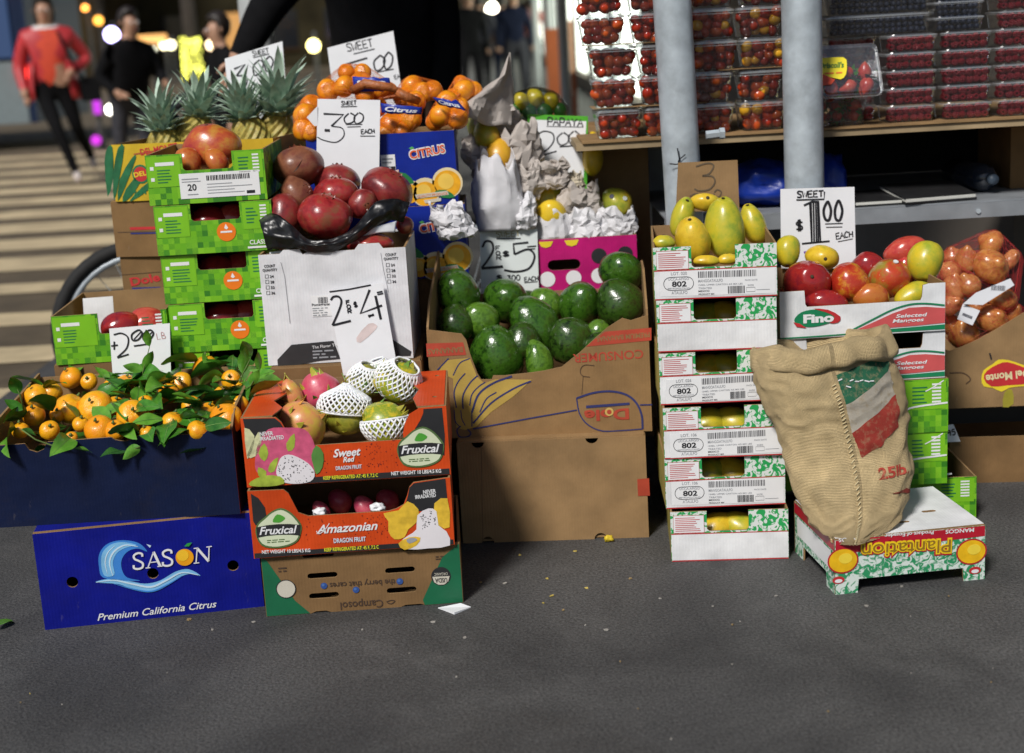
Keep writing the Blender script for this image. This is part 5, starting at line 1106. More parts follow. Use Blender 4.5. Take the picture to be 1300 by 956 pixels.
ORD = ['lowest', 'second', 'third', 'fourth', 'fifth', 'sixth']
def put(px, y, z): 
    """front-left corner of a container at picture column px, depth y, height z"""
    for _ in range(3):
        # solve the row for the height wanted
        lo, hi = -400., 900.
        for _i in range(40):
            m_ = (lo + hi) / 2
            if aty(px, m_, y).z > z: lo = m_
            else: hi = m_
        return aty(px, lo, y)
cols = [('first stack left of the steel pole', [758, 753, 750, 737, 734, 736], False), ('second stack, half behind the steel pole', [820, 816, 812, 803, 798, 798], False), ('stack just right of the first pole', [877, 875, 879, 875, 876, 878], True), ('stack just left of the second pole', [942, 940, 943, 938, 942, 943], True)]
for ci, (cn, xs, mix) in enumerate(cols):
    for k in range(6):
        z = .852 + k * .0742; p = put(xs[k], 3.45, z)
        tomato_clam('box of %s tomatoes, %s up in the %s' % ('mixed' if mix else 'red', ORD[k], cn), (p.x + .0535, 3.51, z), mix, ci * 10 + k, 'tomato boxes on the shelf')
for k, (z, x0, x1) in enumerate([(.852 + .0742 - .0008, .225, .50), (.852 + 3 * .0742 - .0008, .205, .50), (.852 + 2 * .0742 - .0008, .53, .72)]):
    b = MB(); b.box((x0, 3.446, z - .0004), (x1, 3.57, z + .0006), KRAFT); tag(b.build('card_divider'), 'thin card sheet between tomato boxes, ' + ['just above the lowest boxes left of the pole', 'three boxes up left of the pole', 'between the poles'][k], 'card')

# raspberries and blueberries
def berry_mesh(w, d, h, r, mat, seed, bumpy):
    rr = random.Random(seed); v = []; f = []
    if bumpy:
        bv = []; bf = []
        for i in range(5):
            for j in range(7):
                t = .35 + i * .5; a = j * .9 + i * .4; c_ = Vector((math.sin(t) * math.cos(a), math.sin(t) * math.sin(a), math.cos(t) * 1.1)) * r * .78; o = len(bv)
                sv, sf = uvs(r * .36, 5, 3); bv += [Vector(q) + c_ for q in sv]; bf += [tuple(x + o for x in q) for q in sf]
    else: bv, bf = uvs(r, 9, 6, (1, 1, .88)); bv = [Vector(q) for q in bv]
    nx = int(w * .93 / (2 * r)); nz = max(1, round(h * .95 / (1.75 * r)))
    for iy in range(2):
        for iz in range(nz):
            for ix in range(nx):
                p = Vector(((ix - (nx - 1) / 2) * 2 * r + rr.uniform(-.3, .3) * r, -d * .42 + iy * 2 * r + rr.uniform(-.2, .2) * r + r * .6, r * 1.05 + iz * 1.75 * r + rr.uniform(-.15, .15) * r)); Q = Euler((rr.uniform(0, 6), rr.uniform(0, 6), rr.uniform(0, 6))).to_matrix(); o = len(v)
                v += [Q @ q + p for q in bv]; f += [tuple(x + o for x in q) for q in bf]
    return mesh('berries', v, f, mat, None, True)
RASP = skin('raspberry skin', [(.33, .012, .03), (.50, .035, .05)], 60, .3, .1, bump=0); BLUEB = skin('blueberry skin', [(.012, .016, .040), (.045, .06, .11)], 60, .45, bump=0)
RB_, RL_ = clam_parts(.118, .10, .041, .93, .008); RM = [berry_mesh(.118, .10, .036, .0088, RASP, s_, True) for s_ in range(3)]
def berry_clam(name, label, L, parts, bm_, yaw, group):
    rt = root(name, label, 'container', Matrix.Translation(L) @ Matrix.Rotation(yaw, 4, 'Z'), group); link('tub', parts[0], rt); link('lid', parts[1], rt); link('berries', bm_, rt, kind='stuff'); return rt
for ci, (px, n, cn) in enumerate([(1127, 5, 'stack beside the strawberries'), (1198, 5, 'middle stack'), (1268, 8, 'stack at the right edge')]):
    for k in range(n):
        z = .852 + k * .0418; p = put(px, 3.45, z)
        berry_clam('raspberry_clamshell', 'clear box of raspberries, %s from the bottom of the %s' % ((ORD + ['seventh', 'eighth'])[k], cn), (p.x + .059 + random.uniform(-.003, .003), 3.505, z), (RB_, RL_), RM[k % 3], R_(random.uniform(-2, 2)), 'raspberry boxes')
BB, BL_ = clam_parts(.262, .12, .049, .93, .009); BM = [berry_mesh(.25, .12, .044, .0072, BLUEB, s_, False) for s_ in range(2)]
BB2, BL2 = clam_parts(.118, .10, .035, .93, .008); BM2 = [berry_mesh(.118, .10, .033, .0070, BLUEB, s_ + 4, False) for s_ in range(2)]
for k in range(3):
    z = .852 + 5 * .0418 + .001 + k * .0502; p = put(1046, 3.53, z)
    berry_clam('blueberry_clamshell', 'wide clear box of blueberries above the strawberries, ' + ['bottom one', 'middle one', 'top one'][k], (p.x + .131, 3.575, z), (BB, BL_), BM[k % 2], R_(1), 'blueberry boxes')
for k in range(4):
    z = .852 + 5 * .0418 + k * .036; p = put(1188, 3.45, z)
    berry_clam('blueberry_clamshell', 'small clear box of blueberries between the raspberries, ' + ['bottom one', 'second one', 'third one', 'top one'][k], (p.x + .059, 3.505, z), (BB2, BL2), BM2[k % 2], R_(-1), 'blueberry boxes')
for k in range(5):
    z = .852 + k * .0418
    berry_clam('raspberry_clamshell', 'clear box of raspberries, %s of the stack hidden behind the strawberries' % ORD[k], (put(1046, 3.6, z).x + .065, 3.62, z), (RB_, RL_), RM[k % 3], 0, 'raspberry boxes')
# strawberries
STR = skin('strawberry skin', [(.48, .02, .012), (.62, .06, .03), (.66, .16, .08)], 25, .3, .2, spots=((.55, .35, .08), 260, .6), bump=.2)
CALYX = M('strawberry calyx', (.05, .18, .02), .5, .2)
def strawberry_mesh():
    v = []; f = []; n = 12
    for i in range(9):
        t = i / 8; r = math.sin(math.pi * t) ** .7 * (.55 + .5 * t) if 0 < t < 1 else 0.001
        for j in range(n): a = 2 * math.pi * j / n; v.append((.018 * r * math.cos(a), .018 * r * math.sin(a), .042 * (t - .5)))
    for i in range(8):
        for j in range(n): f.append((i * n + j, i * n + (j + 1) % n, (i + 1) * n + (j + 1) % n, (i + 1) * n + j))
    mi = [0] * len(f); o = len(v)
    for k in range(6):
        a = k * 1.047; v += [(0, 0, .021), (.016 * math.cos(a - .35), .016 * math.sin(a - .35), .018), (.026 * math.cos(a), .026 * math.sin(a), .012), (.016 * math.cos(a + .35), .016 * math.sin(a + .35), .018)]; f.append((o, o + 1, o + 2, o + 3)); mi.append(1); o += 4
    return mesh('strawberry', v, f, [STR, CALYX], mi, True)
SM = strawberry_mesh(); SB, SLD = clam_parts(.135, .12, .074, .9, .014)
def strawberry_clam(label, Mx, seed, lab):
    rr = random.Random(seed); rt = root('strawberry_clamshell', label, 'container', Mx, 'strawberry boxes'); link('tub', SB, rt); link('lid', SLD, rt)
    for iz in range(2):
        for iy in range(2):
            for ix in range(3):
                link('strawberry', SM, rt, Matrix.Translation(((ix - 1) * .037 + rr.uniform(-.004, .004), -.032 + iy * .036, .021 + iz * .026)) @ Euler((rr.uniform(0, 6), rr.uniform(0, 6), rr.uniform(0, 6))).to_matrix().to_4x4() @ Matrix.Scale(rr.uniform(.85, 1.1), 4))
    return rt
p = put(1030, 3.44, .852); strawberry_clam('clear box of strawberries flat on the shelf, lower one', Matrix.Translation((p.x + .07, 3.505, .852)), 1, False)
p = aty(1076, 122, 3.40)
Mx = Matrix.Translation((p.x, 3.455, .952)) @ Matrix.Rotation(R_(2), 4, 'Z') @ Matrix.Rotation(R_(62), 4, 'X') @ Matrix.Scale(1.06, 4)
sc_ = strawberry_clam('clear box of strawberries with a yellow label, tipped up to face forward', Mx, 2, True)
ROOTM[sc_.name] = Mx
R3 = Mx.to_3x3(); lidp = Plane(Mx @ Vector((0, 0, .0745)), R3 @ Vector((1, 0, 0)), R3 @ Vector((0, 1, 0)))
P = Print(lidp); q = lambda pts: [(1000 + x / 4.333, y / 4.333) for x, y in pts]
P.poly(q([(150, 335), (185, 322), (305, 316), (325, 350), (320, 410), (290, 438), (230, 425), (160, 440)]), M('label yellow', (.86, .72, .03), .4, .04), 1, 2); P.poly(q([(150, 445), (185, 405), (260, 440), (240, 465), (160, 478)]), M('label red', (.70, .08, .03), .4, .05), 2)
P.text("Driscoll's", q([(172, 378)])[0], q([(310, 372)])[0], 7.5, M('label green', (.03, .18, .04), .4, .1), 3, shear=.25, bold=.03); P.lines(*q([(200, 398)])[0], *q([(300, 410)])[0], 1, ORANGE, 3); P.done(sc_, 'label')

# things on the lower shelf
BAGB = M('blue plastic sack', (.006, .035, .33), .35, .25, 16, .5, 30)
def lumpy(name, label, cat, c, rx, ry, rz, mat, seed, amp=.18, flat=True, n=26, m_=18):
    v = []; f = []
    for i in range(m_ + 1):
        t = math.pi * i / m_
        for j in range(n):
            a = 2 * math.pi * j / n; d = Vector((math.sin(t) * math.cos(a), math.sin(t) * math.sin(a), math.cos(t))); k = 1 + amp * noise.noise(d * 1.7 + Vector((seed * 7, 0, 0))) + amp * .5 * noise.noise(d * 4 + Vector((seed, 3, 0)))
            z = d.z * rz * k
            if flat: z = max(z, -rz * .82)
            v.append((d.x * rx * k, d.y * ry * k, z + (rz * .82 if flat else 0)))
    for i in range(m_):
        for j in range(n): f.append((i * n + j, (i + 1) * n + j, (i + 1) * n + (j + 1) % n, i * n + (j + 1) % n))
    o = link(name, mesh(name, v, f, mat, None, True)); o.location = c
    if label: tag(o, label, cat)
    return o
p = aty(968, 232, 3.58); lumpy('plastic_sack', 'crumpled blue plastic sack on the lower shelf between the poles', 'bag', (p.x, 3.60, .653), .088, .10, .062, BAGB, 1, .25)
p = aty(1062, 232, 3.58); lumpy('plastic_sack', 'crumpled blue plastic sack on the lower shelf right of the second pole', 'bag', (p.x - .02, 3.60, .653), .052, .08, .068, BAGB, 5, .25)
CLIP = M('black board', (.014, .014, .015), .5, .2); PAGE = M('page edge', (.72, .72, .66), .6, .06)
def folder(label, pa, pb, y, yaw, tilt, z, th=.012, mat=CLIP):
    a = aty(*pa, y); b_ = aty(*pb, y); w = (b_ - a).length
    Mx = Matrix.Translation((a.x, y, z)) @ Matrix.Rotation(yaw, 4, 'Z') @ Matrix.Rotation(tilt, 4, 'X'); rt = root('folder', label, 'folder', Mx)
    b = MB(); b.box((0, 0, 0), (w, .16, th * .3), mat); b.build('cover', rt); b = MB(); b.box((.002, .003, th * .32), (w - .002, .158, th * .8), PAGE); b.build('pages', rt); b = MB(); b.box((0, .006, th * .82), (w, .16, th), mat); b.build('cover', rt)
folder('black folder lying flat on the lower shelf', (1086, 252), (1147, 248), 3.44, R_(2), R_(3), .6535); folder('pale edged folder lying askew over the shelf edge', (1150, 252), (1246, 236), 3.425, R_(9), R_(7), .655, .014)
p = aty(1250, 225, 3.6); rt = root('water_bottle', 'dark round bottle lying on the lower shelf', 'bottle', Matrix.Translation((p.x, 3.56, .6895)) @ Matrix.Rotation(R_(8), 4, 'Z'))
BOT = M('dark bottle plastic', (.02, .028, .045), .12, .2, coat=.5)
b = MB(); b.tube([(0, 0, 0), (0, .012, 0), (0, .03, 0), (0, .12, 0), (0, .2, 0)], [.012, .026, .035, .036, .035], BOT, 20); b.build('body', rt, True); b = MB(); b.tube([(0, -.022, 0), (0, -.001, 0)], .013, M('bottle cap', (.08, .11, .15), .4, .1), 14); b.build('cap', rt, True)
b = MB(); b.box((0, 0, 0), (.30, .25, .16), KRAFT2); o = b.build('shelf_carton'); o.location = (aty(1276, 200, 3.66).x, 3.62, .654); tag(o, 'dark brown carton on the lower shelf at the right edge', 'box')

# ================================================================== fruit
def fruit_mesh(kind, rx, ry, rz, ang, mat, seed, face=0., roll=0., n=26, m_=18):
    """a fruit body: rx across, rz along its own axis as seen, ry in depth; ang leans the axis clockwise, face turns its stem end toward the viewer"""
    rr = random.Random(seed); v = []; f = []
    F_ = Matrix.Rotation(R_(face), 3, 'X') @ Matrix.Rotation(R_(roll), 3, 'Z')
    ca, sa = math.cos(R_(ang)), math.sin(R_(ang)); AX = RIGHT * ca - UP * sa; AZ = RIGHT * sa + UP * ca
    for i in range(m_ + 1):
        t = math.pi * i / m_
        for j in range(n):
            a = 2 * math.pi * j / n; s = math.sin(t); c_ = math.cos(t); x, y, z = s * math.cos(a), s * math.sin(a), c_
            if kind == 'mango':
                k = 1 - .16 * c_; x = x * k + .16 * (1 - c_ * c_) * .6 - .05; y *= k * .94
                if c_ > .93: z -= (c_ - .93) * 1.1
            elif kind == 'apple': 
                k = 1 + .06 * c_; x *= k; y *= k
                if c_ > .9: z -= (c_ - .9) * 2.2
            elif kind == 'avocado': k = 1 - .20 * c_; x *= k; y *= k; z *= 1.03
            elif kind == 'onion':
                z = z * .92 + (max(0, c_ - .86) * 2.4); k = 1 - .3 * max(0, c_ - .7); x *= k; y *= k
            elif kind == 'pome':
                h = 1 + .035 * math.cos(a * 6) * s; x *= h; y *= h; z *= .93
            elif kind == 'papaya': k = 1 - .22 * c_; x *= k; y *= k
            elif kind == 'mandarin':
                z *= .84
                if c_ > .9: z -= (c_ - .9) * 1.2
            d = Vector((x, y, z)); w = noise.noise(d * 1.3 + Vector((seed * 3.1, 1, 2))) * .055 + noise.noise(d * 3.1 + Vector((seed, 5, 1))) * .018
            d = F_ @ (d * (1 + w))
            v.append(AX * d.x * rx + AZ * d.z * rz + FWD * d.y * ry)
    for i in range(m_):
        for j in range(n): f.append((i * n + j, (i + 1) * n + j, (i + 1) * n + (j + 1) % n, i * n + (j + 1) % n))
    pole_ = F_ @ Vector((0, 0, 1.0)); tip = AX * pole_.x * rx + AZ * pole_.z * rz + FWD * pole_.y * ry
    return mesh(kind, v, f, mat, None, True), tip
_fs = [0]; FSC = 1.10
def fruit(name, label, cat, kind, pos, rx, rz, ang=0., mat=None, depth=None, face=0., group=None, roll=None, stem=None, parent_only=False):
    _fs[0] += 1; rx *= FSC; rz *= FSC; depth = depth * FSC if depth else None; k = mpp(pos); ry = (depth or min(rx, rz)) * k
    me, tip = fruit_mesh(kind, rx * k, ry, rz * k, ang, mat, _fs[0], face, roll if roll is not None else _fs[0] * 47 % 360)
    o = link(name, me); o.location = pos
    if label: tag(o, label, cat, group)
    if stem:
        t = tip * .96; n_ = tip.normalized(); b = MB(); s_ = .0035 if stem == 'scar' else .0025
        if stem == 'scar': b.tube([t * .99, t * 1.012], [s_ * 1.2, s_], M('stem scar', (.05, .035, .015), .8, .2), 8)
        else: b.tube([t * .97, t * 1.02, t * 1.1 + Vector((.002, 0, .002))], [s_ * 1.5, s_, s_ * .8], M('green stem', (.10, .16, .03), .6, .2), 7)
        b.build('stem', o, True)
    return o
def sticker(o, pos, px, py, r, mat=None):
    """small round sticker on a fruit where the picture shows it"""
    d = ray(px, py).normalized(); dg = o.data; best = None
    for p in dg.polygons:
        c_ = p.center + o.location
        if p.normal.dot(d) > -.2: continue
        h = (c_ - CAM) - d * (c_ - CAM).dot(d)
        if best is None or h.length < best[0]: best = (h.length, p.center.copy(), p.normal.copy())
    _, c_, n_ = best; x = n_.cross(Vector((0, 0, 1))).normalized(); z = n_.cross(x); n = 12
    v = [c_ + n_ * .0022 + (x * math.cos(i * 6.283 / n) + z * math.sin(i * 6.283 / n)) * r for i in range(n)] + [c_ + n_ * .0003 + (x * math.cos(i * 6.283 / n) + z * math.sin(i * 6.283 / n)) * r for i in range(n)]
    f = [tuple(reversed(range(n)))] + [(i, (i + 1) % n, n + (i + 1) % n, n + i) for i in range(n)]
    link('sticker', mesh('sticker', v, f, mat or M('fruit sticker', (.70, .72, .70), .4, .2, 300)), o)
MY = skin('yellow mango skin', [(.62, .40, .02), (.74, .50, .03), (.50, .42, .03)], 14, .32, .12, spots=((.25, .16, .03), 160, .35))
MYG = skin('yellow green mango skin', [(.64, .48, .02), (.52, .45, .03), (.30, .36, .03)], 12, .32, .12, spots=((.2, .2, .03), 160, .3))
MG2 = skin('pale green mango skin', [(.56, .47, .03), (.46, .44, .03), (.26, .34, .03)], 12, .32, .12, spots=((.2, .2, .03), 160, .3))
MR = skin('dark red mango skin', [(.20, .012, .02), (.34, .020, .018), (.28, .018, .02)], 14, .18, .35, spots=((.45, .14, .05), 170, .35))
MRY = skin('red and yellow mango skin', [(.38, .02, .012), (.46, .05, .014), (.62, .30, .02)], 11, .2, .3, spots=((.6, .3, .06), 170, .35))
MRG = skin('red and green mango skin', [(.30, .22, .03), (.50, .07, .02), (.52, .05, .025)], 10, .2, .3, spots=((.6, .35, .1), 170, .3))
MO = skin('orange mango skin', [(.50, .12, .03), (.52, .17, .03), (.42, .06, .02)], 11, .25, .25, spots=((.6, .35, .1), 170, .3))
MPK = skin('pink red mango skin', [(.46, .03, .03), (.55, .08, .05), (.42, .025, .03)], 11, .2, .3, spots=((.6, .25, .1), 170, .3))

# --- mangoes on the label stack
q = lambda x, y: (810 + x / 3.983, 180 + y / 3.983)
ATF = [('pale green mango with a dark tip, back left of the heap', 225, 375, 54, 98, 14, MG2, 3.12, 40), ('big yellow mango with a green shoulder, front of the heap', 276, 485, 84, 106, -14, MY, 3.02, 35), ('large pale green mango in the middle of the heap', 440, 435, 92, 150, -6, MG2, 3.06, 20),
       ('yellow mango with a dark stem scar, top of the heap', 345, 303, 72, 44, 6, MY, 3.13, 70), ('slim yellow green mango leaning at the right of the heap', 582, 412, 60, 98, -20, MYG, 3.12, 20), ('small yellow green mango at the left corner of the topmost box', 130, 507, 56, 34, 0, MYG, 2.99, 10),
       ('yellow mango lying low at the front left of the topmost box', 345, 600, 62, 26, 0, MY, 2.955, 0), ('yellow mango lying low at the front right of the topmost box', 455, 592, 50, 26, -5, MY, 2.955, 0)]
for i, (lab, x, y, rx, rz, a, m, yy, fc) in enumerate(ATF):
    o = fruit('yellow_mango', lab, 'mango', 'mango', aty(*q(x, y), yy), rx / 3.983, rz / 3.983, a, m, depth=min(rx, rz) / 3.983 * 1.05, face=fc, group='mangoes heaped on the label stack', stem='scar')
for k in range(5):                      # seen through the hand holes
    c = AT[k]; zc = c.M.translation.z + .046
    for s_ in range(2):
        pos = c.M @ Vector(((.10, .155)[s_], .07 + .01 * k, .043)); col = MY if (k * 2 + s_) % 3 == 0 else MYG
        fruit('yellow_mango', '%s mango in the %s box of the label stack, %s' % ('yellow' if col is MY else 'greenish', ['lowest', 'second', 'third', 'fourth', 'fifth'][k], ['left', 'right'][s_]), 'mango', 'mango', pos, 22, 26, (60, -60)[s_], col, depth=21, group='mangoes inside the boxes')
# --- red and yellow mangoes in the upper white and red box
q = lambda x, y: (1000 + x / 4.157, 220 + y / 4.157)
FIF = [('yellow mango at the left end, leaning on the one dollar sign', (1000.5, 320), 60, 80, 8, MYG, 3.14, 150, 'scar'), ('yellow mango with a dark spot in front of the one dollar sign', q(188, 445), 84, 62, 15, MY, 3.13, 100, 'scar'), ('glossy dark red mango at the front left', q(105, 570), 122, 108, 0, MR, 3.03, 80, 'scar'),
       ('red and yellow mango next to the dark red one', q(320, 572), 96, 98, -10, MRY, 3.03, 20, None), ('dark red mango behind the red and yellow one', q(425, 490), 84, 72, 10, MR, 3.13, 30, None), ('round red green mango with a sticker', q(537, 550), 104, 98, 8, MRG, 3.05, 60, None), ('orange mango lying low in the middle front', q(440, 650), 96, 68, 0, MO, 3.0, 30, None),
       ('pink red mango at the back right', q(630, 402), 112, 66, -12, MPK, 3.19, 20, None), ('upright yellow mango at the right', q(728, 470), 84, 104, 12, MYG, 3.09, 165, 'scar'), ('yellow mango lying in the right corner', q(665, 635), 104, 56, -22, MYG, 3.02, 10, None), ('dark red mango low at the front left', q(205, 675), 112, 56, 4, MR, 2.99, 30, None), ('dark red mango sunk behind the dark glossy one', q(20, 640), 70, 60, 0, MR, 3.10, 30, None), ('red mango tucked behind the upright yellow one', q(620, 500), 70, 70, 0, MPK, 3.18, 30, None)]
for lab, p, rx, rz, a, m, yy, fc, st in FIF:
    pos = aty(*p, yy); o = fruit('red_mango' if m not in (MY, MYG) else 'yellow_mango', lab + ', red box', 'mango', 'mango', pos, rx / 4.157, rz / 4.157, a, m, depth=min(rx, rz) / 4.157 * 1.02, face=fc, group='mangoes in the white and red box', stem=st)
    if 'sticker' in lab: sticker(o, pos, *q(570, 470), .0058)
    if 'glossy' in lab: sticker(o, pos, *q(152, 470), .0050, M('tiny yellow sticker', (.75, .45, .05), .4, .2, 300))
for k, (c, z) in enumerate(((FI2, .05), (RF1, .045), (RF2, .045))):
    for s_ in range(2):
        pos = c.M @ Vector(((.15, .23)[s_], .09, z)); fruit('red_mango', '%s mango in the %s, %s one' % (['orange', 'dark red', 'orange'][k], ['lower white and red box', 'upper green flat beside the bag', 'lower green flat beside the bag'][k], ['left', 'right'][s_]), 'mango', 'mango', pos, 26, 22, 70, (MO, MR, MO)[k], group='mangoes inside the boxes')
# --- mangoes in the green flats on the left
pos = aty(267.5, 186, 3.20); o = fruit('red_mango', 'large orange and red mango on top of the tall green stack', 'mango', 'mango', pos, 34.5, 26.5, -8, skin('sunset mango skin', [(.36, .035, .03), (.50, .10, .03), (.55, .28, .04)], 9, .28, .2, spots=((.6, .35, .1), 150, .3)), depth=27, face=20, stem='scar')
for lab, p, rx, rz, m in (('orange mango under the large one, left side', (240, 204), 18, 14, MO), ('orange mango under the large one, right side', (276, 205), 18, 13, MO), ('red mango under the large one at the back', (258, 205), 20, 16, MR)):
    fruit('red_mango', lab, 'mango', 'mango', aty(*p, 3.14 if 'back' not in lab else 3.27), rx, rz, 60, m, group='mangoes in the green flats')
for k, c in enumerate(GREENS[1:] + [gl]):
    for s_ in range(2):
        pos = c.M @ Vector(((.105, .16)[s_] + (.03 if c is gl else 0), .075 + .02 * s_, .055 if c is not gl else .06)); fruit('red_mango', 'red mango inside the %s, %s one' % (['second green flat of the tall stack', 'third green flat of the tall stack', 'fourth green flat of the tall stack', 'lone green flat'][k], ['left', 'right'][s_]), 'mango', 'mango', pos, 21, 24, 70, (MR, MPK)[s_], group='mangoes in the green flats')
b = MB()  # paper liner corners of the top flat
for o_, d_ in (((-.585, 3.30, .90), (.10, .0)),):
    pass

# --- pomegranates
PO = [skin('pomegranate skin', [(.12, .012, .014), (.27, .030, .028), (.20, .075, .035)], 10, .34, .12, spots=((.25, .12, .05), 130, .4), bump=.15), skin('brown pomegranate skin', [(.13, .035, .022), (.24, .09, .045), (.17, .035, .025)], 10, .38, .1, spots=((.16, .08, .04), 120, .4), bump=.15), skin('bright pomegranate skin', [(.18, .010, .014), (.36, .028, .028), (.26, .08, .04)], 11, .28, .2, spots=((.5, .25, .15), 130, .35), bump=.15)]
q = lambda x, y: (310 + x / 3.983, 170 + y / 3.983)
PL = [('brownish pomegranate with a dark scratch, top of the heap', 275, 168, 118, 104, 1, 3.24, -10, 0), ('dull brown pomegranate under the scratched one', 270, 310, 92, 74, 1, 3.17, 60, 40), ('dark red pomegranate at the left of the heap', 210, 412, 104, 72, 0, 3.12, 80, 30), ('large bright red pomegranate at the front of the heap', 408, 418, 130, 112, 2, 3.09, 15, 30), ('red brown pomegranate behind in the middle', 472, 245, 106, 66, 0, 3.25, 0, 0),
      ('red pomegranate with its crown up, between two others', 468, 305, 104, 66, 2, 3.17, 0, 20), ('small dull red pomegranate right of the big one', 600, 355, 72, 68, 0, 3.14, 120, 60), ('large red pomegranate at the right end of the heap', 725, 285, 126, 88, 0, 3.20, 30, 30), ('red pomegranate down inside the white carton under the film', 640, 560, 112, 54, 2, 3.085, 0, 30), ('red pomegranate peeking at the right rim', 812, 462, 40, 44, 0, 3.14, 0, 0), ('red pomegranate low in the left corner of the white carton', 190, 625, 50, 32, 2, 3.09, 0, 0)]
for lab, x, y, rx, rz, mi_, yy, ang, fc in PL:
    pos = aty(*q(x, y), yy); k = mpp(pos); o = fruit('pomegranate', lab, 'pomegranate', 'pome', pos, rx / 3.983, max(rz, rx * .82) / 3.983 if 'inside' not in lab and 'corner' not in lab else rz / 3.983, ang, PO[mi_], depth=rx / 3.983 * .95, face=fc, group='pomegranates in the white carton')
    # calyx crown
    F_ = Matrix.Rotation(R_(fc), 3, 'X'); ca, sa = math.cos(R_(ang)), math.sin(R_(ang)); AX = RIGHT * ca - UP * sa; AZ = RIGHT * sa + UP * ca
    def W3(v): d = F_ @ Vector(v); return AX * d.x + AZ * d.z + FWD * d.y
    rr_ = rx / 3.983 * k; zt = .86 * max(rz, rx * .82) / 3.983 * k; v = []; f = []
    for j in range(12):
        a = j * .5236; v += [W3((.20 * rr_ * math.cos(a), .20 * rr_ * math.sin(a), zt)), W3((.17 * rr_ * math.cos(a), .17 * rr_ * math.sin(a), zt + .08 * rr_)), W3((.26 * rr_ * math.cos(a), .26 * rr_ * math.sin(a), zt + (.22 if j % 2 else .10) * rr_))]
    for j in range(12):
        a_, b_ = j * 3, ((j + 1) % 12) * 3; f += [(a_, b_, b_ + 1, a_ + 1), (a_ + 1, b_ + 1, b_ + 2, a_ + 2)]
    link('calyx', mesh('calyx', v, f, PO[1]), o)
    if 'scratch' in lab:
        S = Plane(pos - FWD * (rx / 3.983 * k * .93), RIGHT, UP); PP = Print(S); ROOTM[o.name] = Matrix.Translation(pos); pts = []
        v = []; f = []
        for i in range(9):
            t = i / 8; xx = 232 + 62 * t; yy_ = 205 - 75 * t + 14 * math.sin(t * 3.1); d = ray(*q(xx, yy_)); c0 = pos
            # where that sight line meets the fruit
            A = d.dot(d); B = 2 * d.dot(CAM - c0); r_ = rx / 3.983 * k * .985; C_ = (CAM - c0).length_squared - r_ * r_; D_ = B * B - 4 * A * C_; s_ = (-B - math.sqrt(max(D_, 0))) / (2 * A); p_ = CAM + d * s_ - c0
            wv = UP.cross(p_.normalized()).normalized() * (.0022 * math.sin(math.pi * (t * .9 + .05))); v += [p_ * 1.012 + wv, p_ * 1.012 - wv]
        for i in range(8): f.append((2 * i, 2 * i + 1, 2 * i + 3, 2 * i + 2))
        link('scratch', mesh('scratch', v, f, M('scratch brown', (.05, .02, .012), .7, .2)), o)
def film(name, label, cat, ctrl, mat, thick=.0012, nu=40, nv=14, amp=.006, fr=30, seed=0, sub=4):
    """a creased sheet drawn through rows of control points"""
    rows = []
    for r in ctrl:
        P3 = [Vector(p) for p in r]; k = len(P3); out = []
        for i in range(nu + 1):
            t = i / nu * (k - 1); j = min(int(t), k - 2); u = t - j
            p0 = P3[max(j - 1, 0)]; p1 = P3[j]; p2 = P3[j + 1]; p3 = P3[min(j + 2, k - 1)]
            out.append(.5 * ((2 * p1) + (p2 - p0) * u + (2 * p0 - 5 * p1 + 4 * p2 - p3) * u * u + (3 * p1 - p0 - 3 * p2 + p3) * u ** 3))
        rows.append(out)
    v = []; m = len(rows)
    for i in range(nv + 1):
        t = i / nv * (m - 1); j = min(int(t), m - 2); u = t - j
        for c_ in range(nu + 1):
            p = rows[j][c_].lerp(rows[j + 1][c_], u); w = noise.noise(p * fr + Vector((seed, 0, 0))) + .5 * abs(noise.noise(p * fr * 2.3 + Vector((seed, 2, 0))))
            v.append(p + Vector((.3, -1, .5)).normalized() * amp * w)
    f = [(i * (nu + 1) + c_, i * (nu + 1) + c_ + 1, (i + 1) * (nu + 1) + c_ + 1, (i + 1) * (nu + 1) + c_) for i in range(nv) for c_ in range(nu)]
    o_ = v[len(v) // 2].copy(); o = link(name, mesh(name, [p - o_ for p in v], f, mat, None, True)); o.location = o_; tag(o, label, cat)
    s = o.modifiers.new('thickness', 'SOLIDIFY'); s.thickness = thick
    return o
BFILM = M('black plastic film', (.008, .008, .009), .34, .2, 20, .5, 26)
q_ = lambda x, y, yy: aty(310 + x / 3.983, 170 + y / 3.983, yy)
film('plastic_film', 'black plastic film folded across the front of the pomegranates', 'film', [[q_(75, 440, 3.07), q_(140, 400, 3.075), q_(250, 470, 3.045), q_(330, 535, 3.03), q_(450, 530, 3.03), q_(560, 470, 3.045), q_(660, 350, 3.075), q_(760, 330, 3.10), q_(835, 350, 3.13)],
     [q_(95, 500, 3.045), q_(160, 520, 3.03), q_(250, 535, 3.022), q_(340, 560, 3.016), q_(460, 555, 3.016), q_(570, 500, 3.025), q_(665, 420, 3.05), q_(750, 385, 3.08), q_(820, 400, 3.11)],
     [q_(120, 590, 3.05), q_(180, 585, 3.04), q_(260, 580, 3.03), q_(350, 600, 3.03), q_(460, 590, 3.03), q_(570, 535, 3.04), q_(665, 470, 3.06), q_(745, 440, 3.09), q_(800, 450, 3.12)]], BFILM, seed=3, amp=.012, fr=34, nu=64, nv=18)
film('paper_liner', 'crumpled white tray liner between the pomegranates and the carton rim', 'paper', [[q_(130, 600, 3.06), q_(200, 590, 3.055), q_(280, 590, 3.05)], [q_(125, 640, 3.05), q_(200, 610, 3.048), q_(290, 600, 3.046)]], PAPER, seed=8, nu=14, nv=5, amp=.003)
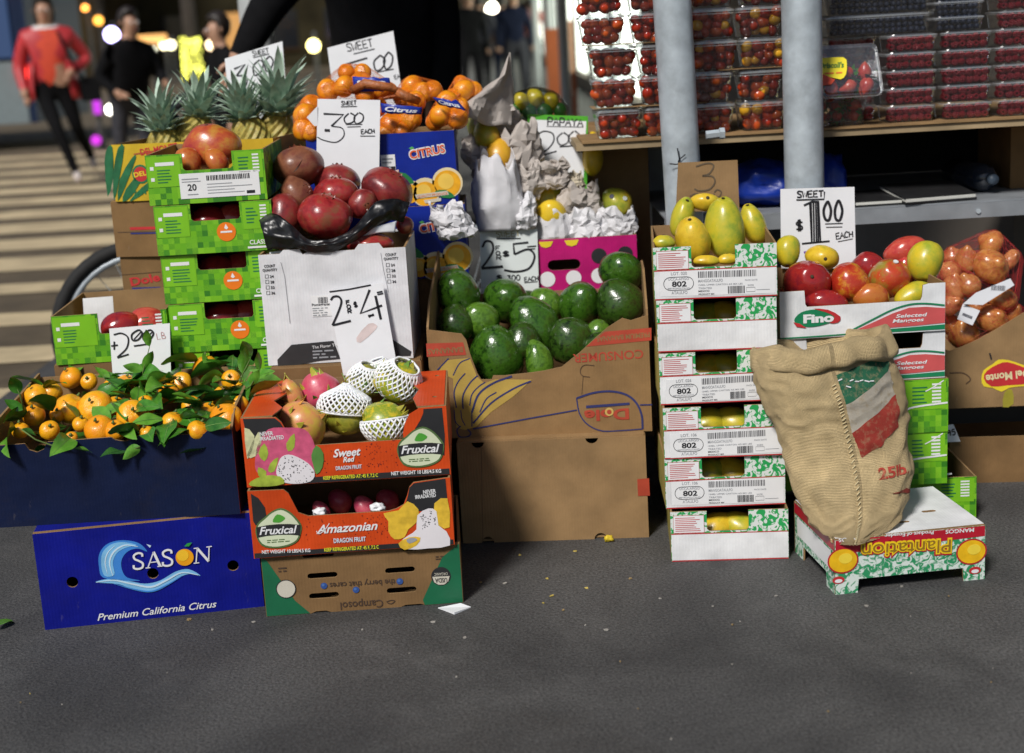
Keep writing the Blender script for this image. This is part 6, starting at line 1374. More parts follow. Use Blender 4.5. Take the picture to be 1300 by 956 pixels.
film('paper_liner', 'torn white liner under the right part of the black film', 'paper', [[q_(570, 490, 3.055), q_(660, 470, 3.06), q_(770, 440, 3.09)], [q_(590, 520, 3.06), q_(680, 500, 3.06), q_(760, 500, 3.08)]], PAPER, seed=9, nu=14, nv=5, amp=.003)

# --- avocados
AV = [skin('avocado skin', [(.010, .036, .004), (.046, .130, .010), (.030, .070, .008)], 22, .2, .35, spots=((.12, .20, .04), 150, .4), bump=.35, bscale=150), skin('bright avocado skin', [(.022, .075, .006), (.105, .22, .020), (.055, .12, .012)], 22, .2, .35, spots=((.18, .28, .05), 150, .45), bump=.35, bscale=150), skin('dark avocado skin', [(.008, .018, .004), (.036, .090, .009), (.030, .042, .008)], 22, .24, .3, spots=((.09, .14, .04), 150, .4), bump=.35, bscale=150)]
q = lambda x, y: (530 + x / 3.984, 270 + y / 3.984)
AL = [('avocado with a bright glint, far left of the heap', 200, 400, 98, 114, -15, 0, 3.28, 60), ('avocado showing its round stem end, upper middle left', 446, 440, 106, 102, 20, 0, 3.33, 70), ('yellowish green avocado behind the front left ones', 312, 540, 96, 84, -20, 1, 3.24, 40), ('broad avocado in the middle of the heap', 600, 565, 148, 102, 60, 0, 3.24, 20), ('bright green avocado half hidden behind the broad one', 658, 455, 86, 64, 40, 1, 3.35, 20), ('avocado with a top glint, upper middle right', 825, 455, 98, 106, 10, 0, 3.32, 60),
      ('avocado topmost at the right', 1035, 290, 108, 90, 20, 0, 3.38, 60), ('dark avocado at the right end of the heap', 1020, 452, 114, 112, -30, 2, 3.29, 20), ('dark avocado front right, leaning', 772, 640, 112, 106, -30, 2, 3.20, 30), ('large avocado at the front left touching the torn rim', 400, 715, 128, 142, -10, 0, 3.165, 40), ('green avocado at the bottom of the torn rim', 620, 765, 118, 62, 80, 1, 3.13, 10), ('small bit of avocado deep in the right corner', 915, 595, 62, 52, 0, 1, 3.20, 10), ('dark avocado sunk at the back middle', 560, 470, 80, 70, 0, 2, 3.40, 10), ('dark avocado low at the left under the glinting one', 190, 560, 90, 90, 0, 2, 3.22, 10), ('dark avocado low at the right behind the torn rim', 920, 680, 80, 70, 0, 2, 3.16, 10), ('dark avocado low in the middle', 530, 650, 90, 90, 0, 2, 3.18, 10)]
for lab, x, y, rx, rz, a, mi_, yy, fc in AL:
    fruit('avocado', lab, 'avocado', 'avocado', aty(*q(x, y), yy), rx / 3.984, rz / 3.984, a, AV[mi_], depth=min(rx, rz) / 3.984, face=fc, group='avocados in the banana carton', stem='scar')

# --- mandarins with leaves
MAND = [skin('mandarin skin', [(.88, .34, .006), (.92, .44, .012), (.86, .30, .008)], 18, .28, .2, bump=.35, bscale=420), skin('deep mandarin skin', [(.84, .28, .006), (.90, .38, .01)], 18, .28, .2, bump=.35, bscale=420)]
LEAFM = [skin('glossy leaf %d' % i, c, 18, .28, .12, bump=.15, bscale=90) for i, c in enumerate([[(.035, .15, .014), (.07, .24, .022)], [(.07, .24, .02), (.15, .36, .04)], [(.02, .10, .014), (.045, .16, .02)]])]
VEIN = M('leaf vein', (.13, .26, .06), .5, .1)
def leaf_mesh(L_, w, bend, fold, mat, twist=0.):
    v = []; f = []; mi = []; n = 9
    for i in range(n + 1):
        t = i / n; hw = w * .5 * (math.sin(math.pi * t ** .85) ** .8 if 0 < t < 1 else 0.02); z = -bend * t * t * L_; x = L_ * (t - .15 * bend * t * t); tw = twist * t
        wave = .06 * w * math.sin(t * 9)
        for s_ in (-1, -.5, 0, .5, 1):
            y = s_ * hw * math.cos(tw); zz = z + abs(s_) * hw * fold + s_ * hw * math.sin(tw) + wave * s_
            v.append((x, y, zz))
    for i in range(n):
        for j in range(4): a = i * 5 + j; f.append((a, a + 1, a + 6, a + 5)); mi.append(0)
    o = len(v)
    for i in range(n + 1):
        c_ = v[i * 5 + 2]; r = .0011 * (1 - .7 * i / n); v += [(c_[0], c_[1] - r, c_[2] + .0009), (c_[0], c_[1] + r, c_[2] + .0009)]
    for i in range(n): a = o + 2 * i; f.append((a, a + 1, a + 3, a + 2)); mi.append(1)
    return mesh('leaf', v, f, [mat, VEIN], mi, True)
rl = random.Random(11)
LEAVES = [leaf_mesh(rl.uniform(.070, .10), rl.uniform(.032, .046), rl.uniform(.05, .5), rl.uniform(.15, .45), LEAFM[i % 3], rl.uniform(-.6, .6)) for i in range(12)]
q = lambda x, y: (x / 3.8235, 400 + y / 3.8235)
ML = [(175, 395, 52, 'by the left carton wall'), (165, 487, 46, 'low by the left carton wall'), (248, 375, 46, 'second from the left in the upper part'), (345, 455, 64, 'plump, left one of the big front pair'), (466, 458, 74, 'biggest, right one of the big front pair'), (482, 557, 60, 'at the front rim under the big pair'), (642, 490, 64, 'half under a leaf in the middle'), (345, 305, 46, 'at the back left against the green flat'), (432, 322, 34, 'at the back left, half hidden'), (540, 348, 34, 'small, behind the middle leaves'),
      (612, 345, 50, 'behind the middle, wide and half hidden'), (728, 322, 42, 'under the price sign'), (706, 440, 44, 'right of the middle one'), (1000, 255, 54, 'topmost at the right against the green stack'), (1122, 315, 40, 'at the far right back'), (1083, 400, 46, 'under leaves at the right'), (930, 442, 42, 'between leaves right of the middle'), (1097, 508, 70, 'large, at the right front corner'), (392, 530, 34, 'between the big pair and the front rim'), (280, 482, 32, 'behind the big pair, left'), (712, 572, 30, 'at the front rim in the middle'), (678, 392, 38, 'deep in the middle'), (1160, 358, 34, 'far right, half under a leaf'), (345, 597, 26, 'at the front rim, small bit'), (1165, 435, 36, 'by the right carton wall'), (560, 560, 44, 'behind the front rim, in shade'), (840, 520, 46, 'under leaves in the front right part'), (960, 560, 44, 'low at the front rim on the right'), (240, 560, 40, 'low in the front left under leaves'), (820, 380, 44, 'covered by leaves behind the middle'), (560, 440, 40, 'deep behind the big pair'), (1010, 470, 40, 'deep in the right part'), (100, 560, 36, 'in the front left corner'), (880, 330, 44, 'covered by leaves at the back right')]
yL = 2.735
for i, (x, y, r, lab) in enumerate(ML):
    pos = heap(*q(x, y), 2.76, .384, .16); k = mpp(pos)
    rt = fruit('mandarin', 'leafy mandarin in the navy carton, ' + lab, 'mandarin', 'mandarin', pos, r / 3.5, r / 3.3, rl.uniform(-30, 30), MAND[i % 2 if i % 3 else 0], depth=r / 3.5 * .95, face=rl.uniform(10, 70), group='mandarins heaped in the navy carton', stem='stem')
    nl = 5 if x > 560 else 1
    if i in (3, 4, 5, 17): nl = 1
    for j in range(nl):
        a = rl.uniform(0, 6.283); off = Vector((math.cos(a) * .018, math.sin(a) * .018 + .006, r / 3.5 * k * rl.uniform(.1, .75)))
        if i in (3, 4, 5, 17): off = Vector((math.cos(a) * .02, .022, .004)); a = rl.uniform(.4, 2.7)
        Q = Matrix.Translation(off) @ Matrix.Rotation(a, 4, 'Z') @ Matrix.Rotation(rl.uniform(-.75, .15), 4, 'Y') @ Matrix.Rotation(rl.uniform(-1.0, 1.0), 4, 'X') @ Matrix.Scale(rl.uniform(.75, 1.2), 4)
        link('leaf', rl.choice(LEAVES), rt, Q)
# a dark bed of leaves and fruit filling the carton below
b = MB(); v = []; f = []
b2 = random.Random(3)
for k in range(70):
    Q = Matrix.Translation((b2.uniform(-1.02, -.59), b2.uniform(2.735, 3.03), .335 + b2.uniform(-.015, .022))) @ Euler((b2.uniform(-.5, .5), b2.uniform(-.5, .4), b2.uniform(0, 6.28))).to_matrix().to_4x4()
    me = b2.choice(LEAVES); o_ = len(v); v += [Q @ p.co for p in me.vertices]; f += [tuple(i + o_ for i in p.vertices) for p in me.polygons]
bed = link('leaf_litter', mesh('leaf_litter', v, f, LEAFM[2], None, True), kind='stuff'); bed['label'] = 'loose dark leaves among the mandarins in the navy carton'; bed['category'] = 'leaves'
b = MB(); b.box((-1.04, 2.725, .318), (-.57, 3.06, .322), KRAFT2); tag(b.build('card_layer'), 'hidden card layer under the mandarins', 'card')
# sprigs hanging over the front rim
def sprig(label, pts, yy, leaves):
    P3 = [aty(*p, yy) for p in pts]; rt = root('leaf_sprig', label, 'leaf', Matrix.Translation(P3[0])); b = MB(); b.tube([p - P3[0] for p in P3], [.0016] * (len(P3) - 1) + [.0009], M('green stem', (.10, .16, .03), .6, .2), 6); b.build('stem', rt, True)
    for (i, ang, tilt, s_, me) in leaves:
        link('leaf', LEAVES[me], rt, Matrix.Translation(P3[i] - P3[0]) @ Matrix.Rotation(R_(ang), 4, 'Y') @ Matrix.Rotation(R_(tilt), 4, 'X') @ Matrix.Scale(s_, 4))
sprig('leafy sprig lying along the navy front, left', [(27, 545), (45, 558), (70, 567), (95, 570)], 2.705, [(0, 25, -70, .45, 2), (3, 2, -60, .42, 1), (2, -20, -80, .35, 4)])
sprig('single leaf drooping down the navy front', [(178, 567), (165, 572), (152, 578)], 2.703, [(0, 155, -100, .5, 7)])
sprig('leaf sprig standing at the left wall of the navy carton', [(30, 520), (25, 500), (17, 484)], 2.80, [(1, -110, -70, .6, 3), (0, -150, -60, .5, 6)])
sprig('tall leafy sprig in front of the price sign', [(175, 500), (182, 470), (190, 440)], 2.96, [(1, -60, -80, .62, 1), (2, -100, -60, .55, 4), (0, -20, -70, .6, 7), (1, 200, -80, .62, 10)])
sprig('leafy sprig against the green stack at the right', [(300, 500), (308, 475), (318, 455)], 2.93, [(1, -80, -80, .75, 1), (0, -40, -70, .7, 4), (2, -110, -75, .6, 7), (0, 190, -70, .7, 0)])
sprig('leafy sprig reaching over the dragon fruit carton', [(300, 500), (318, 490), (330, 470)], 2.88, [(1, -60, -80, .6, 4), (2, -95, -60, .5, 1)])

# --- dragon fruits, some in white foam nets
DF = [skin('yellow pink dragon fruit skin', [(.62, .14, .10), (.66, .28, .09), (.60, .40, .06)], 14, .35, .1), skin('pink dragon fruit skin', [(.56, .05, .12), (.60, .10, .14), (.50, .04, .09)], 14, .35, .1), skin('olive dragon fruit skin', [(.18, .20, .02), (.30, .28, .03), (.14, .15, .02)], 14, .3, .15), skin('yellow green speckled skin', [(.62, .46, .02), (.20, .30, .03), (.66, .50, .03)], 26, .3, .15)]
SCALE_ = [M('scale yellow green', (.42, .38, .04), .4, .2, 60), M('scale green', (.14, .28, .03), .4, .2, 60), M('scale orange', (.62, .28, .06), .4, .2, 60)]
q = lambda x, y: (290 + x / 3.939, 350 + y / 3.939)
def dragon(label, x, y, rx, rz, ang, mi_, yy, face, scales, sm):
    pos = aty(*q(x, y), yy); k = mpp(pos); o = fruit('dragon_fruit', label, 'dragon fruit', 'avocado', pos, rx / 3.939, rz / 3.939, ang, DF[mi_], depth=min(rx, rz) / 3.939, face=face, group='dragon fruits')
    rr = random.Random(int(x)); me = o.data; ctr = [(p.center.copy(), p.normal.copy()) for p in me.polygons]
    for j in range(scales):
        c_, n_ = rr.choice(ctr)
        if n_.dot(FWD) > .35: continue
        up_ = (RIGHT * math.sin(R_(ang)) + UP * math.cos(R_(ang))); up_ = (up_ - n_ * up_.dot(n_))
        if up_.length < .2: continue
        up_.normalize(); sd = n_.cross(up_); L_ = .011 * rr.uniform(.8, 1.7); w = .006 * rr.uniform(.8, 1.3)
        v = [c_ - n_ * .001 - sd * w, c_ - n_ * .001 + sd * w, c_ + up_ * L_ * .6 + n_ * .002 + sd * w * .7, c_ + up_ * L_ * 1.25 + n_ * .008, c_ + up_ * L_ * .6 + n_ * .002 - sd * w * .7]
        v += [p - n_ * .0012 for p in v]
        link('scale', mesh('scale', v, [(0, 1, 2, 3, 4), (9, 8, 7, 6, 5), (0, 5, 6, 1), (1, 6, 7, 2), (2, 7, 8, 3), (3, 8, 9, 4), (4, 9, 5, 0)], rr.choice(sm)), o)
    return o
D1 = dragon('yellow and pink dragon fruit at the front, bare', 378, 745, 118, 96, 60, 0, 2.80, 30, 26, [SCALE_[0], SCALE_[2], SCALE_[0]])
D2 = dragon('pink dragon fruit with green scales at the back left', 455, 572, 96, 84, -20, 1, 2.92, 20, 26, [SCALE_[1], SCALE_[0]])
D3 = dragon('small orange dragon fruit tip sticking up at the left', 318, 590, 44, 70, -25, 0, 2.88, 0, 16, [SCALE_[2], SCALE_[0]])
D4 = dragon('olive dragon fruit under a cone shaped foam net', 590, 700, 96, 84, 0, 2, 2.86, 20, 14, [SCALE_[0]])
D5 = dragon('yellow and green speckled dragon fruit in a low foam net', 790, 735, 112, 92, 50, 3, 2.81, 20, 18, [SCALE_[1], SCALE_[0]])
D6 = dragon('dragon fruit wholly wrapped in foam net, back middle', 680, 525, 84, 76, 20, 2, 2.93, 20, 10, [SCALE_[1]])
D7 = dragon('dragon fruit in a large twisted foam net, back right', 850, 530, 112, 92, 30, 3, 2.90, 20, 14, [SCALE_[1], SCALE_[0]])
FOAM = M('white foam net', (.84, .85, .86), .7, .04, 30, sss=.1)
def foam_net(label, pos, rx, rz, ang, face, v0, v1, flare, seed, nu=22, nv=9, tipn=0.):
    """an expanded-foam sleeve: a lattice of soft strands stretched round the fruit, open at both ends"""
    k = mpp(pos); ca, sa = math.cos(R_(ang)), math.sin(R_(ang)); AX = RIGHT * ca - UP * sa; AZ = RIGHT * sa + UP * ca; F_ = Matrix.Rotation(R_(face), 3, 'X'); rr = random.Random(seed)
    rt = root('foam_net', label, 'net', Matrix.Translation(pos), 'foam nets'); b = MB()
    def S(u, v):
        t = v0 + (v1 - v0) * v; th = R_(t); r = math.sin(th) if t <= 90 else math.sin(th)
        z = math.cos(th)
        if v < .22 and flare: r = max(r, .36 + .2 * (.22 - v) / .22 * flare); z += (.22 - v) * 1.1 * flare
        if tipn and t < 60: r = math.sin(R_(60)) * (t / 60) ** 1.15 + .07; z = .5 + (60 - t) / 60 * tipn
        a = 2 * math.pi * u; wob = 1 + .035 * noise.noise(Vector((math.cos(a) * 2, math.sin(a) * 2, v * 4 + seed)))
        d = F_ @ Vector((r * math.cos(a), r * math.sin(a), z)) * (1.05 * wob); m_ = min(rx, rz)
        return AX * d.x * rx * k + AZ * d.z * rz * k + FWD * d.y * m_ * k
    for i in range(nu):
        for s_ in (1, -1):
            pts = [S((i + s_ * j * .5) / nu + .05 * math.sin(j) / nu, j / nv) for j in range(nv + 1)]
            b.tube(pts, .0022, FOAM, 5)
    for e in (0., 1.): b.tube([S(i / 40, e) for i in range(40)], .0026, FOAM, 5, True)
    b.build('strands', rt, True)
def dpos(x, y, yy): return aty(*q(x, y), yy)
foam_net('cone shaped white foam net on the olive dragon fruit', dpos(582, 660, 2.86), 132 / 3.939, 95 / 3.939, 5, 8, 5, 100, 0, 1, 26, 9, tipn=.75)
foam_net('white foam net round the dragon fruit at the back middle', dpos(680, 525, 2.93), 88 / 3.939, 80 / 3.939, 20, 25, 24, 155, .6, 2, 22, 11)
foam_net('large white foam net with an open mouth at the back right', dpos(850, 530, 2.90), 120 / 3.939, 98 / 3.939, 30, 35, 32, 155, .9, 3, 24, 11)
foam_net('white foam net cupping the speckled dragon fruit from below', dpos(788, 738, 2.81), 122 / 3.939, 98 / 3.939, -8, 0, 78, 165, 0, 4, 24, 7)
foam_net('crushed white foam net on top between the other two', dpos(760, 468, 2.95), 62 / 3.939, 44 / 3.939, -20, 20, 30, 150, 1.0, 5, 18, 8)
b = MB(); b.box((-.52, 2.72, .30), (-.15, 2.975, .302), KRAFT2); tag(b.build('card_layer'), 'hidden card layer under the dragon fruits', 'card')
# inside the middle carton
for i, (x, y, rx, rz, lab, m) in enumerate([(470, 355, 60, 34, 'left one', 1), (690, 340, 70, 46, 'middle one', 1), (560, 300, 60, 50, 'back one', 1), (800, 300, 60, 50, 'right one', 1)]):
    pos = aty(290 + x / 3.939, 560 + y / 3.939, 2.76 if i < 2 else 2.84); fruit('dragon_fruit', 'pink dragon fruit inside the Amazonian carton, ' + lab, 'dragon fruit', 'avocado', pos, rx / 3.939, rz / 3.939, 60, DF[m], group='dragon fruits')
for i, (x, y) in enumerate([(460, 352), (745, 330)]):
    pos = aty(290 + x / 3.939, 560 + y / 3.939, 2.735); o = lumpy('paper_wad', 'scrap of printed white paper in the Amazonian carton, ' + ['left one', 'right one'][i], 'paper', pos - Vector((0, 0, .008)), .014, .012, .009, PAPER, i, .4)

# --- onions in red nets
ON = [skin('onion skin', [(.44, .13, .035), (.58, .24, .06), (.36, .08, .025)], 16, .22, .3, bump=.12), skin('pale onion skin', [(.50, .22, .07), (.44, .14, .04), (.58, .33, .13)], 16, .25, .3, bump=.12), skin('red brown onion skin', [(.42, .10, .04), (.55, .22, .08), (.46, .14, .04)], 16, .22, .3, bump=.12)]
NET = M('red net', (.50, .03, .03), .5, .1); TAGW = M('tag white', (.78, .79, .82), .5, .04)
q = lambda x, y: (1000 + x / 4.157, 220 + y / 4.157)
def net_over(pts, rt, mat, rad, origin, seed):
    bm = bmesh.new()
    for (p, r) in pts:
        for s_ in range(26):
            a = s_ * 2.4; z = 1 - 2 * (s_ + .5) / 26; rr = math.sqrt(1 - z * z); bm.verts.new(p + Vector((rr * math.cos(a), rr * math.sin(a), z)) * (r * 1.03) - origin)
    bmesh.ops.convex_hull(bm, input=bm.verts); 
    loose = [v for v in bm.verts if not v.link_faces]; bmesh.ops.delete(bm, geom=loose, context='VERTS')
    bmesh.ops.subdivide_edges(bm, edges=bm.edges, cuts=2, use_grid_fill=True); bmesh.ops.triangulate(bm, faces=bm.faces)
    me = bpy.data.meshes.new('net'); bm.to_mesh(me); bm.free()
    b = MB(); V = [v.co.copy() for v in me.vertices]
    for e in me.edges:
        a, c_ = V[e.vertices[0]], V[e.vertices[1]]
        b.tube([a, c_], rad, mat, 3, cap=False)
    bpy.data.meshes.remove(me); b.build('net', rt)
def onion_bag(label, items, tags):
    pts = []; P0 = aty(*q(items[0][0], items[0][1]), items[0][4]); rt = root('onion_bag', label, 'onion bag', Matrix.Translation(P0), 'bags of onions')
    for i, (x, y, rx, rz, yy, m) in enumerate(items):
        pos = aty(*q(x, y), yy); k = mpp(pos); me, tip = fruit_mesh('onion', rx / 4.157 * k, min(rx, rz) / 4.157 * k, rz / 4.157 * k, (i * 53) % 120 - 60, ON[m], 200 + i + int(x), (i * 37) % 80, 0)
        o = link('onion', me, rt); o.location = pos - P0; pts.append((pos, max(rx, rz) / 4.157 * k))
    net_over(pts, rt, NET, .00017, P0, 1)
    for (cr, yy, bc) in tags:
        A = [aty(*q(*p), yy + (.008 if i > 1 else 0)) for i, p in enumerate(cr)]; pl_ = Plane(A[0], A[1] - A[0], A[3] - A[0]); uv = [((a - A[0]).dot(pl_.x), (a - A[0]).dot(pl_.z)) for a in A]
        inv = Matrix.Translation(-P0); me = plate(uv, (), .001, lambda u, v, d: inv @ pl_.pt(u, v, d), TAGW); tg = link('tag', me, rt)
        PP = Print(pl_); PP.barcode(*q(*bc[0]), *q(*bc[1]), M('grey barcode', (.12, .12, .14), .6, .1), 1, 14)
        o2 = PP.b.build('barcode', tg, inv=inv)
onion_bag('upper red net bag of onions with a long white tag', [(1075, 372, 76, 62, 3.40, 0), (945, 460, 62, 76, 3.38, 1), (1072, 492, 102, 86, 3.34, 0), (870, 440, 56, 52, 3.42, 2), (1178, 455, 40, 62, 3.38, 2), (955, 592, 66, 66, 3.33, 1), (1130, 660, 84, 64, 3.32, 0)], [([(925, 690), (1030, 695), (1195, 590), (1175, 555), (990, 630)], 3.262, ((1075, 590), (1150, 620)))])
onion_bag('lower red net bag of onions with a short white tag', [(855, 520, 58, 62, 3.37, 2), (880, 605, 62, 80, 3.34, 2), (862, 690, 54, 76, 3.33, 2), (930, 852, 84, 80, 3.33, 0), (1080, 770, 88, 76, 3.31, 0), (860, 800, 54, 60, 3.36, 0), (1190, 740, 44, 62, 3.33, 0), (1000, 700, 62, 54, 3.34, 1)], [([(895, 770), (975, 803), (1015, 725), (925, 690)], 3.262, ((925, 735), (970, 770)))])

# --- pineapples
PBODY = skin('pineapple rind', [(.22, .17, .03), (.46, .36, .08), (.24, .24, .05)], 30, .5, 0, spots=((.07, .05, .02), 62, .9)); PLEAF = skin('pineapple leaf', [(.28, .42, .31), (.50, .62, .50), (.36, .50, .38)], 12, .5, 0)
def pine_leaf(L_, w):
    v = []; n = 7
    for i in range(n + 1):
        t = i / n; hw = w * .5 * (1 - t) ** .6 * (.8 + .6 * t * (1 - t)); z = L_ * t; x = .45 * L_ * t ** 2.2
        v += [(x + hw * .35, -hw, z), (x, 0, z), (x + hw * .35, hw, z)]
    f = []
    for i in range(n): a = i * 3; f += [(a, a + 1, a + 4, a + 3), (a + 1, a + 2, a + 5, a + 4)]
    return mesh('leaf', v, f, PLEAF, None, True)
PLV = [pine_leaf(.105, .034), pine_leaf(.085, .036), pine_leaf(.062, .034)]
def pineapple(label, pb, y, H_, R0, lean, rz, crown=1.0):
    base = aty(*pb, y); Mx = Matrix.Translation(base) @ Matrix.Rotation(R_(lean), 4, 'Y'); rt = root('pineapple', label, 'pineapple', Mx, 'pineapples in their carton')
    v = []; f = []; nr, ns = 13, 14
    for i in range(nr + 1):
        t = i / nr; r0 = R0 * (math.sin(math.pi * (.12 + .76 * t))) ** .55
        for j in range(ns * 2):
            a = math.pi * (j + .0) / ns; eye = math.cos(ns * .5 * a * 2 + (math.pi if i % 2 else 0)); v.append((math.cos(a) * (r0 * (1 + .05 * eye)), math.sin(a) * (r0 * (1 + .05 * eye)), -H_ + H_ * t))
    n = ns * 2
    for i in range(nr):
        for j in range(n): f.append((i * n + j, i * n + (j + 1) % n, (i + 1) * n + (j + 1) % n, (i + 1) * n + j))
    f.append(tuple(reversed(range(n)))); f.append(tuple(range(nr * n, nr * n + n)))
    link('body', mesh('body', v, f, PBODY), rt); cr = link('crown', None, rt); rr = random.Random(int(pb[0]))
    for ring_, (n_, tilt, me, s_) in enumerate([(12, 50, 2, .9), (13, 36, 2, 1.15), (13, 26, 1, 1.), (12, 17, 1, 1.15), (10, 9, 0, 1.1), (6, 2, 0, 1.2)]):
        for j in range(n_):
            a = 2 * math.pi * (j + ring_ * .5) / n_ + rr.uniform(-.2, .2)
            link('leaf', PLV[me], cr, Matrix.Rotation(a, 4, 'Z') @ Matrix.Translation((.020 - .003 * ring_, 0, .006 * ring_ - .004)) @ Matrix.Rotation(R_(tilt + rr.uniform(-9, 9)), 4, 'Y') @ Matrix.Scale(s_ * rr.uniform(.85, 1.15) * crown, 4))
pineapple('pineapple at the left end of its carton', (206, 166), 3.62, .15, .052, -4, 0, .78)
pineapple('pineapple second from the left with its rind showing', (250, 148), 3.66, .15, .055, 14, 0, .78)
pineapple('pineapple third from the left behind the large mango', (312, 152), 3.62, .15, .055, -10, 0, .80)
pineapple('tall pineapple at the right end with a wide crown', (352, 146), 3.66, .16, .055, 8, 0, 1.08)
# --- bags of oranges on the blue cartons
ORG = [skin('orange skin', [(.78, .22, .008), (.85, .32, .012), (.74, .19, .01)], 16, .3, .15, bump=.3, bscale=380), skin('deep orange skin', [(.72, .17, .008), (.80, .25, .01)], 16, .3, .15, bump=.3, bscale=380)]
ONET = M('orange net', (.62, .16, .02), .5, .1); BLAB = M('blue bag label', (.012, .035, .33), .35, .1, coat=.2)
q = lambda x, y: (280 + x / 3.8235, y / 3.8235)
def orange_bag(label, items, lab=None, twist=None):
    P0 = aty(*q(items[0][0], items[0][1]), items[0][3]); rt = root('orange_bag', label, 'bag', Matrix.Translation(P0), 'net bags of oranges'); pts = []
    for i, (x, y, r, yy) in enumerate(items):
        pos = aty(*q(x, y), yy); k = mpp(pos); me, t = fruit_mesh('mandarin', r / 3.6 * k, r / 3.6 * k, r / 3.6 * k * 1.1, (i * 61) % 90 - 45, ORG[i % 2], 300 + i + int(x), (i * 43) % 90)
        o = link('orange', me, rt); o.location = pos - P0; pts.append((pos, r / 3.8235 * k))
    net_over(pts, rt, ONET, .00022, P0, 2); inv = Matrix.Translation(-P0)
    if lab:
        for (cr, yy, txt, flip) in lab:
            n = 12; A = [aty(*q(*p), yy) for p in cr]; v = []; f = []
            for i in range(n + 1):
                t = i / n; bow = math.sin(math.pi * t) * .014
                for s_ in range(4): p = A[0].lerp(A[1], t).lerp(A[3].lerp(A[2], t), s_ / 3) + Vector((0, -bow + .004 * noise.noise(Vector((t * 5, s_, cr[0][0]))), .004 * noise.noise(Vector((t * 6, cr[0][0], s_))))); v.append(p - P0)
            for i in range(n):
                for s_ in range(3): a = i * 4 + s_; f.append((a, a + 4, a + 5, a + 1))
            lo = link('label', mesh('label', v, f, BLAB, None, True), rt); sd = lo.modifiers.new('thickness', 'SOLIDIFY'); sd.thickness = .0006
            tv, tf = textmesh(txt, .25, .03); W = []
            for p in tv:
                u = .1 + .8 * p[0]; w = .25 + .5 * p[1]
                if flip: u = 1 - u; w = 1 - w
                bow = math.sin(math.pi * u) * .014 + .0035; W.append(A[0].lerp(A[1], u).lerp(A[3].lerp(A[2], u), 1 - w) + Vector((0, -bow - .002, .0)) - P0)
            link('lettering', mesh('lettering', W, [tuple(reversed(x)) for x in tf], WHITE), lo)
    if twist:
        b = MB(); b.tube([aty(*q(*p), yy) - P0 for (p, yy) in twist], [.010, .012, .010, .006][:len(twist)], M('twisted net', (.36, .11, .03), .5, .35, 60, .8, 120), 8); b.build('twist', rt, True)
orange_bag('net bag of oranges with an upside down blue label, top of the heap', [(600, 420, 52, 3.46), (680, 400, 52, 3.48), (520, 440, 50, 3.47), (700, 460, 46, 3.43), (770, 430, 46, 3.47), (610, 350, 40, 3.53), (690, 350, 38, 3.53), (820, 440, 40, 3.5)], [([(640, 372), (820, 378), (830, 440), (650, 445)], 3.415, 'Citrus', True)], [((640, 440), 3.42), ((700, 405), 3.40), ((830, 425), 3.40), ((900, 465), 3.42)])
orange_bag('net bag of oranges with a blue Citrus label facing forward', [(700, 560, 52, 3.44), (830, 600, 54, 3.43), (920, 570, 54, 3.43), (870, 640, 50, 3.42), (800, 660, 48, 3.42), (760, 520, 48, 3.46), (950, 490, 44, 3.46)], [([(778, 500), (978, 520), (975, 556), (782, 548)], 3.375, 'Citrus', False)], [((850, 440), 3.41), ((900, 470), 3.40), ((960, 490), 3.42)])
orange_bag('net bag of oranges at the right end above the CITRUS carton', [(1070, 560, 56, 3.42), (1150, 575, 52, 3.42), (1100, 500, 52, 3.45), (1040, 590, 44, 3.44), (1165, 520, 40, 3.46)], [([(1030, 470), (1150, 490), (1192, 535), (1060, 508)], 3.375, 'Citrus', False)])
orange_bag('net bag of oranges behind, without a label, left of the twisted paper', [(930, 420, 54, 3.55), (1030, 440, 48, 3.53), (980, 450, 46, 3.52), (880, 470, 44, 3.53)])
orange_bag('glittering net bag of oranges beside the twisted paper tip', [(1180, 440, 54, 3.56), (1130, 470, 40, 3.55), (1230, 440, 40, 3.57), (1165, 400, 34, 3.58)])
orange_bag('net bag of oranges at the left end over the pomegranates', [(410, 560, 58, 3.40), (440, 510, 50, 3.44), (400, 630, 48, 3.38), (480, 600, 50, 3.42), (440, 640, 44, 3.37), (500, 520, 46, 3.46)])

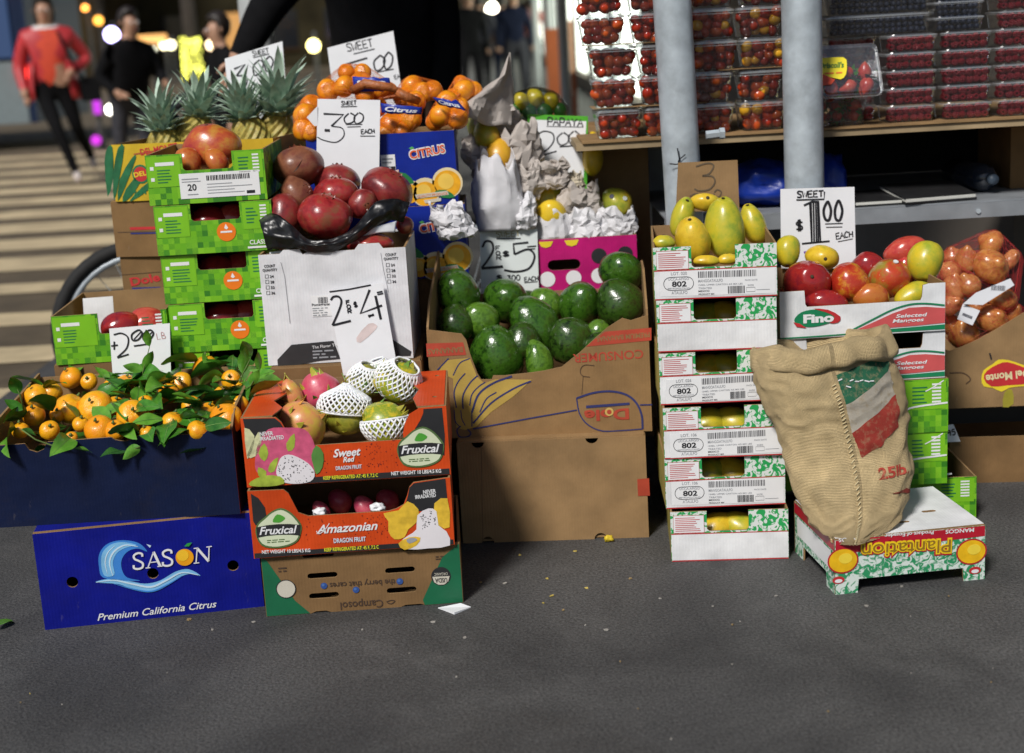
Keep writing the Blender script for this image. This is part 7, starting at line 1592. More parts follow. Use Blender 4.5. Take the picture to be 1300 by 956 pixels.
# --- papayas in paper, behind the avocados
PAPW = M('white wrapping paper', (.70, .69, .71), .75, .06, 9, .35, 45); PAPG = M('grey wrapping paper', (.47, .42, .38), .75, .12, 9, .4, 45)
def wrapper(label, px, py, yy, w, h, seed, mat=PAPW, top=.55, bottom=.55, lean=0., peak=None, ruf=.13):
    """a sheet of paper wrapped round a fruit: a crumpled cup with a ragged open mouth and pleats"""
    pos = aty(px, py, yy); k = mpp(pos); W, H_ = w * k / 2, h * k; v = []; flat = ruf > .2; nu, nv = (30, 11) if flat else (48, 18); rr = random.Random(seed)
    ph = [rr.uniform(0, 6.28) for _ in range(4)]
    for i in range(nv + 1):
        t = i / nv; prof = (bottom + (1 - bottom) * min(1, t * 3.2)) if t < .35 else 1 - (1 - top) * ((t - .35) / .65) ** 1.4
        for j in range(nu):
            a = 2 * math.pi * j / nu; rag = 1 + (.10 * math.sin(3 * a + ph[0]) + .06 * math.sin(7 * a + ph[1])) * max(0, t - .6) * 2.5
            pl_ = 1 + ruf * t * (.55 * math.sin(5 * a + ph[2] + t * 2) + .45 * math.sin(11 * a + ph[3])) * .6
            d = Vector((math.cos(a), math.sin(a), t * 2)); cr = ruf * (1.2 * noise.noise(d * 1.4 + Vector((seed * 5, 0, 0))) + .9 * (.3 - abs(noise.noise(d * 2.2 + Vector((seed, 0, 9))))) + .35 * (.3 - abs(noise.noise(d * 4.6 + Vector((seed, 4, 9))))))
            r = W * prof * (pl_ + cr); z = H_ * (t * (rag if t > .6 else 1) - .5)
            p = Vector((r * math.cos(a) + lean * t * H_, r * math.sin(a) * .8, z))
            if peak:
                s_ = max(0, (t - .45) / .55); p = p.lerp(Vector((peak[0] * k + .12 * r * math.cos(a), .12 * r * math.sin(a), H_ * .5 + peak[1] * k * s_)), s_ ** .8 * .95)
            if flat: p += Vector((rr.uniform(-1, 1), rr.uniform(-1, 1), rr.uniform(-1, 1))) * (W * .075)
            v.append(p)
    f = []
    for i in range(nv):
        for j in range(nu):
            a, b_, c_, d_ = i * nu + j, i * nu + (j + 1) % nu, (i + 1) * nu + (j + 1) % nu, (i + 1) * nu + j; f += [(a, b_, c_), (a, c_, d_)] if rr.random() < .5 else [(a, b_, d_), (b_, c_, d_)]
    me = mesh('wrapper', v, f, mat, None, True); me.set_sharp_from_angle(angle=R_(12 if flat else 20)); o = link('paper_wrapper', me); o.location = pos; tag(o, label, 'paper', 'paper wrappers'); s = o.modifiers.new('thickness', 'SOLIDIFY'); s.thickness = .0008
    return o
PPY = [skin('yellow papaya skin', [(.72, .46, .02), (.78, .54, .03), (.60, .44, .04)], 10, .35, .1), skin('green yellow papaya skin', [(.22, .30, .03), (.45, .42, .04), (.66, .40, .03)], 9, .35, .1), skin('orange papaya skin', [(.68, .32, .02), (.74, .42, .03)], 10, .35, .1)]
wrapper('upright white paper wrapper with a notched mouth', 632, 247, 3.50, 66, 90, 1, top=.72, bottom=.75); fruit('papaya', 'yellow papaya down inside the notched wrapper', 'papaya', 'papaya', aty(630, 228, 3.51), 14, 18, 0, PPY[0], depth=13, group='papayas')
wrapper('white wrapper round a yellow papaya, in the middle', 703, 291, 3.53, 48, 44, 2, top=.9, bottom=.7); fruit('papaya', 'bright yellow papaya end framed by white paper', 'papaya', 'papaya', aty(700, 270, 3.52), 17, 17, -10, PPY[0], depth=14, face=60, group='papayas')
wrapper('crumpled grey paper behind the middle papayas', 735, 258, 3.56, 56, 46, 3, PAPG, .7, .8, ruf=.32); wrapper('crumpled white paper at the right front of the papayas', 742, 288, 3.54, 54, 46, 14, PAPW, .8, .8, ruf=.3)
wrapper('crumpled white paper under the green yellow papaya', 783, 287, 3.54, 52, 46, 4, PAPW, .85, .8, ruf=.28); o = fruit('papaya', 'green and yellow papaya with two stickers at the right', 'papaya', 'papaya', aty(785, 258, 3.55), 20, 17, 60, PPY[1], depth=17, group='papayas')
sticker(o, o.location, 777, 237 + 12, .006, M('dark sticker', (.06, .06, .10), .4, .2)); sticker(o, o.location, 793, 252, .006)
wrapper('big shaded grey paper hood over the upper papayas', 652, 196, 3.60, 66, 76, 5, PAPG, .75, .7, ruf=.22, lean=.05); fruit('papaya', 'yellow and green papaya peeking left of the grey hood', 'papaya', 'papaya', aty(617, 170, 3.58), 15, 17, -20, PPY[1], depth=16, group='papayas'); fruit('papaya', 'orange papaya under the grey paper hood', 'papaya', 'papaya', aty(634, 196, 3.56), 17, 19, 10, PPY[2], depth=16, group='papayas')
wrapper('grey paper cradling the two papayas left of the hood', 620, 200, 3.60, 56, 50, 21, PAPG, .95, .7, ruf=.25); wrapper('white paper sheet spilling over the lower CITRUS carton', 578, 281, 3.315, 44, 42, 6, PAPW, .95, .9, ruf=.32, lean=-.2)
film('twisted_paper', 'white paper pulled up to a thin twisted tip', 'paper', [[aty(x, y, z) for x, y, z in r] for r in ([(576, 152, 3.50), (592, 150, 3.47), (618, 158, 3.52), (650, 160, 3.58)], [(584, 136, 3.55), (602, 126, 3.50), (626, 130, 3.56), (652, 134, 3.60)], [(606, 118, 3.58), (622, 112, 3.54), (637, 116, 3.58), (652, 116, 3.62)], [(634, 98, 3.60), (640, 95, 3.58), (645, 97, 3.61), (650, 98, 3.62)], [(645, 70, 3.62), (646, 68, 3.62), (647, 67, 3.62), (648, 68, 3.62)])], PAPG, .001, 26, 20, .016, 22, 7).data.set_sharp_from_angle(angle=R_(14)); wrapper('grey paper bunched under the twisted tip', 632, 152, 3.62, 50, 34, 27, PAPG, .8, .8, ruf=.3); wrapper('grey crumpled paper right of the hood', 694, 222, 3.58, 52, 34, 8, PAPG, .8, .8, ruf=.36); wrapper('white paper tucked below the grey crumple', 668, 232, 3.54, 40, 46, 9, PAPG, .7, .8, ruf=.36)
wrapper('small torn white paper beside the upright wrapper', 664, 268, 3.49, 34, 44, 10, PAPW, .7, .8, ruf=.36); wrapper('cream paper knob above the grey crumple', 729, 232, 3.60, 24, 24, 11, M('cream paper', (.62, .55, .42), .75, .08, 9, .35, 45), .7, .9, ruf=.3)
fruit('papaya', 'yellow papaya hidden under the papers, left', 'papaya', 'papaya', aty(660, 285, 3.58), 30, 40, 40, PPY[0], depth=24, group='papayas'); fruit('papaya', 'yellow papaya under the papers at the right', 'papaya', 'papaya', aty(745, 285, 3.60), 30, 34, 60, PPY[2], depth=24, group='papayas'); fruit('papaya', 'dark papaya low between the wrappers', 'papaya', 'papaya', aty(690, 250, 3.62), 34, 34, 0, PPY[1], depth=24, group='papayas')
fruit('papaya', 'papaya holding up the twisted paper', 'papaya', 'papaya', aty(622, 160, 3.66), 26, 26, 60, PPY[1], depth=24, group='papayas'); fruit('papaya', 'yellow papaya right of the price card', 'papaya', 'papaya', aty(752, 195, 3.68), 12, 26, 0, PPY[0], depth=14, group='papayas')
Carton('papaya_crate', 'brown carton at the back carrying the wrapped papayas', 'box', (-.06, 3.775, 0), 0, .19, .30, .70, KRAFT, KRAFTIN)
# glossy bag of yellow green fruit behind
p0 = aty(688, 136, 3.72); rt = root('fruit_bag', 'clear plastic bag of yellow and green fruit behind the papaya card', 'bag', Matrix.Translation(p0)); pts = []
for i, (x, y, r, m) in enumerate([(662, 128, 12, 0), (680, 124, 13, 0), (700, 128, 12, 0), (672, 142, 12, 1), (692, 142, 13, 1), (711, 140, 11, 1), (655, 140, 10, 1)]):
    pos = aty(x, y, 3.70 + .01 * (i % 3)); k = mpp(pos); me, t = fruit_mesh('mango', r * k, r * k * .8, r * k * .8, 70, [skin('bagged yellow skin', [(.60, .46, .02), (.50, .44, .03)], 10, .3, .2), skin('bagged green skin', [(.03, .16, .03), (.06, .22, .03)], 10, .3, .2)][m], 400 + i, 20); o = link('fruit', me, rt); o.location = pos - p0; pts.append((pos, r * k))
bm = bmesh.new()
for (p, r) in pts:
    for s_ in range(40):
        a = s_ * 2.4; z = 1 - 2 * (s_ + .5) / 40; rr_ = math.sqrt(1 - z * z); bm.verts.new(p + Vector((rr_ * math.cos(a), rr_ * math.sin(a), z)) * (r * 1.1) - p0)
bmesh.ops.convex_hull(bm, input=bm.verts); bmesh.ops.delete(bm, geom=[v for v in bm.verts if not v.link_faces], context='VERTS'); me = bpy.data.meshes.new('film'); bm.to_mesh(me); bm.free(); me.materials.append(clear('clear film', (.95, .96, .94), .1, .15)); link('film', me, rt)
Carton('support_carton', 'plain brown carton hidden behind the wrapped papayas', 'box', (.07, 3.79, 0), 0, .075, .20, .84, KRAFT2, top=True)

# ================================================================== price signs
def sign(label, cr, y, lean, mat=PAPER, name='price_sign', drop=0., back=None):
    """a card held by the fruit: corners where the picture shows them, standing at depth y, leaning back"""
    o = aty(*cr[3], y); n = Vector((0, -math.cos(R_(lean)), math.sin(R_(lean)))); x = Vector((1, 0, 0)); z = Vector((0, math.sin(R_(lean)), math.cos(R_(lean)))); pl_ = Plane(o, x, z)
    uv = [pl_.uv(*p) for p in (cr[3], cr[2], cr[1], cr[0])]
    if drop: uv[0] = (uv[0][0], uv[0][1] - drop); uv[1] = (uv[1][0], uv[1][1] - drop)
    rt = root(name, label, 'sign', Matrix.Translation(o), 'handwritten price signs'); inv = Matrix.Translation(-o)
    link('card', plate(uv, (), .0016, lambda u, v, d: inv @ pl_.pt(u, v, d), mat), rt)
    return rt, Print(pl_)
c5 = lambda *p: [(280 + x / 3.8235, y / 3.8235) for x, y in p]
rt, P = sign('white 3.00 price card leaning among the pineapple leaves', c5((20, 285), (300, 200), (312, 340), (38, 440)), 3.78, 8, drop=.05)
P.hand('SWEET', *c5((156, 272), (236, 256)), 6, 1., gap=.1); P.stroke(c5((158, 280), (236, 262)), .9, INK, 1, 0)
P.stroke(c5((66, 335), (118, 312), (78, 368)), 2.4, INK, 1, 0); P.stroke(c5((78, 368), (125, 372), (120, 420), (70, 440)), 1.6, INK, 1); P.stroke(c5((190, 290), (160, 320), (165, 365), (195, 350), (208, 310), (195, 290)), 2, INK); P.stroke(c5((238, 272), (215, 300), (222, 345), (245, 330), (255, 295), (240, 272)), 2, INK); P.stroke(c5((52, 380), (64, 388)), 2.4, INK, 1, 0); P.done(rt, 'lettering')
rt, P = sign('white torn-topped 1.00 price card in front of the vendor', c5((518, 232), (838, 150), (888, 400), (548, 372)), 3.80, 6, drop=.1)
P.hand('SWEET', *c5((615, 252), (742, 225)), 10, 1.2, gap=.1); P.stroke(c5((645, 262), (748, 237)), 1.1, INK, 1, 0); P.stroke(c5((608, 312), (712, 281)), 2., INK, 1, 0)
P.stroke(c5((775, 268), (745, 300), (755, 342), (785, 330), (798, 290), (775, 268)), 2.1, INK); P.stroke(c5((815, 252), (792, 290), (802, 335), (828, 318), (835, 275), (815, 252)), 2.1, INK); P.stroke(c5((760, 350), (840, 335)), 1.2, INK, 1, 0); P.hand('EA', *c5((845, 385), (872, 378)), 5, .9); P.done(rt, 'lettering')
rt, P = sign('tall white 3.00 each card between pomegranates and oranges', [(403, 125.5), (482.7, 127), (481, 243), (401, 240)], 3.325, 4)
P.hand('SWEET', *c5((586, 510), (660, 508)), 5, 1., gap=.1); P.stroke(c5((584, 518), (662, 516)), .9, INK, 1, 0)
P.stroke(c5((500, 552), (596, 556), (538, 612)), 2.3, INK, 1, 0); P.stroke(c5((538, 612), (590, 622), (598, 660), (560, 690), (500, 680), (470, 665)), 1.2, INK, 1)
P.stroke(c5((622, 550), (600, 575), (612, 600), (645, 590), (650, 562), (630, 548)), 1.8, INK); P.stroke(c5((668, 548), (648, 572), (658, 600), (688, 588), (692, 560), (672, 546)), 1.8, INK); P.stroke(c5((608, 604), (688, 603)), .9, INK, 1, 0); P.stroke(c5((615, 616), (680, 614)), .9, INK, 1, 0)
P.stroke(c5((505, 632), (530, 633)), 3.2, INK, 1, 0); P.hand('EACH', *c5((682, 650), (748, 646)), 5.5, 1.2, gap=.1); P.stroke(c5((678, 660), (750, 660)), .9, INK, 1, 0); P.done(rt, 'lettering')
b = MB(); pl_ = [aty(*p, 3.335) for p in c5((418, 570), (470, 515), (472, 610), (455, 612))]; b.add(pl_ + [p + Vector((0, .0012, 0)) for p in pl_], [(0, 3, 2, 1), (4, 5, 6, 7), (0, 1, 5, 4), (1, 2, 6, 5), (2, 3, 7, 6), (3, 0, 4, 7)], PAPER); tag(b.build('card_corner'), 'white card corner sticking out left of the tall 3.00 card', 'card')
c2_ = lambda *p: [(520 + x / 3.939, 60 + y / 3.939) for x, y in p]
rt, P = sign('PAPAYA 2.00 card with a bright green border', c2_((588, 335), (892, 345), (876, 650), (600, 650)), 3.665, 6, M('green card', (.08, .42, .02), .5, .06), drop=.09)
P.poly(c2_((612, 362), (884, 370), (870, 655), (620, 655)), PAPER, 0); P.hand('PAPAYA', *c2_((688, 390), (866, 398)), 9.5, 1.6, gap=.12); P.stroke(c2_((685, 396), (868, 400)), .9, INK, 1, 0)
P.stroke(c2_((645, 432), (675, 420), (715, 432), (720, 470), (690, 510), (640, 545), (735, 520)), 1.8, INK, 1); P.stroke(c2_((765, 428), (738, 455), (752, 488), (785, 482), (798, 450), (770, 426)), 2.2, INK); P.stroke(c2_((820, 420), (795, 450), (808, 485), (840, 475), (850, 440), (825, 418)), 2.2, INK); P.stroke(c2_((750, 498), (830, 492)), 1.8, INK, 1, 0); P.stroke(c2_((850, 437), (888, 437)), .8, INK, 1, 0); P.hand('LB', *c2_((842, 525), (872, 525)), 5, 1.8); P.done(rt, 'lettering')
c3_ = lambda *p: [(530 + x / 3.984, 270 + y / 3.984) for x, y in p]
rt, P = sign('white 2 for 5 card with a dark edge above the avocados', c3_((316, 88), (606, 80), (616, 470), (322, 470)), 3.475, 3, M('greenish card', (.74, .79, .77), .5, .04, 12))
P.hand('SWEET', *c3_((398, 125), (520, 118)), 7, .9, M('ochre marker', (.30, .24, .06), .6, .1), gap=.1); P.stroke(c3_((400, 132), (522, 130)), 1.4, INK, 1, 0)
P.stroke(c3_((328, 175), (345, 145), (375, 150), (382, 190), (355, 240), (325, 280)), 2.8, INK, 1); P.stroke(c3_((325, 282), (432, 272)), 3.4, INK, 1, 0)
P.hand('F', *c3_((394, 190), (416, 190)), 5.5, 1.3); P.hand('O', *c3_((396, 214), (418, 214)), 5, 1.3); P.hand('R', *c3_((398, 238), (426, 238)), 5.5, 1.3); P.hand('$', *c3_((428, 222), (466, 222)), 7, 1.7)
P.stroke(c3_((560, 150), (485, 158), (490, 210)), 2.6, INK, 1, 0); P.stroke(c3_((490, 210), (560, 185), (592, 220), (565, 280), (500, 298), (438, 290)), 2.6, INK, 1); P.stroke(c3_((555, 172), (600, 168)), 1.6, INK, 1, 0); P.stroke(c3_((555, 184), (595, 182)), 1.4, INK, 1, 0)
P.hand('$', *c3_((398, 340), (430, 338)), 6, 1.2); P.hand('300', *c3_((455, 345), (520, 340)), 7, 1.2); P.hand('EACH', *c3_((540, 348), (612, 342)), 5.5, 1.1, gap=.1); P.stroke(c3_((540, 354), (608, 348)), .8, INK, 1, 0); P.done(rt, 'lettering')
c7_ = lambda *p: [(290 + x / 3.939, 350 + y / 3.939) for x, y in p]
rt, P = sign('stained white 2 for 4 card hanging on the pomegranate carton', c7_((495, 78), (770, 36), (838, 420), (575, 500)), 3.005, 3)
P.stroke(c7_((505, 80), (600, 68), (712, 46)), 1.8, INK, 1, 0); P.stroke(c7_((512, 122), (525, 105), (552, 105), (565, 130), (550, 180), (520, 248)), 2.6, INK, 1); P.stroke(c7_((520, 248), (612, 225)), 2.8, INK, 1, 0)
for ch, y in (('F', 143), ('O', 165), ('R', 188)): P.hand(ch, *c7_((588 + (y - 143) * .2, y), (608 + (y - 143) * .2, y - 2)), 5, 1.5)
P.hand('$', *c7_((628, 160), (648, 156)), 7, 1.5); P.stroke(c7_((706, 70), (660, 188), (768, 148)), 2.8, INK, 1, 0); P.stroke(c7_((735, 100), (762, 218)), 3.2, INK, 1, 0); P.stroke(c7_((742, 84), (770, 78)), 1.8, INK, 1, 0); P.stroke(c7_((745, 94), (774, 88)), 1.8, INK, 1, 0); P.stroke(c7_((698, 200), (728, 196)), 2.4, INK, 1, 0); P.stroke(c7_((702, 208), (726, 190)), 1.6, INK, 1, 0)
P.poly(c7_((640, 310), (700, 240), (740, 245), (735, 270), (660, 335)), M('pink smear', (.70, .58, .56), .7, .15, 40), 0, 2); P.done(rt, 'lettering')
c4_ = lambda *p: [(x / 3.8235, 400 + y / 3.8235) for x, y in p]
rt, P = sign('small white 2.00 card behind the mandarin leaves', c4_((530, 66), (824, 40), (826, 260), (545, 280)), 3.045, 4, drop=.02)
P.stroke(c4_((552, 95), (590, 88), (622, 110), (615, 160), (570, 205)), 2, INK, 1); P.stroke(c4_((570, 207), (625, 190)), 2, INK, 1, 0)
for dx in (0, 55): P.stroke(c4_((665 + dx, 75), (640 + dx, 95), (645 + dx, 122), (672 + dx, 118), (690 + dx, 90), (680 + dx, 74)), 2.2, INK, 1, 5, True)
P.stroke(c4_((650, 118), (685, 80)), 1.4, INK, 1, 0); P.stroke(c4_((705, 118), (740, 80)), 1.4, INK, 1, 0); P.stroke(c4_((650, 150), (720, 140)), 2, INK, 1, 0); P.stroke(c4_((540, 150), (572, 145)), 2., INK, 1, 0); P.stroke(c4_((555, 128), (555, 168)), 2., INK, 1, 0); P.hand('LB', *c4_((762, 118), (805, 112)), 8, .6, M('pink pen', (.55, .25, .25), .6, .1)); P.done(rt, 'lettering')
c6_ = lambda *p: [(810 + x / 3.983, 180 + y / 3.983) for x, y in p]
rt, P = sign('large white 1.00 each card against the right pole', c6_((720, 239), (1094, 228), (1102, 640), (724, 640)), 3.235, 3)
P.hand('SWEET', *c6_((802, 282), (938, 278)), 8, 1.8, gap=.05); P.stroke(c6_((800, 294), (940, 290), (942, 252)), 1.8, INK, 1, 0)
for x in (876, 888, 900, 910): P.stroke(c6_((x - 2, 306), (x, 400), (x + 2, 508)), 2.2, INK, 1, 0)
P.stroke(c6_((838, 322), (880, 302), (915, 304)), 2.6, INK, 1, 0); P.stroke(c6_((868, 308), (878, 508)), 2.2, INK, 1, 0); P.stroke(c6_((912, 306), (922, 505)), 2, INK, 1, 0); P.stroke(c6_((828, 515), (900, 508), (968, 502)), 2.2, INK, 1, 0)
P.stroke(c6_((955, 305), (938, 345), (945, 388), (965, 395), (975, 350), (965, 312)), 3.4, INK, 1, 5, True); P.stroke(c6_((1010, 300), (995, 345), (1000, 390), (1020, 395), (1032, 350), (1022, 310)), 3.4, INK, 1, 5, True); P.stroke(c6_((945, 415), (1035, 412)), 1.2, INK, 1, 0); P.stroke(c6_((950, 432), (1032, 430)), 1., INK, 1, 0)
P.hand('$', *c6_((796, 452), (838, 448)), 13, 2); P.hand('EACH', *c6_((1000, 492), (1088, 480)), 7.5, 1.4, gap=.05); P.stroke(c6_((1010, 505), (1085, 490)), .9, INK, 1, 0); P.stroke(c6_((838, 560), (850, 556)), 2.5, M('violet marker', (.2, .08, .4), .6, .1), 1, 0); P.done(rt, 'lettering')
rt, P = sign('brown cardboard sign with a faint 3 behind the mangoes', c6_((203, 106), (503, 92), (512, 330), (190, 330)), 3.245, 2, KRAFT, drop=.01)
DP = M('pencil grey', (.12, .085, .05), .7, .2); P.stroke(c6_((292, 125), (350, 108), (382, 120), (360, 160), (325, 172)), 1.9, DP, 1); P.stroke(c6_((325, 172), (375, 175), (388, 205), (360, 240), (310, 248), (285, 238)), 1.9, DP, 1); P.stroke(c6_((385, 255), (400, 242), (420, 252), (412, 275), (392, 278), (382, 262)), 1.6, DP, 1); P.stroke(c6_((262, 275), (290, 262), (318, 268)), 1.6, DP, 1); P.done(rt, 'lettering')
ct = lambda *p: [(940 + x / 2.6556, 400 + y / 2.6556) for x, y in p]
rt, P = sign('tiny white price tag on the brown tray at the right', ct((694, 372), (718, 368), (742, 410), (696, 412)), 3.235, 5, drop=.012); P.hand('95', *ct((698, 408), (726, 402)), 7, 1.6); P.done(rt, 'lettering')

# ================================================================== burlap bag
def burlap(name, col, fade=0.):
    m = M(name, col, .9, .16, 26, 0, dirt=.25); nt = m.node_tree; N = nt.nodes; L = nt.links; b = N['Principled BSDF']; uv = N.new('ShaderNodeUVMap')
    h = []
    for dr, sc in (('X', 34), ('Y', 40)):
        w = N.new('ShaderNodeTexWave'); w.bands_direction = dr; w.inputs['Scale'].default_value = sc; w.inputs['Distortion'].default_value = 1.6; w.inputs['Detail'].default_value = 2; w.inputs['Detail Scale'].default_value = 3; L.new(uv.outputs[0], w.inputs['Vector']); h.append(w)
    a = N.new('ShaderNodeMath'); a.operation = 'MAXIMUM'; L.new(h[0].outputs['Fac'], a.inputs[0]); L.new(h[1].outputs['Fac'], a.inputs[1])
    bp = N.new('ShaderNodeBump'); bp.inputs['Strength'].default_value = 1.; bp.inputs['Distance'].default_value = .0025; L.new(a.outputs[0], bp.inputs['Height']); L.new(bp.outputs[0], b.inputs['Normal'])
    src = b.inputs['Base Color'].links[0].from_socket; mx = N.new('ShaderNodeMix'); mx.data_type = 'RGBA'; mx.blend_type = 'MULTIPLY'; mx.inputs[0].default_value = .55; L.new(src, mx.inputs[6]); r = N.new('ShaderNodeValToRGB'); r.color_ramp.elements[0].color = (.62, .58, .52, 1); r.color_ramp.elements[1].color = (1.3, 1.28, 1.22, 1); L.new(a.outputs[0], r.inputs['Fac']); L.new(r.outputs['Color'], mx.inputs[7]); out = mx.outputs[2]
    if fade:
        nf = N.new('ShaderNodeTexNoise'); nf.inputs['Scale'].default_value = 90; nf.inputs['Detail'].default_value = 8; nf.inputs['Roughness'].default_value = .7; rf = N.new('ShaderNodeValToRGB'); rf.color_ramp.elements[0].position = .5; rf.color_ramp.elements[1].position = .66; rf.color_ramp.elements[1].color = (fade,) * 3 + (1,); L.new([x for x in N if x.type == 'TEX_COORD'][0].outputs['Object'], nf.inputs['Vector']); L.new(nf.outputs['Fac'], rf.inputs['Fac'])
        mf = N.new('ShaderNodeMix'); mf.data_type = 'RGBA'; mf.inputs[7].default_value = (.55, .42, .23, 1); L.new(rf.outputs['Color'], mf.inputs[0]); L.new(out, mf.inputs[6]); out = mf.outputs[2]
    L.new(out, b.inputs['Base Color'])
    return m
BURL = burlap('burlap weave', (.68, .52, .28)); BG = burlap('green on burlap', (.025, .20, .10), .6); BW = burlap('white on burlap', (.70, .64, .54), .6); BR = burlap('red on burlap', (.50, .05, .032), .5)
BAGP = [(690, 1084, 8, 2.60), (682, 1083, 30, 2.635), (667, 1083, 50, 2.665), (640, 1084, 66, 2.71), (600, 1079, 79, 2.75), (560, 1071, 82, 2.79), (525, 1063, 87, 2.805), (500, 1057, 89, 2.815), (475, 1049, 89, 2.825), (455, 1044, 86, 2.835), (440, 1042, 84, 2.84)]
def bag_ring(t):
    t = t * (len(BAGP) - 1); i = min(int(t), len(BAGP) - 2); u = t - i; a = [Vector(p) for p in BAGP]
    def cr(k): 
        p0, p1, p2, p3 = a[max(i - 1, 0)][k], a[i][k], a[i + 1][k], a[min(i + 2, len(a) - 1)][k]
        return .5 * (2 * p1 + (p2 - p0) * u + (2 * p0 - 5 * p1 + 4 * p2 - p3) * u * u + (3 * p1 - p0 - 3 * p2 + p3) * u ** 3)
    return cr(0), cr(1), cr(2), cr(3)
def bag_pt(u, v, lift=0.):
    py, px, hw, y = bag_ring(v); y += .02; c = aty(px, py, y); k = mpp(c); a = 2 * math.pi * u      # u=0 faces the viewer
    n = Vector((math.sin(a), -math.cos(a), 0)); rx, ry = hw * k, hw * k * .80
    d = Vector((math.sin(a) * 2.2, -math.cos(a) * 2.2, v * 9.))
    cre = .0068 * (1 - abs(math.sin(v * 30 + 4 * noise.noise(d * .9))) * 1.6) * (.3 + 1.1 * abs(noise.noise(d * .8 + Vector((3, 0, 0))))) * (1 if .06 < v < .62 else .45)
    wr = .009 * noise.noise(d * .55 + Vector((0, 7, 0))) + .005 * noise.noise(d * 1.3) + .002 * noise.noise(d * 3.1) + cre * .8
    du = ((u + .012 + .5) % 1) - .5; seam = -.008 * math.exp(-(du / .016) ** 2)
    r = wr + seam + lift
    p = c + Vector((math.sin(a) * (rx + r), -math.cos(a) * (ry + r), .10 * (-math.cos(a)) * ry * -1.0 * .6)); 
    p.z = max(p.z, (.1165 + abs(r) * .2) if p.y > 2.634 else 0.)
    return p
rt = root('burlap_bag', 'burlap sack with green white and red stripes marked 25lb, standing on the upturned carton', 'bag', Matrix.Translation((.66, 2.78, .116)))
inv = Matrix.Translation((-.66, -2.78, -.116)); nu, nv = 110, 90; v = []; f = []; uvl = []
for i in range(nv + 1):
    for j in range(nu): v.append(inv @ bag_pt(j / nu, i / nv))
for i in range(nv):
    for j in range(nu): f.append((i * nu + j, i * nu + (j + 1) % nu, (i + 1) * nu + (j + 1) % nu, (i + 1) * nu + j))
f.append(tuple(reversed(range(nu))))
me = mesh('sack', v, f, BURL, None, True); ul = me.uv_layers.new(name='UVMap')
def set_uv(me, fn):
    for p in me.polygons:
        for li in p.loop_indices: ul_ = me.uv_layers.active.data[li]; ul_.uv = fn(me.loops[li].vertex_index)
set_uv(me, lambda k: ((k % nu) / nu * 3.0, (k // nu) / nv * 1.6)); link('sack', me, rt)
# turned-down collar with a rolled lip and the dark mouth
v = []; f = []; prof = [(.885, .003), (.895, .008), (.93, .011), (.99, .012), (1.045, .010), (1.068, .004), (1.07, -.002), (1.055, -.007), (1.0, -.012), (.92, -.016), (.80, -.022)]
for (vv, lf) in prof:
    for j in range(nu):
        u = j / nu; a = 2 * math.pi * u; top = bag_pt(u, 1.0); bot = bag_pt(u, .84); wob = .010 * noise.noise(Vector((math.sin(a) * 1.6, math.cos(a) * 1.6, 4))) + .004 * math.sin(5 * a); axis = (top - bot)
        base = bot + axis * ((vv - .84) / .16); n = Vector((math.sin(a), -math.cos(a), 0)); fold = .011 * noise.noise(Vector((math.sin(a) * 4, math.cos(a) * 4, vv * 5)))
        v.append(inv @ (base + n * (lf * (1 + .35 * math.sin(2 * a + 1)) + fold) + Vector((0, 0, wob + .012 * math.sin(a + .6)))))
m_ = len(prof)
for i in range(m_ - 1):
    for j in range(nu): f.append((i * nu + j, i * nu + (j + 1) % nu, (i + 1) * nu + (j + 1) % nu, (i + 1) * nu + j))
me = mesh('collar', v, f, BURL, None, True); me.uv_layers.new(name='UVMap'); set_uv(me, lambda k: ((k % nu) / nu * 3.0, (k // nu) / m_ * .5)); link('collar', me, rt)
# painted stripes and lettering that lie on the cloth; found by looking where the sight line meets it
def bag_uv(px, py):
    best = None
    for iv in range(0, 61):
        for iu in range(-24, 25):
            p = bag_pt((iu / 100) % 1.0, iv / 60); d = p - CAM; s = d.dot(FWD); x = CX + FPX * d.dot(RIGHT) / s; y = CY - FPX * d.dot(UP) / s; e = (x - px) ** 2 + (y - py) ** 2
            if best is None or e < best[0]: best = (e, iu / 100, iv / 60)
    return best[1], best[2]
def cloth_patch(quad, n, mat, name, lift=.0012):
    Q = [bag_uv(*p) for p in quad]; v = []; f = []
    for i in range(n + 1):
        for j in range(n + 1):
            s_, t = i / n, j / n; u = (Q[0][0] * (1 - s_) + Q[1][0] * s_) * (1 - t) + (Q[3][0] * (1 - s_) + Q[2][0] * s_) * t; w = (Q[0][1] * (1 - s_) + Q[1][1] * s_) * (1 - t) + (Q[3][1] * (1 - s_) + Q[2][1] * s_) * t
            e = .0012 * noise.noise(Vector((u * 150, w * 150, 1))) if i in (0, n) or j in (0, n) else 0
            v.append(inv @ (bag_pt(u % 1.0, w, lift) + Vector((e, 0, e))))
    for i in range(n):
        for j in range(n): a = i * (n + 1) + j; f.append((a, a + n + 1, a + n + 2, a + 1))
    me = mesh(name, v, f, mat, None, True); me.uv_layers.new(name='UVMap'); set_uv(me, lambda k: ((k // (n + 1)) / n * .6, (k % (n + 1)) / n * .25)); return link(name, me, rt)
qb = lambda *p: [(940 + x / 2.6556, 400 + y / 2.6556) for x, y in p]
cloth_patch(qb((350, 305), (500, 175), (488, 112), (325, 200)), 22, BG, 'green_stripe'); cloth_patch(qb((378, 392), (518, 260), (500, 176), (350, 306)), 22, BW, 'white_stripe'); cloth_patch(qb((402, 490), (532, 375), (518, 261), (378, 393)), 22, BR, 'red_stripe'); cloth_patch(qb((500, 606), (560, 592), (560, 582), (500, 597)), 10, BR, 'red_mark')
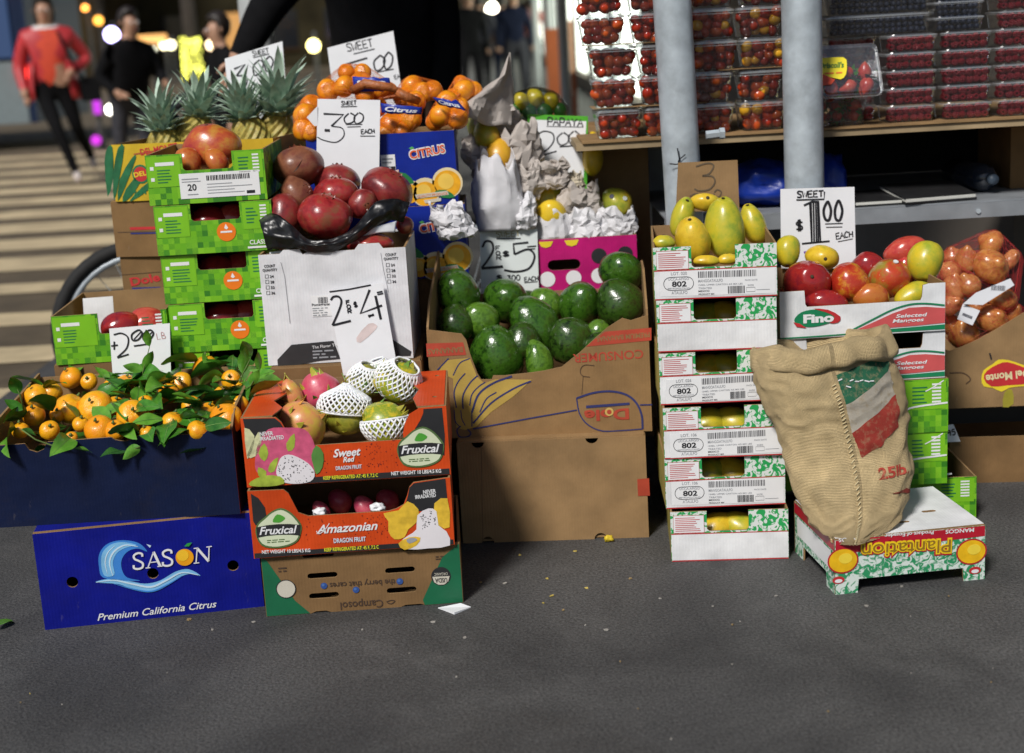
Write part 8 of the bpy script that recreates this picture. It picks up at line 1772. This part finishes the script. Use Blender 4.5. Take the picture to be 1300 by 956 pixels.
A_ = bag_uv(*qb((465, 558))[0]); B_ = bag_uv(*qb((560, 528))[0]); tv, tf = textmesh('25lb.', .0, .03); hv = bag_uv(*qb((475, 512))[0])[1] - A_[1]
link('lettering', mesh('lettering', [inv @ bag_pt((A_[0] + (B_[0] - A_[0]) * p[0]) % 1.0, A_[1] + (B_[1] - A_[1]) * p[0] + hv * p[1], .0022) for p in tv], tf, BR), rt)
b = MB(); ST = M('pale thread', (.62, .52, .30), .8, .1)
for i in range(46):
    t0 = .03 + i * .0168; b.tube([inv @ bag_pt(.983, t0, .0025), inv @ bag_pt(.988, t0 + .006, .0035), inv @ bag_pt(.993, t0 + .011, .0025)], .0011, ST, 5)
b.build('seam_stitches', rt); b = MB(); rs = random.Random(2)
for i in range(7): t0 = rs.uniform(.79, .82); u0 = .0 + i * .012; b.tube([inv @ bag_pt(u0, t0, .003), inv @ bag_pt(u0 + .009, t0 + rs.uniform(-.01, .012), .004)], .0013, WHITE, 5)
b.build('white_stitches', rt)

# ================================================================== litter on the sidewalk
rs = random.Random(5); LM = [M('litter yellow', (.50, .38, .09), .7, .2), M('litter pale', (.30, .28, .25), .7, .2), M('litter tan', (.26, .18, .08), .7, .2)]
b = MB(); spots = [(700, 757), (715, 775), (641, 681 + 60), (745, 747), (690, 766), (838, 760), (985, 757), (770, 800), (610, 740), (905, 770), (240, 787), (270, 800), (322, 790), (550, 790), (590, 810), (460, 800), (1145, 745), (1100, 770), (695, 735), (660, 705), (730, 700), (520, 830), (800, 735)]
for i in range(48):
    px, py = spots[i] if i < len(spots) else (rs.uniform(0, 1300), rs.uniform(700, 950)); p = atz(px, py, .0005); s_ = rs.uniform(.0025, .006) if i < len(spots) else rs.uniform(.0008, .0028); a = rs.uniform(0, 6.28); n = 5
    if p.y > 2.62 and i >= len(spots): continue
    v = [p + Vector((math.cos(a + k * 1.256) * s_ * rs.uniform(.5, 1.3), math.sin(a + k * 1.256) * s_ * rs.uniform(.4, 1), rs.uniform(.0012, .003))) for k in range(n)] + [p + Vector((math.cos(a + k * 1.256) * s_ * .9, math.sin(a + k * 1.256) * s_ * .7, 0)) for k in range(n)]
    b.add(v, [tuple(range(n))] + [(k, n + k, n + (k + 1) % n, (k + 1) % n) for k in range(n)], rs.choice(LM))
lo = b.build('litter', kind='stuff'); lo['label'] = 'crumbs and scraps littering the sidewalk'; lo['category'] = 'litter'
p = atz(772, 686, 0); o = lumpy('flower_scrap', 'crumpled yellow petal on the sidewalk by the plain carton', 'scrap', (p.x, p.y - .01, .002), .010, .008, .0075, M('petal yellow', (.75, .55, .03), .6, .15), 3, .7, n=14, m_=8)
pts = [atz(x, y, .001) for x, y in ((556, 772), (585, 768), (598, 771), (577, 780))]; b = MB(); b.add([p + Vector((0, 0, .001 + .003 * (i % 2))) for i, p in enumerate(pts)] + [p - Vector((0, 0, .0005)) for p in pts], [(0, 3, 2, 1), (0, 1, 5, 4), (1, 2, 6, 5), (2, 3, 7, 6), (3, 0, 4, 7)], PAPER); tag(b.build('paper_scrap'), 'torn white paper scrap at the foot of the berry carton', 'scrap')
p = atz(2, 795, .004); rt = root('fallen_leaf', 'green leaf lying on the sidewalk at the left edge', 'leaf', Matrix.Translation(p)); link('blade', LEAVES[1], rt, Matrix.Rotation(R_(70), 4, 'Z') @ Matrix.Translation((-.02, 0, .008)) @ Matrix.Scale(.75, 4)); 

# ================================================================== people
SKINM = M('skin tone', (.46, .26, .17), .5, .06, sss=.1); HAIRM = M('dark hair', (.018, .012, .009), .5, .3, 60)
def person(label, base, yaw, J, cloth, sc=1.0, hair='long', extra=None, hands=True):
    """J: named joints (metres, figure facing -y); one skinned body whose faces take the clothing of the nearest bone"""
    Mx = Matrix.Translation(base) @ Matrix.Rotation(yaw, 4, 'Z') @ Matrix.Scale(sc, 4); rt = root('person', label, 'person', Mx)
    names = list(J); idx = {n: i for i, n in enumerate(names)}
    E_ = [('pelvis', 'waist'), ('waist', 'chest'), ('chest', 'neck'), ('neck', 'jaw'), ('jaw', 'head'), ('head', 'crown')]
    for s in 'LR': E_ += [('chest', 'sh' + s), ('sh' + s, 'el' + s), ('el' + s, 'wr' + s), ('wr' + s, 'palm' + s), ('pelvis', 'hip' + s), ('hip' + s, 'kn' + s), ('kn' + s, 'an' + s), ('an' + s, 'toe' + s)]
    RAD = dict(pelvis=(.15, .115), waist=(.125, .10), chest=(.165, .115), neck=(.055, .055), jaw=(.066, .075), head=(.082, .098), crown=(.055, .065))
    for s in 'LR':
        RAD.update({'sh' + s: (.068, .068), 'el' + s: (.047, .047), 'wr' + s: (.030, .030), 'palm' + s: (.036, .018), 'hip' + s: (.092, .10), 'kn' + s: (.060, .060), 'an' + s: (.040, .040), 'toe' + s: (.036, .030)})
    if extra: RAD.update(extra)
    me = bpy.data.meshes.new('sk'); me.from_pydata([J[n] for n in names], [(idx[a], idx[b_]) for a, b_ in E_], []); o = bpy.data.objects.new('sk', me); COL.objects.link(o)
    o.modifiers.new('s', 'SKIN')
    for i, n in enumerate(names): me.skin_vertices[0].data[i].radius = RAD.get(n, (.04, .04)); me.skin_vertices[0].data[i].use_root = (n == 'pelvis')
    sd = o.modifiers.new('u', 'SUBSURF'); sd.levels = 2; sd.render_levels = 2
    dg = bpy.context.evaluated_depsgraph_get(); bm_ = bpy.data.meshes.new_from_object(o.evaluated_get(dg)); bpy.data.objects.remove(o); bpy.data.meshes.remove(me)
    bm_.materials.clear(); ml = []
    def mi(m):
        if m not in ml: ml.append(m); bm_.materials.append(m)
        return ml.index(m)
    segs = []
    for a, b_ in E_:
        m = SKINM
        if a in ('pelvis', 'waist', 'chest') and b_ in ('waist', 'chest', 'neck') or a.startswith('sh') or b_.startswith('sh') or b_.startswith('wr'): m = cloth['top']
        if b_[:3] == 'hip' or b_[:2] == 'kn' or b_[:2] == 'an': m = cloth['legs']
        if b_[:3] == 'toe': m = cloth['shoes']
        if a == 'chest' and b_ == 'neck': m = cloth.get('collar', cloth['top'])
        segs.append((Vector(J[a]), Vector(J[b_]), m))
    for p in bm_.polygons:
        c = p.center; best = None
        for a, b_, m in segs:
            d = b_ - a; t = max(0, min(1, (c - a).dot(d) / d.length_squared)); e = (c - (a + d * t)).length
            if best is None or e < best[0]: best = (e, m)
        m = best[1]
        if m is cloth['top'] and 'shirt' in cloth and abs(c.x - J['waist'][0]) < .075 and c.y < J['chest'][1] - .03 and J['pelvis'][2] - .02 < c.z < J['neck'][2] - .04: m = cloth['shirt']
        if m is cloth.get('collar') and m is not cloth['top'] and c.z < J['neck'][2] - .035: m = cloth['top'] if abs(c.x) > .07 or c.y > -.02 else cloth['shirt']
        p.material_index = mi(m); p.use_smooth = True
    link('body', bm_, rt)
    h = Vector(J['head'])
    v, f = uvs(1, 20, 12); vv = []
    for p in v:
        p = Vector(p); q_ = Vector((p.x * .092, p.y * .108 + .014, p.z * .118 + .035))
        if p.y < -.35 and p.z < .45: q_.y = max(q_.y, -.04) + .02; q_.z = max(q_.z, .05)
        if hair == 'long' and p.z < -.1: q_.z -= .13 * (-p.z); q_.x *= 1.12
        vv.append(h + q_ * (1 + .05 * noise.noise(p * 4)))
    link('hair', mesh('hair', vv, f, cloth.get('hair', HAIRM), None, True), rt)
    b = MB()
    for s in (-1, 1):
        ev, ef = uvs(.011, 8, 6); b.add([Vector(p) + h + Vector((s * .032, -.088, .0)) for p in ev], ef, WHITE); ev, ef = uvs(.006, 8, 6); b.add([Vector(p) + h + Vector((s * .032, -.096, .0)) for p in ev], ef, HAIRM)
    b.build('eyes', rt, True); b = MB(); b.tube([h + Vector((0, -.090, .012)), h + Vector((0, -.108, -.022)), h + Vector((0, -.092, -.032))], [.008, .014, .008], SKINM, 8); b.build('nose', rt, True)
    b = MB(); b.tube([h + Vector((-.024, -.082, -.058)), h + Vector((0, -.090, -.060)), h + Vector((.024, -.082, -.058))], [.003, .007, .003], M('lips', (.36, .10, .09), .4, .1), 8); b.build('mouth', rt, True)
    for s in (-1, 1): b = MB(); b.tube([h + Vector((s * .082, .0, .015)), h + Vector((s * .090, .008, .0)), h + Vector((s * .083, .004, -.025))], [.008, .014, .007], SKINM, 8); b.build('ear', rt, True)
    if hands:
        for s in 'LR':
            w = Vector(J['wr' + s]); p = Vector(J['palm' + s]); d = (p - w).normalized(); side = d.cross(Vector((0, 1, .2))).normalized(); b = MB()
            for k in range(4):
                o_ = p + side * (.012 * (k - 1.5)) ; L_ = (.055, .065, .062, .048)[k]; nrm = side.cross(d); b.tube([o_ - d * .01, o_ + d * L_ * .5, o_ + d * L_ * .85 + nrm * .014, o_ + d * L_ * .95 + nrm * .028], [.0085, .008, .0075, .006], SKINM, 6)
            t0 = w + d * .02; b.tube([t0 - side * .02, t0 - side * .04 + d * .03, t0 - side * .042 + d * .055], [.010, .009, .007], SKINM, 6); b.build('fingers', rt, True)
    return rt
def stand(pelv=.93, stride=0., lean=0., head=(0, 0)):
    J = dict(pelvis=(0, 0, pelv), waist=(0, -.01 - lean * .3, pelv + .17), chest=(0, -lean, pelv + .38), neck=(0, -.01 - lean * 1.2, pelv + .55), jaw=(head[0] * .5, -.03 - lean * 1.2, pelv + .61), head=(head[0], -.025 - lean * 1.25, pelv + .68), crown=(head[0], -.01 - lean * 1.25, pelv + .755))
    for s, k in (('L', 1), ('R', -1)):
        J['sh' + s] = (k * .19, -lean, pelv + .45); J['el' + s] = (k * .25, .03 - lean, pelv + .17); J['wr' + s] = (k * .25, -.06 - lean, pelv - .06); J['palm' + s] = (k * .25, -.08 - lean, pelv - .13)
        J['hip' + s] = (k * .10, 0, pelv - .05); J['kn' + s] = (k * .10, -.02 - stride * k * .5, pelv * .5 + .02); J['an' + s] = (k * .10, .02 - stride * k, .09); J['toe' + s] = (k * .11, -.11 - stride * k, .03)
    return J
RJ = M('red jacket', (.48, .03, .035), .5, .15, 6, .3, 12); RS = M('orange red shirt', (.66, .065, .025), .7, .08); BLK = M('flat black wear', (.008, .008, .009), .9, .2, spec=.08); SHOE = M('pale shoes', (.55, .48, .45), .6, .1); GRYW = M('grey wear', (.05, .05, .06), .9, .2, spec=.1); WCOL = M('white collar', (.7, .7, .7), .7, .05); NAVW = M('navy wear', (.012, .016, .035), .9, .2, spec=.1)
# woman in the red jacket, walking toward the stall
J = stand(.90, .20); J['elL'] = (.34, .06, 1.12); J['wrL'] = (.17, -.10, 1.02); J['palmL'] = (.14, -.15, .97); J['elR'] = (-.28, .02, 1.08); J['wrR'] = (-.25, -.12, .88); J['palmR'] = (-.24, -.15, .80)
J['knR'] = (.0, -.20, .50); J['anR'] = (.12, -.22, .09); J['toeR'] = (.13, -.35, .04); J['knL'] = (.17, .0, .50); J['anL'] = (.27, .24, .20); J['toeL'] = (.29, .16, .10)
p = atz(112, 232, -.06)
w_ = person('woman in a red jacket and orange top walking over the crossing', (p.x - .22, p.y, -.05), R_(16), J, dict(top=RJ, shirt=RS, legs=BLK, shoes=SHOE, collar=WCOL), 1.01, 'long', {'chest': (.18, .14), 'waist': (.16, .135), 'pelvis': (.17, .14), 'shL': (.082, .082), 'shR': (.082, .082), 'elL': (.064, .064), 'elR': (.064, .064), 'wrL': (.042, .042), 'wrR': (.042, .042)})
b = MB(); b.tube([(.10, -.15, 1.38), (.16, -.18, 1.2), (.24, -.14, 1.0), (.30, -.02, .92)], .014, BLK, 6); b.build('strap', w_, True); b = MB(); b.box((.24, -.08, .74), (.42, .12, .96), BLK); b.build('shoulder_bag', w_)
v = []; f = []; n = 20
for i, (z, rx, ry) in enumerate(((1.12, .19, .16), (1.0, .205, .175), (.88, .225, .195), (.79, .24, .205))):
    for j in range(n):
        a = 2 * math.pi * (j + .5) / n; w = 1 + .06 * math.sin(5 * a + i); gap = .10 if math.sin(a) < -.8 else 0; v.append((rx * w * math.cos(a), ry * w * math.sin(a), z + (.02 * math.sin(3 * a) if i == 3 else 0)))
for i in range(3):
    for j in range(n):
        if 1.22 * math.pi < 2 * math.pi * (j + .5) / n < 1.75 * math.pi: continue
        f.append((i * n + j, i * n + (j + 1) % n, (i + 1) * n + (j + 1) % n, (i + 1) * n + j))
jk = link('jacket_skirt', mesh('jacket_skirt', v, f, RJ, None, True), w_); jk.modifiers.new('t', 'SOLIDIFY').thickness = .012
# man in black behind her, by a bicycle
J = stand(.95, .16, .10); J['elL'] = (.30, -.12, 1.15); J['wrL'] = (.22, -.30, 1.08); J['palmL'] = (.20, -.36, 1.06); J['elR'] = (-.30, -.02, 1.16); J['wrR'] = (-.26, -.22, 1.02); J['palmR'] = (-.25, -.30, 1.0)
p = aty(162, 120, 11.5); person('man in a black coat standing behind the pineapples', (p.x, 11.5, -.055), R_(48), J, dict(top=BLK, legs=GRYW, shoes=SHOE), .86, 'short', {'chest': (.2, .15), 'waist': (.19, .15), 'elL': (.065, .065), 'elR': (.065, .065)})
# dark figure left of the vendor
p = aty(283, 80, 9.5); person('person in dark clothes beyond the pineapples, half hidden', (p.x, 9.5, -.055), R_(-60), stand(.93, .1), dict(top=BLK, legs=BLK, shoes=BLK), .80, 'short')
# the vendor: black jacket, right arm reaching out to the side, head above the frame
J = stand(.95, .05); J['elR'] = (-.36, -.06, 1.25); J['wrR'] = (-.46, -.12, 1.08); J['palmR'] = (-.495, -.13, 1.02); J['elL'] = (.20, .02, 1.12); J['wrL'] = (.20, -.1, .92); J['palmL'] = (.20, -.14, .85); J['shR'] = (-.19, 0, 1.42); J['shL'] = (.19, 0, 1.40)
p = aty(486, 60, 4.85); person('vendor in a black jacket reaching out an arm behind the oranges', (p.x, 4.85, 0), R_(4), J, dict(top=BLK, legs=BLK, shoes=BLK), 1.0, 'short', {'chest': (.19, .15), 'waist': (.175, .15), 'pelvis': (.18, .15), 'shR': (.085, .085), 'shL': (.085, .085), 'elR': (.068, .068), 'elL': (.07, .07), 'wrR': (.045, .045), 'wrL': (.05, .05)})
# walkers far down the walkway
for (px, y, m, l2, lab, yaw) in ((598, 21., BLK, BLK, 'distant walker in black, left one under the roof', 20), (612, 24., GRYW, BLK, 'distant walker in grey beside the one in black', 170), (640, 26., NAVW, NAVW, 'distant walker in navy in the middle of the walkway', 190), (655, 22., NAVW, GRYW, 'distant walker in dark blue nearest the orange boards', 10), (678, 27., M('pink wear', (.42, .18, .16), .8, .1), GRYW, 'distant walker in a pinkish coat by the orange boards', 185)):
    p = aty(px, 80, y); person(lab, (p.x, y, 0), R_(yaw), stand(.93, .12), dict(top=m, legs=l2, shoes=BLK), 1.0, 'short', hands=False)
